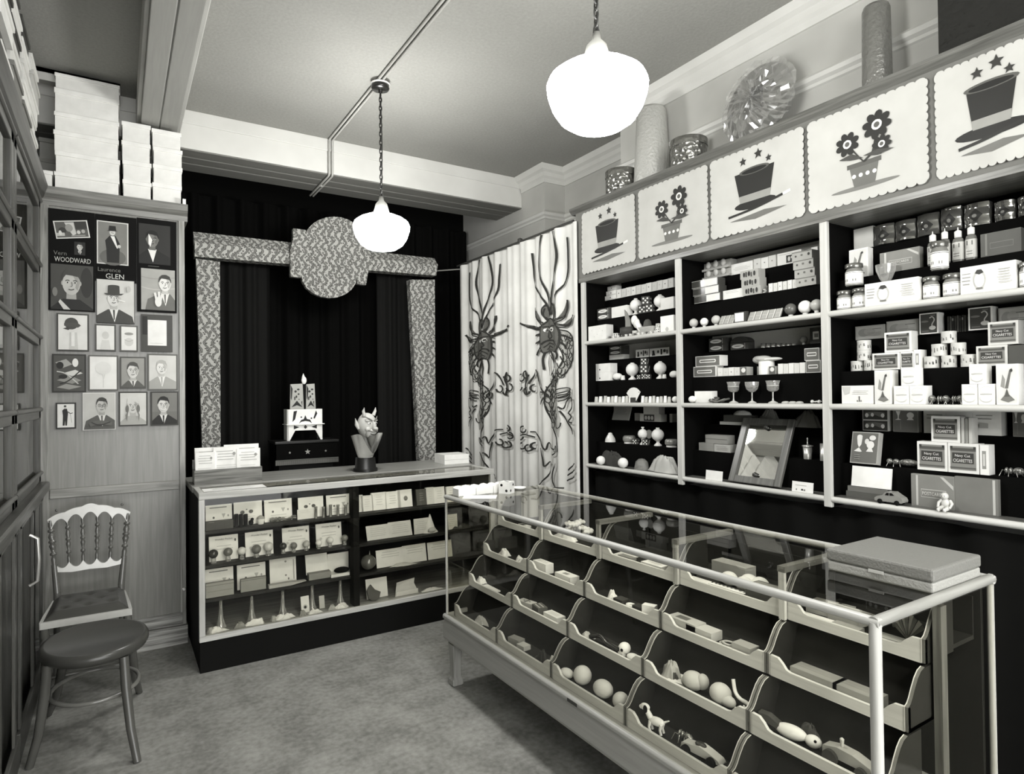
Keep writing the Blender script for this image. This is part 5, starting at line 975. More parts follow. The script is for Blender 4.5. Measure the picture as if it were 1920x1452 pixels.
def bottle(P, lab):
    loc, w, h = P; r = w/2; t = thing('glass_bottle', lab, 'bottle', loc, RS, 'labelled bottles'); c = (0, r, 0)
    m = MB(); m.lathe([(r*.95, 0), (r, .005), (r, h*.58), (r*.85, h*.66), (r*.5, h*.7)], G(110, .12, .6), 16, c, sy=.8); m.build('body', t)
    m = MB(); m.lathe([(r*1.02, h*.06), (r*1.02, h*.56)], LIGHT, 16, c, sy=.8); fb = lambda u, v, l: (u*r, r-.8*r*1.04*math.sqrt(max(0, 1-u*u))-.0006*l-.0008, v*h); m.art([('r', -.5, .4, .5, .52, 80), ('r', -.6, .1, .6, .3, 205), ('r', -.5, .15, .5, .17, 120), ('r', -.5, .22, .5, .24, 120)], fb); m.text('LLL', fb, 0, .46, .07, 225, 1, 7, .8); m.build('label', t)
    m = MB(); m.lathe([(r*.52, h*.7), (r*.6, h*.71), (r*.6, h*.88), (r*.4, h*.9), (r*.12, h*.92), (r*.08, h), (0, h)], WHITE, 14, c); m.build('cap', t)
for a, b, y, lab in ((980, 1082, 470, 'first labelled bottle from the left, right bay top shelf'), (1096, 1196, 440, 'second labelled bottle from the left, right bay top shelf'), (1214, 1326, 430, 'third labelled bottle from the left, right bay top shelf'), (1338, 1450, 395, 'fourth labelled bottle from the left, right bay top shelf')): bottle(at(2, 1, a, b, y), lab)
jar(at(2, 0, 115, 250, 1035), 'lower left jar of the left jar stack, right bay'); jar(at(2, 0, 256, 412, 1010), 'lower right jar of the left jar stack, right bay'); P = at(2, 0, 190, 345, 838); jar((V((P[0].x, P[0].y, LV[2]+.0985)), P[1], .095), 'top jar of the left jar stack, right bay')
jar(at(2, 0, 930, 1084, 900), 'lower left jar of the right jar stack, right bay'); jar(at(2, 0, 1114, 1302, 870), 'lower right jar of the right jar stack, right bay'); P = at(2, 0, 1000, 1166, 680); jar((V((P[0].x, P[0].y, LV[2]+.108)), P[1], .11), 'top jar of the right jar stack, right bay'); jar(at(2, 0, 1850, 1985, 760), 'single jar at the right edge of the photo, right bay')
INKW = lines(.03, .2, .3, .8, 4, 150, 4)+[('e', .36, .5, .11, .34, 190), ('e', .36, .46, .09, .26, 225), ('p', [(.28, .72), (.32, .84), (.4, .84), (.44, .72), (.36, .66)], 60), ('r', .3, .14, .42, .2, 120)]+lines(.68, .95, .25, .8, 6, 165, 5)+[('r', .22, .05, .222, .95, 170), ('r', .6, .05, .602, .95, 170)]
P = at(2, 0, 418, 925, 1000); pbox('long_carton', 'left long white carton with an oval picture, right bay top shelf', 'box', (P[0]-V((.006, 0, 0)), P[1], .092), .03, CARD, INKW, None, 'long oval cartons'); P = at(2, 0, 1310, 1838, 850); pbox('long_carton', 'right long white carton with an oval picture, right bay top shelf', 'box', (P[0]+V((.004, 0, 0)), P[1], .1), .05, CARD, INKW, None, 'long oval cartons')
P = at(2, 0, 455, 660, 780); r = P[1]/2*.88; h = P[2]; t = thing('wine_glass', 'empty wine glass in front of the postcard box, right bay', 'glass', P[0]+V((.013, 0, 0)), RS)
m = MB(); m.lathe([(r, h), (r*.95, h*.86), (r*.6, h*.66), (r*.15, h*.5), (.004, h*.45)], GLS, 24, (0, .03, 0)); m.build('bowl', t); m = MB(); m.lathe([(r*.6, 0), (r*.5, .004), (.004, .012), (.003, h*.46)], G(200, .1, .8), 14, (0, .03, 0)); m.build('stem', t)
# ---- right bay, middle shelf
zc(1540, 560, 5.05)
ENG = [('r', .05, .06, .95, .94, 200), ('e', .3, .5, .2, .3, 170), ('e', .5, .55, .2, .25, 185), ('r', .6, .7, .9, .74, 120)]+lines(.4, .9, .2, .5, 3, 150, 7)
pbox('engraved_card', 'grey card with engraved figures at the left back of the right bay middle shelf', 'card', at(1, 2, 322, 598, 255), .012, LIGHT, ENG, None, 'engraved cards'); pbox('engraved_card', 'wider grey card with engraved figures, second at the back of the right bay', 'card', at(1, 2, 616, 918, 205), .012, LIGHT, ENG, None, 'engraved cards')
SERP = [('r', .07, .05, .93, .95, 72), ('l', [(.55, .75), (.7, .8), (.8, .65), (.68, .45), (.7, .3)], .05, 190), ('e', .7, .28, .18, .1, 205), ('e', .3, .6, .2, .05, 120), ('r', .15, .12, .5, .16, 110), ('r', .6, .85, .85, .88, 130)]
for a, b, y, lab in ((950, 1128, 140, 'left dark picture box with a white border, back of the right bay middle shelf'), (1412, 1640, 85, 'right dark picture box with a white border, back of the right bay middle shelf')): P = at(1, 2, a, b, y); pbox('snake_box', lab, 'box', (P[0]-V((.02, 0, 0)), P[1], min(P[2], .2)), .05, WHITE, SERP, None, 'bordered picture boxes')
packs(9, at(1, 2, 1188, 1395, 160), .03, 'cigar_tube', '%s dark upright tube from the left, back of the right bay middle shelf', 'tube', 'dark upright tubes', [G(55, .3), G(80, .3), G(45, .3)], lambda i: [('r', .1, .7, .9, .85, 140 if i in (2, 6) else 70)])
pbox('engraved_card', 'grey card at the right edge behind the bordered boxes, right bay', 'card', at(1, 2, 1675, 1960, 80), .012, PALE, ENG, None, 'engraved cards')
P = at(1, 1, 255, 372, 592); tin(P, 'lower left tin of the left tin stack, right bay'); Q = at(1, 1, 384, 476, 590); tin((Q[0], Q[1], P[2]), 'lower right tin of the left tin stack, right bay'); R_ = at(1, 1, 312, 434, 480)
tin((V((R_[0].x, R_[0].y, P[0].z+P[2]+.0005)), R_[1], P[2]), 'middle tin of the left tin stack, right bay'); tin((V((R_[0].x, R_[0].y, P[0].z+2*P[2]+.001)), R_[1], P[2]), 'top tin of the left tin stack, right bay')
P = at(1, 1, 482, 742, 515); cig('cigarette_packet', 'left packet under the top packet of the left pile, right bay middle shelf', P); Q = at(1, 1, 748, 872, 495); cig('cigarette_packet', 'right packet under the top packet of the left pile, right bay middle shelf', (Q[0], Q[1], P[2])); Q = at(1, 1, 596, 852, 315, P[0].z+P[2]+.0008); cig('cigarette_packet', 'top packet of the left pile, right bay middle shelf', (Q[0], Q[1], min(Q[2], .1)))
P = at(1, 1, 876, 938, 485); pbox('packet_end', 'white upright packet end beside the left pile, right bay middle shelf', 'packet', P, .05, WHITE, [('r', .25, .2, .75, .8, 150), ('r', .35, .3, .65, .7, 210)], None, 'upright packet ends')
P = at(1, 0, 672, 760, 575, LV[1]+.183); 
tz = at(1, 1, 950, 1085, 548); hz = tz[2]
for lab, a, b, k in (('bottom left', 946, 1086, 0), ('bottom middle', 1108, 1250, 0), ('bottom right', 1294, 1440, 0), ('middle left', 1018, 1160, 1), ('middle right', 1202, 1342, 1), ('top', 1112, 1252, 2)): q = at(1, 1, a, b, 540); tin((V((q[0].x, q[0].y, tz[0].z+k*(hz+.0005))), q[1], hz), '%s tin of the tin pyramid, right bay middle shelf' % lab, 'tin pyramid')
P = at(1, 1, 1465, 1760, 445); cig('cigarette_packet', 'lower packet of the right pile, right bay middle shelf', P, base=215); Q = at(1, 1, 1575, 1862, 215, P[0].z+P[2]+.0008); cig('cigarette_packet', 'upper packet of the right pile, right bay middle shelf', (Q[0], Q[1], min(Q[2], .125)), base=215); P = at(1, 1, 1770, 1960, 440); pbox('dark_box', 'dark box at the right edge beside the right packet pile', 'box', P, .05, G(80))
pbox('envelope_card', 'stained white card with small print at the left front of the right bay', 'card', at(1, 0, 192, 488, 825), .03, CARD, lines(.35, .9, .5, .75, 3, 170, 9)+[('p', [(.02, .95), (.3, .95), (.26, .6), (.1, .5)], 195), ('r', .56, .12, .59, .42, 60), ('r', .5, .12, .53, .2, 80), ('r', .62, .12, .65, .2, 80)])
def heights(xl, xr, yt): return at(1, 0, xl, xr, yt)
P = at(1, 0, 502, 660, 680); pbox('picture_carton', 'tall white picture carton at the front left of the right bay middle shelf', 'box', P, .055, WHITE, BIRD, None, 'picture cartons'); P = at(1, 0, 1652, 1860, 620); pbox('picture_carton', 'tall white picture carton at the front right of the right bay middle shelf', 'box', P, .05, WHITE, BIRD, None, 'picture cartons')
ARC = [('e', .5, .72, .36, .17, 205), ('e', .5, .70, .36, .17, 228), ('r', .15, .48, .85, .53, 190), ('e', .5, .28, .36, .17, 205), ('e', .5, .31, .36, .17, 228), ('r', .02, .0, .04, 1, 190)]
def trio(l1, l2, r1, r2, t1, t2, tt, nm):
    P = at(1, 0, l1, l2, tt); pbox('white_carton', 'lower left carton of the %s white carton trio, right bay' % nm, 'box', P, .055, WHITE, ARC, None, 'white carton trios'); Q = at(1, 0, r1, r2, tt); pbox('white_carton', 'lower right carton of the %s white carton trio, right bay' % nm, 'box', (Q[0], Q[1], P[2]), .055, WHITE, ARC, None, 'white carton trios'); S_ = at(1, 0, t1, t2, tt); pbox('white_carton', 'top carton of the %s white carton trio, right bay' % nm, 'box', (S_[0]+V((0, 0, P[2]+.0006)), S_[1], P[2]*.97), .055, WHITE, ARC, None, 'white carton trios')
trio(684, 830, 834, 982, 756, 900, 828, 'left'); trio(1328, 1476, 1482, 1640, 1402, 1552, 812, 'right')
P = at(1, 0, 672, 760, 575); tin((V((TIERX[1]-.052, P[0].y-.0, LV[1]+.0)), P[1]*.8, .05), 'small tin between the left cigarette pile and the carton trio, right bay', 'small picture tins') if 0 else None
def bug(P, lab, grp, L=None):
    loc, w, h = P; t = thing('toy_insect', lab, 'toy insect', loc, RS, grp); L = L or w; bd = G(150, .2, .7, .6)
    m = MB(); m.ball((L*.2, .03, .02), (L*.3, .012, .014), bumpy(140, .2, .6, 120, .6)); m.build('abdomen', t); m = MB(); m.ball((-L*.18, .03, .02), (L*.1, .01, .012), bd); m.build('thorax', t); m = MB(); m.ball((-L*.38, .03, .02), (L*.1, .01, .012), bd); m.build('head', t)
    for k in range(3):
        for s in (-1, 1): m = MB(); m.tube([(-L*.18+.01*(k-1), .03+s*.006, .018), (-L*.18+.02*(k-1), .03+s*.016, .024), (-L*.18+.028*(k-1), .03+s*.024, .001)], .0014, bd, 5); m.build('leg', t)
for k, (a, b) in enumerate(((930, 1050), (1060, 1180), (1200, 1310))): bug(at(1, 0, a, b, 920), '%s metal toy insect on the right bay middle shelf' % ['left', 'middle', 'right'][k], 'metal toy insects')
# ---- right bay, bottom shelf
zc(1540, 740, 5.05)
P = at(0, 2, 392, 635, 310); TEETH = [('r', .03, .06, .97, .94, 62), ('p', [(.12, .7), (.22, .75), (.5, .82), (.78, .75), (.88, .7), (.86, .35), (.78, .45), (.7, .3), (.5, .5), (.3, .3), (.22, .45), (.14, .35)], 110), ('e', .18, .45, .07, .2, 225), ('e', .4, .5, .06, .18, 228), ('e', .8, .45, .07, .2, 225)]
for k, nm in ((0, 'lower'), (1, 'upper')): pbox('teeth_box', '%s dark box with pale curved teeth, right bay bottom shelf' % nm, 'box', (P[0]+V((0, 0, .0465*k)), P[1], .046), .05, LIGHT, TEETH, None, 'dark teeth boxes')
FIGS = [('r', .03, .03, .97, .97, 110), ('p', [(.12, .98), (.32, .98), (.25, .75), (.24, .62), (.34, .56), (.08, .56), (.2, .62), (.2, .75)], 228), ('e', .7, .78, .14, .14, 225), ('p', [(.66, .7), (.74, .7), (.84, .56), (.56, .56)], 225), ('r', .3, .1, .33, .5, 135)]
P = at(0, 2, 678, 918, 220); pbox('goblet_card', 'grey card printed with two white goblets, right bay bottom shelf', 'card', (P[0], P[1], .09), .03, MID, FIGS, None, 'goblet cards'); P = at(0, 2, 1812, 1960, 230); pbox('goblet_card', 'grey goblet card at the right edge of the photo, right bay bottom shelf', 'card', (P[0], P[1], .09), .03, MID, FIGS, None, 'goblet cards')
P = at(0, 2, 962, 1712, 250); pbox('long_carton', 'long white carton with an inkwell picture, right bay bottom shelf', 'box', (P[0], P[1]*.98, .09), .05, CARD, [('e', .46, .45, .1, .34, 185), ('e', .46, .42, .085, .28, 222), ('p', [(.39, .68), (.42, .8), (.5, .8), (.55, .68), (.47, .6)], 50), ('r', .31, .08, .312, .92, 150), ('r', .655, .08, .657, .92, 150)]+lines(.04, .29, .6, .9, 2, 140, 3)+lines(.1, .26, .3, .5, 2, 150, 4)+lines(.68, .94, .62, .9, 2, 140, 5)+[('r', .74, .3, .85, .5, 170)])
GOB = [('r', .03, .03, .97, .97, 105), ('e', .3, .85, .1, .06, 228), ('p', [(.2, .82), (.4, .82), (.38, .6), (.3, .5), (.24, .6)], 228), ('p', [(.3, .5), (.42, .38), (.36, .36), (.12, .38)], 225), ('e', .58, .7, .08, .09, 222), ('e', .78, .82, .12, .08, 225), ('e', .72, .6, .14, .12, 228), ('p', [(.66, .5), (.78, .5), (.84, .38), (.58, .38)], 225)]+lines(.15, .4, .1, .3, 3, 150)
P = at(0, 1, 290, 545, 410); pbox('figure_carton', 'leaning grey carton printed with white comic figures, right bay bottom shelf', 'box', (P[0]+V((-.02, 0, 0)), P[1], .135), .03, PALE, GOB, None, None, tilt=-.2)
bug(at(0, 1, 575, 890, 640), 'large toy ant on the right bay bottom shelf', 'metal toy insects'); bug(at(0, 1, 1700, 1900, 740), 'dark toy insect in the shade at the right edge, right bay bottom shelf', 'metal toy insects')
P = at(0, 1, 908, 1192, 560); cig('cigarette_packet', 'lower left packet of the bottom shelf pile, right bay', (P[0], P[1], .112)); Q = at(0, 1, 1200, 1490, 580); cig('cigarette_packet', 'lower right packet of the bottom shelf pile, right bay', (Q[0], Q[1], .112)); Q = at(0, 1, 1042, 1312, 390); cig('cigarette_packet', 'top packet of the bottom shelf pile, right bay', (V((Q[0].x, Q[0].y, P[0].z+.1128)), Q[1], .1))
Q = at(0, 1, 1322, 1430, 400); packs(3, (V((Q[0].x, Q[0].y, P[0].z+.1128)), Q[1], .096), .05, 'packet_end', '%s upright packet end on the bottom shelf pile, right bay', 'packet', 'upright packet ends', [LIGHT, MID, LIGHT])
P = at(0, 1, 1502, 1585, 575); pbox('packet_end', 'white upright packet end right of the bottom shelf pile, right bay', 'packet', (P[0], P[1], .11), .05, WHITE, [('r', .25, .2, .7, .8, 150), ('r', .35, .3, .6, .7, 205)], None, 'upright packet ends')
P = at(0, 0, 185, 590, 930); pbox('dark_album', 'lower dark album at the left front of the right bay bottom shelf', 'album', (P[0]+V((.04, 0, 0)), P[1], .026), .035, G(92), None, None, 'dark albums'); pbox('dark_album', 'upper dark album at the left front of the right bay bottom shelf', 'album', (P[0]+V((.041, 0, .0265)), P[1]*.93, .022), .034, G(112), None, None, 'dark albums'); Q = at(0, 0, 228, 600, 755); pbox('blank_card', 'blank white card standing on the dark albums, right bay', 'card', (Q[0]+V((.042, 0, .0492)), Q[1], .085), .008, WHITE, None, None, None, tilt=-.15)
P = at(0, 0, 520, 785, 960); L_ = P[1]; t = thing('toy_car', 'small grey toy saloon car on the right bay bottom shelf', 'toy car', P[0]+V((-.014, 0, 0)), RS); cm = G(140, .3, .5)
m = MB(); side = [(-.5, .12), (-.5, .26), (-.4, .36), (-.22, .42), (-.1, .60), (.14, .62), (.3, .48), (.46, .36), (.5, .22), (.48, .12)]; m.prism([(a*L_, b*L_*.75) for a, b in side], .0, L_*.42, cm, 1); m.build('body', t, bevel=.004)
m = MB(); m.prism([(a*L_, b*L_*.75) for a, b in ((-.12, .44), (-.06, .56), (.02, .57), (.02, .44))], -.0006, L_*.42+.0006, BLACK, 1); m.prism([(a*L_, b*L_*.75) for a, b in ((.05, .44), (.05, .57), (.13, .57), (.22, .46))], -.0006, L_*.42+.0006, BLACK, 1); m.build('window', t)
for wx in (-.3, .3):
    for wy in (-.002, L_*.42-.006): m = MB(); m.lathe([(L_*.09, 0), (L_*.09, .008), (L_*.05, .009), (0, .009)], BLACK, 14, T=Matrix.Translation((wx*L_, wy+.008, L_*.09)) @ Matrix.Rotation(pi/2, 4, 'X')); m.build('wheel', t)
P = at(0, 0, 795, 1205, 830); pbox('postcard_box', 'left postcard box behind the baby doll, right bay bottom shelf', 'box', (P[0]+V((.045, 0, 0)), P[1], .125), .02, MID, POST, None, 'postcard boxes', [('POSTCARDS', .53, .43, .1, 215, .5)]); P = at(0, 0, 1208, 1620, 860); pbox('postcard_box', 'right plain box beside the baby doll, right bay bottom shelf', 'box', (P[0]+V((.045, 0, 0)), P[1], .13), .02, G(118), [('r', .88, .02, .94, .98, 190)], None, 'postcard boxes')
P = at(0, 0, 1078, 1238, 915); s = P[1]/.06; t = thing('baby_doll', 'small pale seated baby doll in front of the postcard boxes', 'doll', P[0]+V((-.002, 0, 0)), RS); sk = G(205, .35)
m = MB(); m.ball((0, .02, .028*s), (.017*s, .014*s, .02*s), sk); m.build('body', t); m = MB(); m.ball((-.004*s, .018, .058*s), (.014*s, .014*s, .0145*s), sk); m.ball((-.004*s, .018-.0135*s, .056*s), (.003*s, .003*s, .0025*s), sk); m.ball((-.009*s, .018-.0125*s, .06*s), .0014*s, G(60)); m.ball((.001*s, .018-.0128*s, .06*s), .0014*s, G(60)); m.build('head', t)
for sx in (-1, 1): m = MB(); m.tube([(sx*.014*s, .02, .042*s), (sx*.024*s, .014, .03*s), (sx*.022*s, .004, .018*s)], [.006*s, .006*s, .0045*s], sk, 8); m.ball((sx*.021*s, .002, .016*s), .005*s, sk); m.build('arm', t); m = MB(); m.tube([(sx*.009*s, .016, .014*s), (sx*.012*s, -.002, .011*s), (sx*.011*s, -.016, .007*s)], [.009*s, .008*s, .006*s], sk, 8); m.ball((sx*.011*s, -.019, .008*s), (.006*s, .006*s, .008*s), sk); m.build('leg', t)
# ================================================================ PORTRAITS ON THE OAK CUPBOARD
YPan = 4.3545
def person(cx, cy, s, a, skin=200, hair=50, suit=45, shirt=222, hat=None, glasses=False, wrap=False, tilt=0, side=0, tie=True):
    """head and shoulders; s = half height of the head in units of the picture height, a = width / height"""
    q = 1/a; o = []; f = .74*s*q
    o.append(('p', [(max(0, cx-2.5*s*q), 0), (max(0, cx-2.2*s*q), max(0, cy-2.1*s)), (cx-.7*s*q, cy-1.35*s), (cx+.7*s*q, cy-1.35*s), (min(1, cx+2.2*s*q), max(0, cy-2.1*s)), (min(1, cx+2.5*s*q), 0)], suit))
    if shirt: o.append(('p', [(cx-.55*s*q, cy-1.25*s), (cx+.55*s*q, cy-1.25*s), (cx+.08*s*q, max(0.01, cy-2.9*s))], shirt))
    if tie and shirt: o.append(('p', [(cx-.12*s*q, cy-1.4*s), (cx+.12*s*q, cy-1.4*s), (cx+.1*s*q, max(.02, cy-2.5*s)), (cx-.02*s*q, max(.02, cy-2.6*s))], suit))
    o.append(('p', [(cx-.38*s*q, cy-.5*s), (cx+.38*s*q, cy-.5*s), (cx+.42*s*q, cy-1.35*s), (cx-.42*s*q, cy-1.35*s)], skin*.86))
    if not hat: o.append(('e', cx, cy+.22*s, f*1.1, s*.92, hair))
    for e in (-1, 1): o.append(('e', cx+e*f*.98, cy-.05*s, f*.16, s*.2, skin*.85))
    o.append(('e', cx, cy-.08*s, f, s*.93, skin))
    o.append(('p', [(cx+f*.1, cy+.7*s), (cx+f*.75, cy+.5*s), (cx+f*.98, cy), (cx+f*.7, cy-.65*s), (cx+f*.45, cy-.4*s), (cx+f*.55, cy+.1*s)], skin*.82))
    if not hat and not wrap: o.append(('p', [(cx-f*1.0, cy+.25*s), (cx-f*.6, cy+.62*s), (cx+f*.1, cy+.58*s), (cx+f*.75, cy+.5*s), (cx+f*1.0, cy+.2*s), (cx+f*.85, cy+.9*s), (cx+f*.2, cy+1.12*s), (cx-f*.5, cy+1.08*s), (cx-f*.95, cy+.75*s)], hair))
    if wrap: o.append(('p', [(cx-f*1.1, cy+.2*s), (cx-f*.5, cy+.5*s), (cx+f*.5, cy+.5*s), (cx+f*1.1, cy+.2*s), (cx+f*.9, cy+1.0*s), (cx, cy+1.3*s), (cx-f*.9, cy+1.0*s)], 205)); o.append(('e', cx-f*1.0, cy-.4*s, f*.3, s*.5, hair)); o.append(('e', cx+f*1.0, cy-.4*s, f*.3, s*.5, hair))
    for e in (-1, 1):
        o.append(('l', [(cx+e*f*.2, cy+.14*s), (cx+e*f*.42, cy+.2*s), (cx+e*f*.66, cy+.12*s)], .07*s, hair)); o.append(('e', cx+e*f*.42, cy-.0*s, f*.17, s*.065, 225)); o.append(('e', cx+e*f*.42, cy-.0*s, f*.09, s*.07, 40))
        if glasses: o.append(('l', [(cx+e*f*.42+f*.26*cos(k*pi/6), cy+.19*s*sin(k*pi/6)) for k in range(13)], .04*s, 60))
    o.append(('l', [(cx+f*.03, cy+.05*s), (cx+f*.1, cy-.25*s), (cx-f*.08, cy-.34*s)], .06*s, skin*.6)); o.append(('l', [(cx-f*.3, cy-.55*s), (cx, cy-.6*s), (cx+f*.32, cy-.53*s)], .08*s, skin*.45))
    if hat:
        o += [('p', [(cx-f*.95, cy+.4*s), (cx-f*.9, cy+1.35*s), (cx+f*.9, cy+1.4*s), (cx+f*.95, cy+.42*s)], hat), ('e', cx, cy+1.37*s, f*.9, s*.14, hat), ('p', [(cx-f*1.6, cy+.5*s), (cx-f*1.2, cy+.32*s), (cx, cy+.25*s), (cx+f*1.2, cy+.34*s), (cx+f*1.65, cy+.55*s), (cx+f*1.0, cy+.52*s), (cx, cy+.45*s), (cx-f*1.0, cy+.5*s)], hat)]
    return o
zc(0, 380, 3.157)
def prect(xl, yt, xr, yb):
    a = on(1, YPan, *pix(xl, (yt+yb)/2)); b = on(1, YPan, *pix(xr, (yt+yb)/2)); xm = (xl+xr)/2
    t_ = on(1, YPan, *pix(xm, yt)); u_ = on(1, YPan, *pix(xm, yb)); return (a.x+b.x)/2, u_.z, b.x-a.x, t_.z-u_.z
def photo(mb, x0, z0, w, h, bg, shapes, y=-.003, rot=0):
    c, s_ = cos(rot), sin(rot)
    def f(u, v, l):
        du = (u-.5)*w; dv = (v-.5)*h; return (x0+du*c-dv*s_, y-.0004*(l+1), z0+h/2+du*s_+dv*c)
    mb.art([('r', 0, 0, 1, 1, bg)]+[(q if q[0] != 'p' else ('p', [(min(1, max(0, u)), min(1, max(0, v))) for u, v in q[1]], q[2])) for q in shapes], f, w/h); return f
def picture(lab, R4, frame, bg, shapes, glass=True, fr=.008):
    x, z, w, h = prect(*R4); t = thing('portrait_print', lab, 'picture', (x, YPan, z), 0, 'portraits on the oak cupboard')
    m = MB(); m.box(-w/2, w/2, -.006, .001, 0, h, tomat(frame)); m.build('mount', t)
    m = MB(); photo(m, 0, fr, w-2*fr, h-2*fr, bg, shapes, -.0062); m.build('photograph', t)
def board(lab, R4): x, z, w, h = prect(*R4); t = thing('poster_board', lab, 'poster', (x, YPan, z), 0, 'black display boards'); m = MB(); m.box(-w/2, w/2, -.004, .001, 0, h, G(15, .7, .12)); m.build('board', t); return t, x, z
def onboard(t, bx, bz, R4, bg, shapes, edge=None, rot=0):
    x, z, w, h = prect(*R4); m = MB()
    if edge: photo(m, x-bx, z-bz, w, h, edge, [], -.0041, rot); photo(m, x-bx, z-bz+.006, w-.012, h-.012, bg, shapes, -.0047, rot)
    else: photo(m, x-bx, z-bz, w, h, bg, shapes, -.0042, rot)
    m.build('photograph', t)
t, bx, bz = board('black display board with the crooked stage photo and a frowning young man', (287, 48, 562, 642))
onboard(t, bx, bz, (322, 108, 526, 212), 90, [('p', [(.3, .95), (.6, .95), (.62, .2), (.5, .1), (.42, .4)], 200), ('e', .42, .6, .12, .25, 150), ('e', .2, .45, .12, .2, 60), ('r', .0, .1, .25, .3, 190), ('e', .7, .3, .06, .12, 200), ('e', .85, .35, .06, .12, 170), ('r', .62, .5, 1, .98, 55), ('e', .12, .3, .05, .15, 210), ('r', .45, .05, .9, .12, 150)], 215, .16)
onboard(t, bx, bz, (440, 235, 505, 312), 36, person(.5, .62, .27, .8, 205, 60, 40, 205))
onboard(t, bx, bz, (300, 370, 552, 636), 70, [('e', .84, .62, .15, .34, 50)]+person(.48, .6, .27, .95, 190, 70, 38, None)+[('p', [(.22, .22), (.46, 0), (.3, 0), (.18, .16)], 205), ('e', .1, .38, .06, .1, 120)])
x, z, w_, h_ = prect(320, 320, 540, 360); m = MB(); f = lambda u, v, l: (x-bx+(u-.5)*w_, -.0046, z-bz+v*h_); m.text('WOODWARD', f, .5, .45, .72, 200, w_/h_, 1, .98); m.text('Vern', f, .16, 1.35, .6, 110, w_/h_, 1, .35); m.build('lettering', t)
t, bx, bz = board('black display board with a top hatted conjuror in a white bordered photo', (563, 80, 808, 470))
onboard(t, bx, bz, (573, 115, 760, 368), 125, [('e', .5, .15, .45, .2, 100)]+[('p', [(.3, .02), (.28, .35), (.24, .55), (.4, .68), (.6, .68), (.74, .5), (.72, .02)], 36), ('p', [(.42, .67), (.56, .67), (.68, .38), (.64, .38)], 228), ('e', .49, .76, .1, .075, 205), ('p', [(.36, .8), (.38, .92), (.6, .92), (.62, .8)], 34), ('p', [(.3, .79), (.5, .83), (.68, .8), (.5, .79)], 34), ('e', .72, .43, .06, .04, 200), ('l', [(.44, .75), (.54, .745)], .012, 90)], 215)
x, z, w_, h_ = prect(625, 418, 735, 455); m = MB(); f = lambda u, v, l: (x-bx+(u-.5)*w_, -.0046, z-bz+v*h_); m.text('GLEN', f, .5, .45, .8, 205, w_/h_, 1, .98); m.text('Laurence', f, .2, 1.45, .62, 120, w_/h_, 1, 1.2); m.build('lettering', t)
t, bx, bz = board('black display board with a dark side lit portrait above a pale portrait', (810, 103, 1045, 650))
onboard(t, bx, bz, (822, 132, 1008, 366), 42, person(.42, .62, .2, .8, 120, 26, 30, 225, tie=False)+[('p', [(.3, .75), (.3, .5), (.36, .42), (.42, .6)], 232)])
onboard(t, bx, bz, (835, 396, 1035, 638), 165, [('l', [(0, .8), (.4, .76), (1, .82)], .02, 150), ('l', [(0, .55), (.4, .5), (1, .55)], .02, 185)]+person(.7, .66, .19, .82, 222, 62, 105, 225)+[('e', .5, .2, .1, .12, 228), ('l', [(.46, .2), (.4, .42)], .05, 228), ('l', [(.52, .22), (.52, .45)], .05, 228), ('l', [(.56, .2), (.6, .38)], .045, 225)])
x, z, w_, h_ = prect(875, 374, 955, 384); m = MB(); f = lambda u, v, l: (x-bx+(u-.5)*w_, -.0046, z-bz+v*h_); m.art(lines(0, 1, 0, 1, 1, 120), f); m.build('caption', t)
picture('portrait print of a man in a wide dark hat smoking, below the middle black board', (570, 458, 797, 716), 60, 205, person(.45, .58, .2, .88, 215, 60, 70, 228, hat=66)+[('l', [(.56, .54), (.75, .5)], .02, 235), ('e', .85, .8, .06, .08, 185)], fr=.003)
picture('framed picture of a floating bowler hat above a pale figure', (335, 658, 527, 880), 70, 222, [('p', [(.36, .0), (.38, .5), (.64, .5), (.68, 0)], 200), ('e', .45, .75, .24, .17, 72), ('p', [(.2, .68), (.68, .64), (.78, .7), (.66, .78), (.2, .76)], 78), ('p', [(.16, .6), (.34, .56), (.42, .6), (.3, .64)], 62), ('r', .44, .1, .56, .5, 232)])
picture('small washed out framed print left of the pair below the hat portrait', (562, 722, 686, 880), 80, 226, [('e', .5, .6, .2, .16, 205), ('p', [(.2, 0), (.3, .4), (.7, .4), (.8, 0)], 212)])
picture('small washed out framed print right of the pair below the hat portrait', (709, 729, 816, 883), 90, 228, [('e', .5, .7, .3, .06, 150), ('e', .5, .35, .3, .18, 206), ('l', [(.2, .45), (.5, .38), (.8, .45)], .02, 170)])
picture('white sheet in a wide dark mount', (834, 665, 1021, 884), 72, 72, [('r', .18, .14, .84, .88, 232), ('r', 0, .45, .17, .98, 40), ('r', .26, .2, .7, .21, 190)])
picture('dark abstract looking framed stage photo, at the left of the fourth row', (308, 898, 510, 1124), 50, 78, [('p', [(.05, .8), (.4, .9), (.6, .75), (.3, .65)], 160), ('e', .2, .72, .12, .1, 35), ('e', .7, .8, .1, .12, 225), ('p', [(.1, .3), (.5, .45), (.9, .3), (.6, .2)], 140), ('p', [(.3, .5), (.7, .6), (.95, .5), (.6, .42)], 210), ('e', .3, .4, .14, .06, 40), ('p', [(.1, .1), (.4, .2), (.9, .12), (.5, .04)], 150), ('l', [(.1, .55), (.4, .48), (.8, .2)], .03, 190), ('l', [(.2, .2), (.5, .3), (.9, .6)], .03, 45)])
picture('pale framed print with a faint tree shape, second in the fourth row', (522, 905, 700, 1114), 95, 230, [('l', [(.5, .05), (.48, .4), (.3, .7)], .03, 214), ('l', [(.5, .3), (.6, .6), (.75, .75)], .03, 214), ('e', .5, .65, .3, .2, 222)])
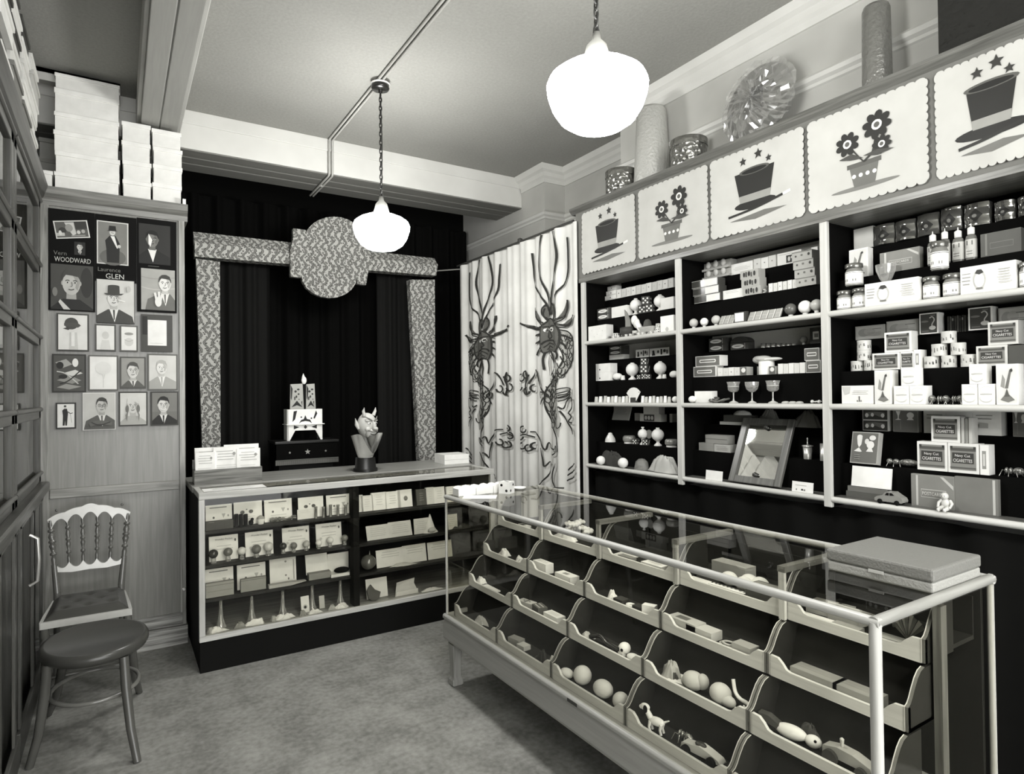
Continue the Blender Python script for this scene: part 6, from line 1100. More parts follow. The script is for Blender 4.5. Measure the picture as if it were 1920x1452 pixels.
picture('framed portrait of a man with a grey background, third in the fourth row', (709, 914, 863, 1102), 80, 150, person(.5, .58, .26, .82, 212, 78, 90, 220))
picture('pale portrait of a man in a light suit, at the right of the fourth row', (873, 898, 1051, 1112), 95, 205, person(.46, .64, .2, .83, 225, 175, 165, 232))
picture('small framed photo of a full length dark suited figure', (330, 1185, 451, 1340), 46, 222, [('p', [(.3, .08), (.32, .5), (.28, .72), (.42, .82), (.56, .8), (.62, .6), (.56, .08), (.46, .08), (.45, .3), (.42, .08)], 40), ('e', .45, .86, .07, .07, 190), ('e', .45, .91, .08, .04, 45), ('l', [(.55, .7), (.75, .6), (.9, .62)], .03, 60), ('l', [(.75, .6), (.85, .2)], .012, 120)])
picture('unframed portrait of a man with glasses and folded arms', (490, 1126, 684, 1346), 225, 190, person(.58, .66, .2, .88, 190, 62, 88, 215, glasses=True)+[('l', [(.2, .12), (.5, .2), (.9, .14)], .1, 98), ('l', [(.25, .2), (.5, .12), (.85, .2)], .03, 60)], fr=.003)
picture('framed portrait of a woman with a pale head wrap', (702, 1120, 874, 1323), 62, 205, person(.48, .6, .24, .84, 205, 110, 170, None, wrap=True)+[('p', [(.2, .3), (.32, .5), (.26, .1)], 120), ('p', [(.75, .3), (.66, .5), (.72, .1)], 130)])
picture('framed portrait of a smiling dark haired man, at the bottom right', (891, 1119, 1056, 1320), 62, 110, [('r', .0, .4, 1, 1, 120)]+person(.45, .62, .24, .83, 208, 34, 38, 225)+[('l', [(.34, .49), (.45, .465), (.56, .5)], .03, 232)])

# ================================================================ ON AND IN THE REAR COUNTER
def ct(lv, Y, xl, xr, yt, z=None):
    a = on(1, Y, *pix(xl, yt)); b = on(1, Y, *pix(xr, yt)); c = on(1, Y, *pix((xl+xr)/2, yt)); zz = CS[lv]+.0007 if z is None else z
    return V(((a.x+b.x)/2, Y, zz)), b.x-a.x, max(.01, c.z-zz)
zc(360, 900, 4.537)
nth = ['first', 'second', 'third', 'fourth', 'fifth', 'sixth', 'seventh', 'eighth', 'ninth', 'tenth', 'eleventh']
TC = [[('e', .3, .45, .04, .05, 90), ('p', [(.6, .6), (.75, .6), (.67, .4)], 170), ('r', .15, .86, .8, .9, 110), ('e', .85, .5, .03, .05, 150)]+lines(.2, .8, .1, .35, 2, 190, 4), [('e', .3, .55, .08, .08, 90), ('e', .6, .56, .08, .08, 90), ('e', .45, .66, .03, .03, 120), ('r', .3, .5, .34, .6, 70), ('r', .56, .5, .6, .62, 70)]+lines(.2, .85, .1, .4, 3, 195, 5)]
for k, (a, b, y) in enumerate(((116, 342, 215), (357, 598, 188), (618, 852, 168), (906, 1120, 148), (1146, 1358, 128))):
    P = ct(3, 3.955, a, b, y); pbox('display_card', '%s upright trick card from the left on the top counter shelf' % nth[k], 'card', P, .006, CARD, TC[k % 2] if k not in (0,) else TC[0], None, 'trick cards in the counter', rz=0, tilt=-.12)
    P = ct(2, 3.955, *((146, 394, 478), (455, 692, 442), (770, 1000, 405), (1057, 1274, 372))[k], ) if k < 4 else None
    if P: pbox('display_card', '%s upright titled card from the left on the second counter shelf' % nth[k], 'card', P, .006, CARD, lines(.2, .85, .4, .65, 2, 190, k)+[('e', .9, .78, .03, .06, 80), ('e', .18, .35, .05, .06, 190)], None, 'headed cards in the counter', [('Wonder Pocket', .5, .86, .07, 110, .7)], rz=0, tilt=-.12)
    P = ct(1, 3.97, *((110, 354, 757), (385, 628, 718), (663, 888, 672))[k]) if k < 3 else None
    if P: pbox('display_card', '%s upright card from the left on the third counter shelf' % nth[k], 'card', P, .006, CARD, TC[0] if k < 2 else [('e', .6, .85, .04, .04, 120), ('r', .88, .1, .93, .9, 170), ('e', .6, .3, .04, .04, 140), ('e', .7, .15, .03, .05, 120)], None, 'cards on the third counter shelf', rz=0, tilt=-.12)
P = ct(3, 3.905, 118, 350, 352); pbox('dark_carton', 'dark carton in front of the first trick card, top counter shelf', 'box', P, .035, G(70), [('r', .33, 0, .335, 1, 40), ('r', .66, 0, .665, 1, 40), ('r', .1, .9, .3, 1, 110)], rz=0)
for k in range(3): P = ct(3, 3.915, 360+k*40, 398+k*40, 295); m = MB(); r = P[1]/2; m.lathe([(r*.9, 0), (r, P[2]*.96), (r*.8, P[2]), (r*.8, P[2]-.01), (0, P[2]-.01)], BLACK, 16, (0, r, 0)); tag(m.build('black_beaker', None, P[0]), '%s black beaker in front of the second trick card' % ['left', 'middle', 'right'][k], 'beaker', 'black beakers')
P = ct(3, 3.91, 480, 532, 328); m = MB(); m.ball((0, .015, .016), (.014, .013, .016), BLACK); m.ball((.006, .012, .034), (.009, .009, .01), BLACK); tag(m.build('black_figurine', None, P[0]), 'small black figurine beside the black beakers', 'figurine')
P = ct(3, 3.91, 540, 640, 310); t = thing('white_cup', 'white cup with a dark lid on the top counter shelf', 'cup', P[0]); m = MB(); m.lathe([(.016, 0), (.022, .02), (.022, .032)], WHITE, 16, (0, .022, 0)); m.build('cup', t); m = MB(); m.lathe([(.024, .0322), (.02, .04), (.006, .05), (0, .05)], MID, 16, (0, .022, 0)); m.build('lid', t)
P = ct(3, 3.905, 670, 890, 312); m = MB(); R = random.Random(4); w_ = P[1]
for k in range(3): m.tube(spline([(-w_/2+w_*j/8, .02+R.uniform(-.012, .012), .007+abs(R.uniform(0, .022))) for j in range(9)], 4), .0055, G(120 if k else 80, .35), 7)
tag(m.build('jointed_snake', None, P[0]), 'tangle of grey jointed snakes on the top counter shelf', 'toy')
P = ct(3, 3.925, 897, 1042, 250); pbox('folded_leaflet', 'plain folded leaflet left of the metal tubes, top counter shelf', 'leaflet', P, .004, G(215), lines(.1, .8, .6, .9, 2, 195), rz=0, tilt=-.1)
for k, x in enumerate((1040, 1104, 1165, 1228, 1293)): P = ct(3, 3.905, x+3, x+33, 215 if k > 1 else 232); m = MB(); r = P[1]/2; m.lathe([(r, 0), (r*.8, .008), (r*.72, P[2]*.8), (r, P[2]), (r*.8, P[2]), (r*.6, P[2]-.01), (0, P[2]-.01)], G(120, .3, .5, .4), 14, (0, r, 0)); tag(m.build('metal_tube', None, P[0]), '%s slim metal tube from the left, top counter shelf' % nth[k], 'tube', 'slim metal tubes')
for k, (x, y, r, v) in enumerate(((187, 642, 42, 48), (312, 625, 40, 108), (430, 615, 37, 215), (555, 602, 42, 108), (658, 580, 42, 205), (782, 572, 31, 52), (872, 568, 30, 125), (980, 552, 30, 175), (1085, 542, 27, 235), (1182, 520, 29, 222), (1306, 500, 29, 130))):
    P = ct(2, 3.905, x-r, x+r, y-r); r3 = P[1]/2; t = thing('ball_on_stand', '%s ball from the left in the row on the second counter shelf' % nth[k], 'ball', P[0], 0, 'balls on the second counter shelf'); h = max(P[2], 2*r3+.006)
    m = MB(); m.ball((0, r3, h-r3), r3, G(v, .25, .5)); m.build('ball', t); m = MB(); m.lathe([(r3*.6, 0), (r3*.5, max(.002, h-2*r3)+.001), (r3*.56, max(.003, h-2*r3)+.003)], GLS, 14, (0, r3, 0)); m.build('stand', t)
P = ct(1, 3.91, 117, 356, 872); pbox('card_case', 'left grey card case in front of a card on the third counter shelf', 'box', P, .03, G(150), [('r', 0, .8, 1, .84, 110), ('r', .05, .4, .95, .44, 125)], None, 'grey card cases', rz=0); P = ct(1, 3.915, 416, 630, 838); pbox('card_case', 'right grey card case in front of a card on the third counter shelf', 'box', P, .03, G(145), [('r', 0, .88, 1, .92, 100)], None, 'grey card cases', rz=0)
P = ct(1, 3.895, 655, 975, 850); m = MB(); w_ = P[1]; m.prism([(-w_/2, 0), (-w_/2, .018), (w_*.1, .018), (w_/2, .012), (w_*.1, 0)], .0, .04, PALE, 1); tag(m.build('folded_fan', None, P[0]), 'pale flat folded fan lying before the third card, third counter shelf', 'fan')
P = ct(1, 3.93, 995, 1182, 770); m = MB(); w_ = P[1]; m.box(-w_/2, w_/2, 0, .05, 0, .038, MID); t = thing('open_case', 'small open box with a raised white lid on the third counter shelf', 'box', P[0]); m.build('box', t); m = MB(); m.box(-w_/2, w_/2, .05, .056, 0, .12, CARD, Matrix.Translation((-.005, -.005, .036)) @ Matrix.Rotation(-.25, 4, 'X')); m.build('lid', t)
P = ct(1, 3.93, 1175, 1356, 690); w_ = P[1]; t = thing('hat_box', 'open white box with a black oval hat, right of the third counter shelf', 'box', P[0]); m = MB(); m.box(-w_/2, w_/2, .06, .066, 0, .13, CARD); m.box(-w_/2, w_/2, -.02, .06, 0, .018, CARD); m.build('white_box', t); m = MB(); m.ball((.01, .018, .030), (w_*.36, .034, .018), BLACK); m.build('black_hat', t)
for k, (x, y) in enumerate(((250, 1040), (515, 1003), (780, 955), (1032, 912), (1272, 868))):
    P = ct(0, 3.93, x-40, x+40, y); m = MB(); h = P[2]; m.lathe([(.03, 0), (.024, .012), (.013, h*.35), (.009, h*.7), (.008, h), (0, h)], milky(.22, .12), 18, (0, .03, 0)); m.lathe([(.010, .02), (.006, h*.6), (.004, h*.95)], G(110, .4), 10, (0, .03, 0)); tag(m.build('tapering_vase', None, P[0]), '%s tapering glass vase from the left on the counter floor' % nth[k], 'vase', 'tapering glass vases')
hp = ((108, 240, 1190, PALE), (112, 330, 1258, CARD), (345, 470, 1150, MID), (425, 640, 1180, CARD), (550, 632, 1125, WHITE), (668, 735, 1085, PALE), (690, 890, 1130, CARD), (912, 985, 1085, MID), (980, 1130, 1080, CARD), (1160, 1240, 1025, PALE), (1190, 1361, 1030, CARD))
lab = ['grey folded paper left of the first vase', 'white paper before the first vase', 'grey folded paper left of the second vase', 'white crumpled paper before the second vase', 'white rosette right of the second vase', 'pale folded paper left of the third vase', 'white paper around the third vase', 'grey folded paper left of the fourth vase', 'white card around the fourth vase', 'grey crumpled paper left of the fifth vase', 'pale paper around the fifth vase']
for k, (a, b, y, mm) in enumerate(hp): P = ct(0, 3.865, a, b, y); heap('folded_paper', lab[k]+' on the counter floor', (P[0], P[1], min(.03, P[2])), mm, .055, 20+k, 'paper', rz=0)
P = ct(0, 3.93, 930, 1000, 995); pbox('pattern_card', 'white card with a dark eye spot left of the fourth vase', 'card', (P[0], P[1], P[2]), .003, CARD, [('e', .5, .35, .28, .14, 190), ('e', .5, .33, .16, .09, 50)], rz=0, tilt=-.2); P = ct(0, 3.95, 1085, 1130, 990); pbox('pattern_card', 'pale leaning card right of the fourth vase', 'card', P, .003, LIGHT, None, rz=0, tilt=-.2)
zc(640, 880, 5.184)
for k, (a, b, y, v) in enumerate(((150, 215, 258, 200), (198, 312, 262, 215), (300, 442, 232, 226), (432, 578, 222, 232), (552, 692, 205, 226), (735, 832, 200, 78), (832, 905, 182, 205), (905, 1010, 178, 222), (1030, 1130, 172, 230), (1150, 1260, 160, 228))):
    P = ct(3, 3.935, a, b, y); pbox('card_packet', '%s playing card packet from the left in the right half of the counter' % nth[k], 'packet', P, .02, G(v), lines(.25, .75, .25, .8, 4, 195 if v > 100 else 120, k) if k != 4 else [('e', .55, .5, .14, .14, 120), ('r', .5, .38, .6, .44, 90)], None, 'card packets in the counter', rz=0, tilt=-.16)
for k, (a, b, y, lb) in enumerate(((252, 470, 545, 'left leaning printed sheet on the second shelf, right half of the counter'), (468, 690, 508, 'second leaning printed sheet on the second shelf, right half of the counter'), (708, 850, 480, 'third leaning printed sheet, behind the paper cone'), (1040, 1130, 440, 'pale card right of the paper cone in the counter'))): P = ct(2, 3.94, a, b, y); pbox('printed_sheet', lb, 'leaflet', P, .003, G(212), lines(.12, .9, .2, .85, 5, 185, k), None, 'printed sheets in the counter', rz=0, tilt=-.35 if k < 2 else -.1)
P = ct(2, 3.92, 800, 955, 440); m = MB(); m.lathe([(P[1]/2, 0), (P[1]*.3, .03), (.004, P[2]*.95), (0, P[2])], CARD, 14, (0, .03, 0), sy=.6); m.ball((0, -.002, .02), (.03, .012, .018), LIGHT); tag(m.build('paper_cone', None, P[0]), 'white paper cone hat in the right half of the counter', 'paper cone')
heap('dark_cloth', 'dark folded cloth right of the paper cone in the counter', (lambda q: (q[0], q[1], .035))(ct(2, 3.9, 1075, 1290, 545)), G(50), .06, 41, rz=0)
for k, (a, b, y, lb) in enumerate(((345, 605, 780, 'left printed card on the third shelf, right half of the counter'), (600, 830, 738, 'middle printed card on the third shelf, right half of the counter'), (845, 1080, 705, 'right printed card on the third shelf, right half of the counter'))): P = ct(1, 3.95, a, b, y); pbox('display_card', lb, 'card', P, .004, CARD, lines(.15, .9, .5, .9, 3, 190, k), None, 'printed cards in the counter', rz=0, tilt=-.2)
P = ct(1, 3.9, 213, 357, 812); r = P[1]/2; t = thing('dark_globe', 'dark shiny globe with a spike on the third counter shelf', 'globe', P[0]); m = MB(); m.ball((0, r, r+.002), r, G(92, .14, .8), 28, 18); m.build('globe', t); m = MB(); m.lathe([(.006, 2*r), (.003, 2*r+.01), (0, 2*r+.03)], MID, 8, (0.01, r, 0)); m.build('spike', t)
P = ct(1, 3.9, 470, 800, 880); heap('folded_paper', 'pale flat papers before the middle printed card in the counter', (P[0], P[1], .02), LIGHT, .04, 44, 'paper', rz=0)
P = ct(0, 3.95, 246, 452, 1065); pbox('pattern_card', 'white card behind the dark leaf on the counter floor', 'card', P, .004, CARD, None, rz=0, tilt=-.2); P = ct(0, 3.90, 255, 400, 1085); m = MB(); w_ = P[1]; m.prism([(-.4*w_, .02), (-.48*w_, .07), (-.2*w_, .105), (.05*w_, .07), (.42*w_, .05), (.3*w_, .015), (.05*w_, .0), (-.2*w_, .006)], .0, .012, G(82), 1); tag(m.build('dark_leaf', None, P[0], rot=(-.25, 0, 0)), 'dark leaf shaped object leaning on the white card, counter floor', 'leaf')
P = ct(0, 3.9, 520, 770, 1070); m = MB(); w_ = P[1]; m.add([(-w_/2, 0, 0), (w_*.42, 0, 0), (w_*.4, .07, .05), (-w_*.3, .07, .045), (w_*.5, .1, .075), (-w_*.22, .1, .06)], [(0, 1, 2, 3), (3, 2, 4, 5)], CARD); m.box(-w_*.45, w_*.4, .0, .004, 0, .03, CARD); tag(m.build('folded_leaflet', None, P[0]), 'folded pale leaflet lying open on the counter floor', 'leaflet')
P = ct(0, 3.87, 770, 1020, 1130); heap('folded_paper', 'flat white paper at the right of the counter floor', (P[0], P[1], .014), CARD, .07, 47, 'paper', rz=0)
# objects standing on the counter top
zt = .9857
p = on(2, zt, 372, 897); q = on(2, zt, 486, 890); xa = .385; xb = .765; yr = 4.16
t = thing('leaflet_rack', 'wooden rack full of white leaflets at the left end of the counter', 'rack', ((xa+xb)/2, yr, zt)); w_ = xb-xa
m = MB(); m.box(-w_/2, w_/2, 0, .012, 0, .085, wood(118, 0, .5, .3, .35)); m.box(-w_/2, -w_/2+.01, .012, .12, 0, .085, OAKX); m.box(w_/2-.01, w_/2, .012, .12, 0, .085, OAKX); m.box(-w_/2, w_/2, .11, .12, 0, .14, OAKX); m.box(-w_/2, w_/2, .012, .11, 0, .006, OAKX); m.build('rack', t)
for k, (u0_, u1_, h, y, ti) in enumerate(((.02, .3, .19, .02, .02), (.28, .66, .215, .03, -.03), (.62, .98, .2, .022, .0), (.02, .5, .215, .06, .03), (.45, .98, .225, .07, -.02))):
    x0_, x1_ = -w_/2+u0_*w_, -w_/2+u1_*w_
    b = MB(); b.box(x0_, x1_, y, y+.012, .008, h, WHITE); b.art(lines(.1, .9, .6, .92, 4, 176, k)+lines(.1, .9, .2, .5, 5, 200, k+3)+[('e', .8, .8, .06, .05, 150)], lambda u, v, l: (x0_+u*(x1_-x0_), y-.0006-.0003*l, .008+v*(h-.008))); b.build('leaflet', t)
p = on(2, zt, 680, 882); t = thing('devil_bust', 'pale grinning devil bust on a dark plinth, standing on the counter', 'bust', (p.x, p.y-.06, zt)); t.rotation_euler = (0, 0, .35); dv = G(186, .4); dk = G(112, .45)
m = MB(); m.lathe([(.082, 0), (.082, .02), (.072, .024), (.066, .095), (.0, .095)], G(20, .4), 24); m.build('plinth', t)
def cape(u, v, o=0):
    a = -pi/2+2*pi*u; f = .5-.5*cos(2*pi*u)           # 0 at the open front, 1 at the back
    top = .125+.135*min(1, (f/.16))**.8-.03*max(0, f-.3); k = v
    r = (.052+.046*k)*(1+.25*math.exp(-((f-.17)/.1)**2)*k)-o
    return (r*cos(a)*1.05, r*sin(a)*.85, .0955+(top-.0955)*k)
m = MB(); m.grid(lambda u, v: cape(u, v), 48, 8, dv); m.grid(lambda u, v: cape(u, v, .006), 48, 8, dv); m.lathe([(.05, .0955), (.05, .1)], dv, 24); m.build('collar', t)
m = MB(); m.lathe([(.042, .1), (.044, .2), (.036, .26)], dk, 18); m.build('neck', t)
HT = Matrix.Translation((0, -.004, -.055)) @ Matrix.Scale(1.22, 4)
m = MB(); m.ball((0, -.012, .305), (.054, .056, .07), dv, 24, 16, HT); m.ball((0, -.045, .262), (.034, .028, .034), dv, T=HT); m.ball((0, -.07, .3), (.011, .018, .026), dv, T=HT); m.ball((0, -.084, .286), (.010, .012, .009), dv, T=HT)
for s_ in (-1, 1): m.ball((s_*.027, -.052, .284), (.016, .016, .014), dv, T=HT); m.ball((s_*.022, -.061, .317), (.011, .006, .006), G(225), T=HT); m.ball((s_*.022, -.0665, .317), (.004, .003, .004), G(30), T=HT); m.ball((s_*.024, -.052, .332), (.018, .014, .008), dv, T=HT)
m.build('head', t)
m = MB()
for s_ in (-1, 1): m.tube([(s_*.006, -.068, .330), (s_*.025, -.064, .342), (s_*.045, -.046, .356)], [.004, .005, .002], dk, 6, T=HT); m.tube([(s_*.003, -.086, .272), (s_*.018, -.078, .270), (s_*.034, -.062, .280)], [.004, .005, .002], dk, 6, T=HT)
m.tube([(-.022, -.072, .258), (0, -.08, .253), (.022, -.072, .258)], .003, G(70), 6, T=HT); m.build('brows_and_moustache', t)
m = MB(); m.lathe([(.026, .25), (.024, .235), (.012, .20), (0, .178)], dk, 12, (0, -.052, 0), HT); m.build('beard', t)
for s_ in (-1, 1): m = MB(); m.tube([(s_*.032, -.03, .36), (s_*.042, -.034, .385), (s_*.04, -.04, .405)], [.011, .008, .001], dv, 8, T=HT); m.build('horn', t); m = MB(); m.tube([(s_*.052, -.005, .285), (s_*.062, .0, .31), (s_*.068, .004, .345)], [.008, .012, .001], dv, 8, T=HT); m.build('ear', t)
pbox('white_carton', 'white carton at the right end of the counter top', 'box', (V((2.16, 4.22, zt)), .2, .07), .2, WHITE, [('r', 0, .45, 1, .47, 150)], rz=-.06)
m = MB(); m.box(0, .33, 0, .12, 0, .0016, WHITE); m.art(lines(.15, .9, .55, .85, 1, 150)+lines(.05, .95, .1, .4, 2, 190, 5), lambda u, v, l: (u*.33, v*.12, .002+.0003*l)); tag(m.build('flat_leaflet', None, (.405, 3.87, .9795)), 'white leaflet lying flat on the counter glass at the left', 'leaflet')

# ================================================================ ON AND IN THE SHOWCASE
zs = .9805
loc = on(2, zs, 950, 925); die('large_die', 'large white die on the showcase glass at the curtain end', V((loc.x, loc.y, zs)), .062, 236, 30, .55, (2, 2, 3), None)
m = MB(); m.lathe([(.02, 0), (.03, .004), (.04, .012), (.038, .013), (.03, .006), (0, .003)], WHITE, 24); tag(m.build('white_dish', None, (1.865, 2.90, zs)), 'small white dish behind the large die', 'dish')
for k in range(6):
    P0 = V((1.505+k*.052, 2.875+.004*(k % 2), zs)); m = MB(); m.prism([(-.025, 0), (.025, 0), (.026, .038), (.006, .046), (-.012, .044), (-.025, .036)], 0, .075, WHITE, 1); tag(m.build('white_packet', None, P0, rz=.06*(k % 3-1)), '%s white packet from the left, in the row on the showcase glass' % nth[k], 'packet', 'white packets on the showcase')
m = MB(); m.box(-.085, .085, -.05, .05, 0, .003, WHITE); tag(m.build('white_sheet', None, (1.56, 2.795, zs), rz=-.6), 'white sheet in front of the packet row on the showcase glass', 'paper')
t = thing('flat_case', 'flat grey leatherette case lying on the right end of the showcase', 'case', (1.885, .925, zs), 0); LE = bumpy(118, .6, 0, 160, .25); LE2 = bumpy(156, .6, 0, 160, .25)
m = MB(); m.box(-.135, .135, -.14, .14, 0, .028, LE2); m.build('bottom', t, bevel=.005); m = MB(); m.box(-.137, .137, -.142, .142, .0285, .062, LE); m.build('lid', t, bevel=.006)
m = MB(); m.box(-.1395, -.137, -.02, .02, .022, .03, LIGHT); m.build('catch', t)
def inbin(r, x, y, dx=.045):
    X = BXR[r]+dx; Z = BZR[r]+.0155+(.0 if r < 3 else -.003); p = on(0, X, *pix(x, y)); return V((X, p.y, Z))
def bit(name, lab, cat, loc, w, d, h, m1, art=None, rz=0, tilt=0, grp=None):
    m = MB(); m.box(-d/2, d/2, -w/2, w/2, 0, h, m1)
    if art: m.art(art, lambda u, v, l: (-d/2+v*d, w/2-u*w, h+.0005+.0003*l), w/d)
    return tag(m.build(name, None, loc, rot=(0, tilt, rz)), lab, cat, grp)
def orb(name, lab, cat, loc, r, m1, grp=None):
    m = MB(); r = r if isinstance(r, tuple) else (r, r, r); m.ball((0, 0, r[2]), r, m1, 20, 12); return tag(m.build(name, None, loc), lab, cat, grp)
zc(800, 860, 3.3)
DOM = [('e', .3, .5, .06, .1, 40), ('e', .7, .5, .06, .1, 40)]
# lowest row
bit('flat_packet', 'grey flat packet in the first bin of the lowest row', 'packet', inbin(0, 215, 940), .06, .04, .02, MID); heap('paper_scrap', 'pale papers in the first bin of the lowest row', (inbin(0, 310, 1010, .02), .14, .03), LIGHT, .05, 51, 'paper')
bit('grey_block', 'grey block in the second bin of the lowest row', 'block', inbin(0, 555, 1150), .07, .04, .03, MID, rz=.2); bit('grey_block', 'pale slab beside the grey block, second bin of the lowest row', 'block', inbin(0, 600, 1180), .05, .04, .02, LIGHT, rz=.1); heap('dark_cloth', 'dark cloth in the second bin of the lowest row', (inbin(0, 680, 1225, .022), .09, .05), G(60), .05, 52); heap('paper_scrap', 'pale scrap at the right end of the second bin, lowest row', (inbin(0, 740, 1255, .01), .06, .05), CARD, .05, 53, 'paper')
zc(820, 1100, 3.31)
SK = G(208, .5)
orb('white_shell', 'pale shell left of the balls in the third bin, lowest row', 'shell', inbin(0, 800, 580, .03), (.022, .034, .018), CARD); orb('large_ball', 'first large pale ball in the third bin of the lowest row', 'ball', inbin(0, 898, 600), .036, SK, 'large pale balls'); orb('large_ball', 'second large pale ball in the third bin of the lowest row', 'ball', inbin(0, 1028, 668), (.034, .042, .032), SK, 'large pale balls'); orb('large_ball', 'smallest pale ball at the right of the third bin, lowest row', 'ball', inbin(0, 1130, 710, .035), .03, SK, 'large pale balls')
L_ = inbin(0, 1360, 880, .035); t = thing('toy_dog', 'small white toy dog with dark ears in the fourth bin of the lowest row', 'toy dog', L_, -pi/2+.3)
m = MB(); m.ball((0, 0, .036), (.03, .013, .015), WHITE); m.tube([(-.022, 0, .042), (-.034, 0, .06), (-.036, 0, .066)], [.01, .009, .008], WHITE, 8); m.tube([(.028, 0, .042), (.045, 0, .052)], [.004, .002], WHITE, 6); m.build('body', t); m = MB(); m.ball((-.042, 0, .072), (.017, .011, .012), WHITE); m.ball((-.056, 0, .069), (.008, .007, .007), WHITE); m.ball((-.064, 0, .07), .003, BLACK); m.build('head', t)
for s_ in (-1, 1):
    m = MB(); m.ball((-.036, s_*.011, .07), (.008, .003, .013), BLACK); m.build('ear', t)
    for x in (-.02, .02): m = MB(); m.tube([(x, s_*.007, .034), (x-.004, s_*.009, .016), (x, s_*.009, .001)], [.006, .0045, .005], WHITE, 7); m.build('leg', t)
L_ = inbin(0, 1500, 925, .04); bug((L_, .06, .03), 'grey toy insect between the dog and the car, fourth bin of the lowest row', None)
L_ = inbin(0, 1620, 1010, .028); t = thing('toy_racing_car', 'pale toy racing car with dark wheels in the fourth bin of the lowest row', 'toy car', L_, -pi/2+.1)
m = MB(); m.prism([(-.07, .012), (-.065, .03), (-.02, .036), (.0, .042), (.03, .036), (.065, .026), (.075, .014)], -.016, .016, G(205, .3), 1); m.build('body', t, bevel=.004); m = MB(); m.ball((-.005, 0, .04), (.02, .012, .008), G(60, .3)); m.build('cockpit', t)
for x in (-.045, .045):
    for s_ in (-1, 1): m = MB(); m.lathe([(.015, -.005), (.015, .005), (.006, .006), (0, .006)], BLACK, 16, T=Matrix.Translation((x, s_*.023, .015)) @ Matrix.Rotation(pi/2*s_, 4, 'X')); m.build('wheel', t)
# second row
zc(800, 860, 3.3)
heap('paper_scrap', 'white scrap at the left of the first bin, second row', (inbin(1, 300, 750, .02), .09, .03), CARD, .05, 55, 'paper'); bit('white_card', 'white card lying in the first bin of the second row', 'card', inbin(1, 400, 795, .035), .13, .03, .006, WHITE)
bit('patterned_box', 'patterned small box in the second bin of the second row', 'box', inbin(1, 620, 880), .09, .04, .022, LIGHT, DOM+[('r', .45, 0, .55, 1, 90)], rz=.2); bit('patterned_box', 'dark striped box beside the patterned box, second bin of the second row', 'box', inbin(1, 700, 915), .07, .045, .03, G(95), [('r', .1, .2, .9, .3, 200), ('r', .1, .6, .9, .7, 200)], rz=-.2); bit('white_card', 'pale printed box at the right of the second bin, second row', 'box', inbin(1, 790, 990, .035), .1, .045, .03, CARD, lines(.1, .9, .2, .8, 3, 190))
zc(820, 1100, 3.31)
heap('paper_scrap', 'pale scrap at the left of the third bin, second row', (inbin(1, 905, 300, .015), .08, .025), LIGHT, .05, 56, 'paper')
L_ = inbin(1, 1030, 345, .03); m = MB(); m.tube(spline([(.0, .08, .012), (.01, .03, .03), (-.005, -.03, .022), (.0, -.09, .012)], 5), .009, G(45, .25, .6), 8); m.tube(spline([(.02, .02, .012), (.015, -.03, .012), (.01, -.1, .016)], 5), .007, G(70, .3), 8); tag(m.build('dark_tube', None, L_), 'dark curved tubes in the third bin of the second row', 'tube')
L_ = inbin(1, 1160, 400, .035); t = thing('toy_skull', 'small white toy skull in the third bin of the second row', 'skull', L_, -pi/2); m = MB(); m.ball((0, 0, .03), (.022, .024, .022), WHITE); m.box(-.012, .012, -.022, -.004, .004, .018, WHITE); m.build('skull', t); m = MB(); m.ball((-.008, -.021, .03), (.006, .004, .006), BLACK); m.ball((.008, -.021, .03), (.006, .004, .006), BLACK); m.build('eye_sockets', t)
orb('white_scrap', 'pale crumpled scrap at the right end of the third bin, second row', 'paper', inbin(1, 1215, 435, .03), (.02, .03, .014), CARD)
heap('folded_hat', 'pale folded paper hat in the fourth bin of the second row', (inbin(1, 1400, 530, .01), .1, .06), PALE, .07, 57, 'hat'); heap('dark_cloth', 'dark scrap of cloth in the fourth bin of the second row', (inbin(1, 1440, 555, .02), .05, .035), G(66), .05, 58)
bit('white_card', 'tilted white card in the fourth bin of the second row', 'card', inbin(1, 1490, 590, .04), .09, .05, .012, CARD, rz=.3, tilt=-.2)
L_ = inbin(1, 1570, 610, .03); t = thing('rubber_fruit', 'knobbly pale fruit in the fourth bin of the second row', 'toy fruit', L_); m = MB(); m.ball((0, 0, .03), (.033, .038, .03), LIGHT); m.ball((.01, -.03, .034), (.022, .02, .026), G(182)); m.ball((0, .024, .02), (.022, .022, .02), LIGHT); m.build('fruit', t)
L_ = inbin(1, 1740, 690, .03); m = MB(); m.ball((0, 0, .032), (.032, .036, .032), G(198)); m.ball((-.005, -.03, .022), (.018, .03, .018), G(198)); tag(m.build('pear_ball', None, L_), 'pear shaped pale rubber toy in the fourth bin of the second row', 'toy')
heap('paper_scrap', 'white shavings at the right end of the fourth bin, second row', (inbin(1, 1850, 725, .005), .07, .035), CARD, .05, 59, 'paper')
zc(1300, 980, 3.076)
p0 = inbin(1, 300, 990, .06); m = MB(); m.tube(spline([(.02, .06, .075), (.01, .045, .045), (.0, .02, .035), (.0, -.01, .03), (-.005, -.03, .012)], 5), .006, WHITE, 8); tag(m.build('white_worm', None, p0), 'white wriggling toy worm sticking up at the end of the fourth bin', 'toy worm')
L_ = inbin(1, 550, 1240, .03); t = thing('toy_duck', 'pale toy duck lying in the fifth bin of the second row', 'toy duck', L_, -pi/2+.2)
m = MB(); m.ball((0, 0, .022), (.045, .02, .02), CARD); m.ball((.06, .0, .018), (.022, .018, .017), CARD); m.build('body', t); m = MB(); m.prism([(-.03, .02), (-.075, .03), (-.09, .05), (-.06, .05), (-.03, .035)], -.012, .012, G(70), 1); m.build('dark_tail', t); m = MB(); m.ball((.07, -.012, .026), .004, BLACK); m.build('eye', t)
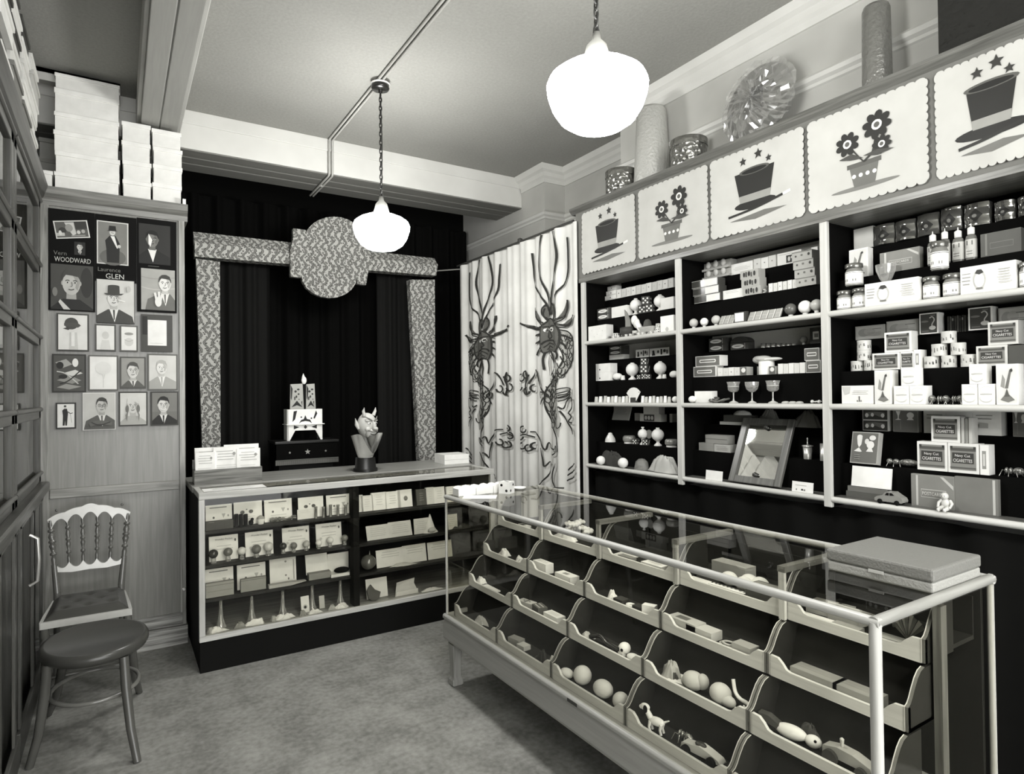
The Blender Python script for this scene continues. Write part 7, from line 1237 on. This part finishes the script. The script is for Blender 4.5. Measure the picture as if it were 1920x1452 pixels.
heap('dark_cloth', 'dark cap behind the toy duck in the fifth bin, second row', (inbin(1, 650, 1235, .05), .09, .05), G(64), .05, 60)
L_ = inbin(1, 880, 1385, .03); t = thing('toy_tractor', 'grey toy tractor in the fifth bin of the second row', 'toy car', L_, -pi/2); m = MB(); m.prism([(-.06, .02), (-.06, .04), (-.02, .05), (.02, .048), (.065, .035), (.07, .02)], -.016, .016, G(165, .3), 1); m.lathe([(.004, .05), (.006, .07), (0, .074)], G(190), 8, (-.015, 0, 0)); m.build('body', t, bevel=.003)
for x, r in ((-.035, .02), (.045, .015)):
    for s_ in (-1, 1): m = MB(); m.lathe([(r, -.005), (r, .005), (r*.5, .006), (0, .006)], G(60), 16, T=Matrix.Translation((x, s_*.023, r)) @ Matrix.Rotation(pi/2*s_, 4, 'X')); m.build('wheel', t)
# third row
zc(800, 860, 3.3)
heap('paper_scrap', 'white scrap in the first bin of the third row', (inbin(2, 450, 575, .015), .1, .035), CARD, .06, 61, 'paper'); heap('paper_scrap', 'white paper at the right end of the first bin, third row', (inbin(2, 550, 620, .015), .09, .03), WHITE, .06, 62, 'paper')
bit('white_carton', 'left white carton in the second bin of the third row', 'box', inbin(2, 715, 700, .045), .105, .045, .045, WHITE, lines(.1, .9, .2, .8, 2, 190)); bit('white_carton', 'right white carton in the second bin of the third row', 'box', inbin(2, 868, 760, .045), .115, .05, .03, WHITE, [('r', .3, .3, .6, .7, 150)])
heap('paper_scrap', 'small white trinkets at the left of the third bin, third row', (inbin(2, 1120, 880, .01), .07, .04), CARD, .05, 63, 'trinkets')
m = MB(); m.tube([(.0+.012*cos(a), .018*sin(a), .012) for a in [2*pi*k/20 for k in range(20)]], .006, WHITE, 8, True); tag(m.build('white_ring', None, inbin(2, 1265, 925, .03)), 'white ring in the third bin of the third row', 'ring'); bit('dark_block', 'dark block left of the white ring, third bin of the third row', 'block', inbin(2, 1205, 895, .04), .05, .04, .02, G(70)); bit('dark_block', 'dark block right of the white ring, third bin of the third row', 'block', inbin(2, 1320, 945, .035), .05, .035, .022, G(60)); bit('white_card', 'white folded card at the right end of the third bin, third row', 'card', inbin(2, 1380, 945, .035), .05, .03, .04, WHITE, rz=.4)
bit('window_box', 'pale box with a dark window in the fourth bin of the third row', 'box', inbin(2, 1600, 1030, .045), .13, .055, .035, LIGHT, [('r', .2, .25, .6, .75, 110)]); bit('window_box', 'pale low box beside the window box, fourth bin of the third row', 'box', inbin(2, 1715, 1085, .045), .11, .055, .03, G(200))
zc(1300, 980, 3.076)
m = MB(); m.tube([(.022*cos(a), .03*sin(a), .006) for a in [2*pi*k/24 for k in range(24)]], .005, PALE, 8, True); m.tube([(.014*cos(a), .02*sin(a), .012) for a in [2*pi*k/24 for k in range(24)]], .004, LIGHT, 8, True); tag(m.build('bangle', None, inbin(2, 200, 690, .035)), 'pale coiled bangles in the fourth bin of the third row', 'bangle'); bit('glass_cube', 'pale translucent block at the right end of the fourth bin, third row', 'block', inbin(2, 300, 735, .04), .07, .045, .03, G(185, .15, .7))
bit('wooden_slab', 'left smooth wooden slab in the fifth bin of the third row', 'slab', inbin(2, 720, 880, .04), .14, .055, .03, wood(150, 1, .5, .3, .08)); bit('wooden_slab', 'right smooth wooden slab in the fifth bin of the third row', 'slab', inbin(2, 960, 985, .04), .12, .055, .03, wood(150, 1, .5, .3, .08))
# top row and the open shelf behind it
zc(800, 860, 3.3)
bit('domino_tile', 'white domino at the left of the first bin, top row', 'domino', inbin(3, 470, 375, .05), .05, .03, .01, WHITE, DOM); bit('domino_tile', 'dark and white domino in the first bin of the top row', 'domino', inbin(3, 605, 410, .05), .08, .03, .01, WHITE, [('r', .1, .1, .55, .9, 50)])
L_ = inbin(3, 915, 430, .15); m = MB(); R = random.Random(5)
for k in range(11):
    cx, cy, cz = R.uniform(-.04, .04), R.uniform(-.065, .065), .022+R.uniform(0, .04)
    for q in range(6): m.ball((cx+.014*cos(q*pi/3), cy+.014*sin(q*pi/3), cz), (.012, .012, .009), WHITE, 8, 6)
    m.ball((cx, cy, cz+.006), .01, CARD, 8, 6); m.tube([(cx, cy, cz-.005), (cx*.5, cy*.6, .002)], .004, MID, 5)
tag(m.build('white_flowers', None, L_), 'white artificial flowers behind the second bin of the top row', 'flowers'); heap('paper_scrap', 'white papers in the second bin of the top row', (inbin(3, 800, 470, .04), .2, .03), WHITE, .06, 72, 'paper')
bit('folded_card', 'open folded grey card in the third bin of the top row', 'card', inbin(3, 1205, 470, .09), .1, .07, .004, CARD, rz=.2); bit('white_card', 'stack of white cards in the third bin of the top row', 'cards', inbin(3, 1430, 570, .08), .11, .08, .012, WHITE, lines(.1, .9, .2, .8, 3, 190))
t_ = inbin(3, 1240, 620, .05); bit('metal_stand', 'small metal stand in the third bin of the top row', 'stand', t_, .08, .03, .012, MID)
zc(1100, 900, 3.2)
bit('dark_case', 'small dark open case in the fourth bin of the top row', 'case', inbin(3, 750, 540, .1), .1, .05, .03, G(70), [('r', .05, .1, .95, .9, 50)]); bit('grey_carton', 'pale grey carton behind the eggs, fourth bin of the top row', 'box', inbin(3, 880, 520, .19), .15, .06, .055, PALE)
for k, (x, y, dx, lb) in enumerate(((855, 560, .1, 'left front'), (945, 590, .09, 'right front'), (975, 535, .13, 'left back'), (1040, 560, .13, 'right back'))): orb('white_bulb', '%s white bulb of the cluster in the fourth bin, top row' % lb, 'bulb', inbin(3, x, y, dx), (.026, .032, .025), WHITE, 'white bulbs in the top row')
orb('white_bulb', 'single white bulb right of the cluster, fourth bin of the top row', 'bulb', inbin(3, 1095, 560, .14), .015, WHITE); bit('keyboard_strip', 'white and black striped strip in the fourth bin of the top row', 'strip', inbin(3, 850, 640, .045), .15, .03, .012, WHITE, [('r', 0, .75, 1, 1, 45)]+[('r', k/9, .45, k/9+.05, .75, 45) for k in range(9)]); bit('dark_block', 'grey block at the right of the fourth bin, top row', 'block', inbin(3, 1070, 625, .06), .1, .07, .05, G(80), [('r', .05, .1, .95, .9, 150)])
bit('flat_packet', 'white flat packets in the left of the fourth bin, top row', 'packet', inbin(3, 670, 590, .045), .1, .04, .008, CARD)
zc(1300, 980, 3.076)
bit('pale_carton', 'pale carton with a dark groove in the fifth bin of the top row', 'box', inbin(3, 700, 450, .12), .12, .07, .03, LIGHT, [('r', .6, 0, .68, 1, 80)], rz=.1); bit('pale_carton', 'flat pale carton beside the rod, fifth bin of the top row', 'box', inbin(3, 905, 485, .11), .1, .07, .03, LIGHT, rz=-.1)
m = MB(); m.tube([(0, .05, .006), (0, -.05, .006)], .005, WHITE, 8); p0 = inbin(3, 870, 440, .11); p0.z += .031; tag(m.build('white_rod', None, p0), 'white rod lying on the flat pale carton, fifth bin of the top row', 'rod')
bit('white_card', 'white letters lying at the front of the fifth bin, top row', 'letters', inbin(3, 720, 520, .04), .14, .03, .008, WHITE); bit('glass_cube', 'clear glassy blocks in the fifth bin of the top row', 'block', inbin(3, 890, 575, .04), .08, .03, .012, G(170, .1, .8))
m = MB()
for k in range(7): m.tube([(.01*sin(k), .02*k-.06, .012+.006*(k % 2)), (.03, .02*k-.05, .016)], .004, STEEL, 6)
tag(m.build('metal_chain', None, inbin(3, 1030, 480, .14)), 'shiny metal chain in the fifth bin of the top row', 'chain')
L_ = inbin(3, 1230, 590, .1); t = thing('paper_fan', 'striped folded paper fan at the end of the top row', 'fan', L_, -pi/2)
for k in range(9): m = MB(); a = -.9+k*.22; m.prism([(0, 0), (.055*sin(a-.1), .07*cos(a-.1)), (.055*sin(a+.1), .07*cos(a+.1))], .004*(k % 2), .004*(k % 2)+.003, CARD if k % 2 else MID, 1); m.build('fan_blade', t)
bit('white_card', 'pale pages before the paper fan, end of the top row', 'paper', inbin(3, 1170, 670, .05), .1, .04, .012, CARD, [('r', 0, k*.2, 1, k*.2+.08, 170) for k in range(5)])
# ---------------------------------------------------------------- settle the small goods inside their bins
bpy.context.view_layer.update()
for o in list(bpy.data.objects):
    if o.parent or o.name.startswith(('display_bin', 'glass_showcase', 'camera')) or not (1.47 < o.location.x < 1.98 and .36 < o.location.z < .84 and .78 < o.location.y < 2.95): continue
    r = min(range(4), key=lambda k: abs(BZR[k]+.0155-o.location.z) if abs(BZR[k]+.0155-o.location.z) < .04 else 9)
    c = next((k for k in range(5) if BY[k+1] <= o.location.y <= BY[k]), None)
    if c is None: continue
    pts = [q.matrix_world @ v.co for q in [o]+list(o.children_recursive) if q.type == 'MESH' for v in q.data.vertices]
    lo = [min(p[i] for p in pts) for i in range(3)]; hi = [max(p[i] for p in pts) for i in range(3)]
    if hi[1] > BY[c]-.013: o.location.y -= hi[1]-BY[c]+.013
    elif lo[1] < BY[c+1]+.013: o.location.y += BY[c+1]+.013-lo[1]
    if lo[0] < BXR[r]+.0115: o.location.x += BXR[r]+.0115-lo[0]
# ---------------------------------------------------------------- every label single
seen = {}
for o in bpy.data.objects:
    if o.parent is None and o.get('label'):
        if o['label'] in seen: print('DUPLICATE LABEL', o.name, o['label'])
        seen[o['label']] = 1
        if not 4 <= len(o['label'].split()) <= 16: print('LABEL LENGTH', len(o['label'].split()), o['label'])
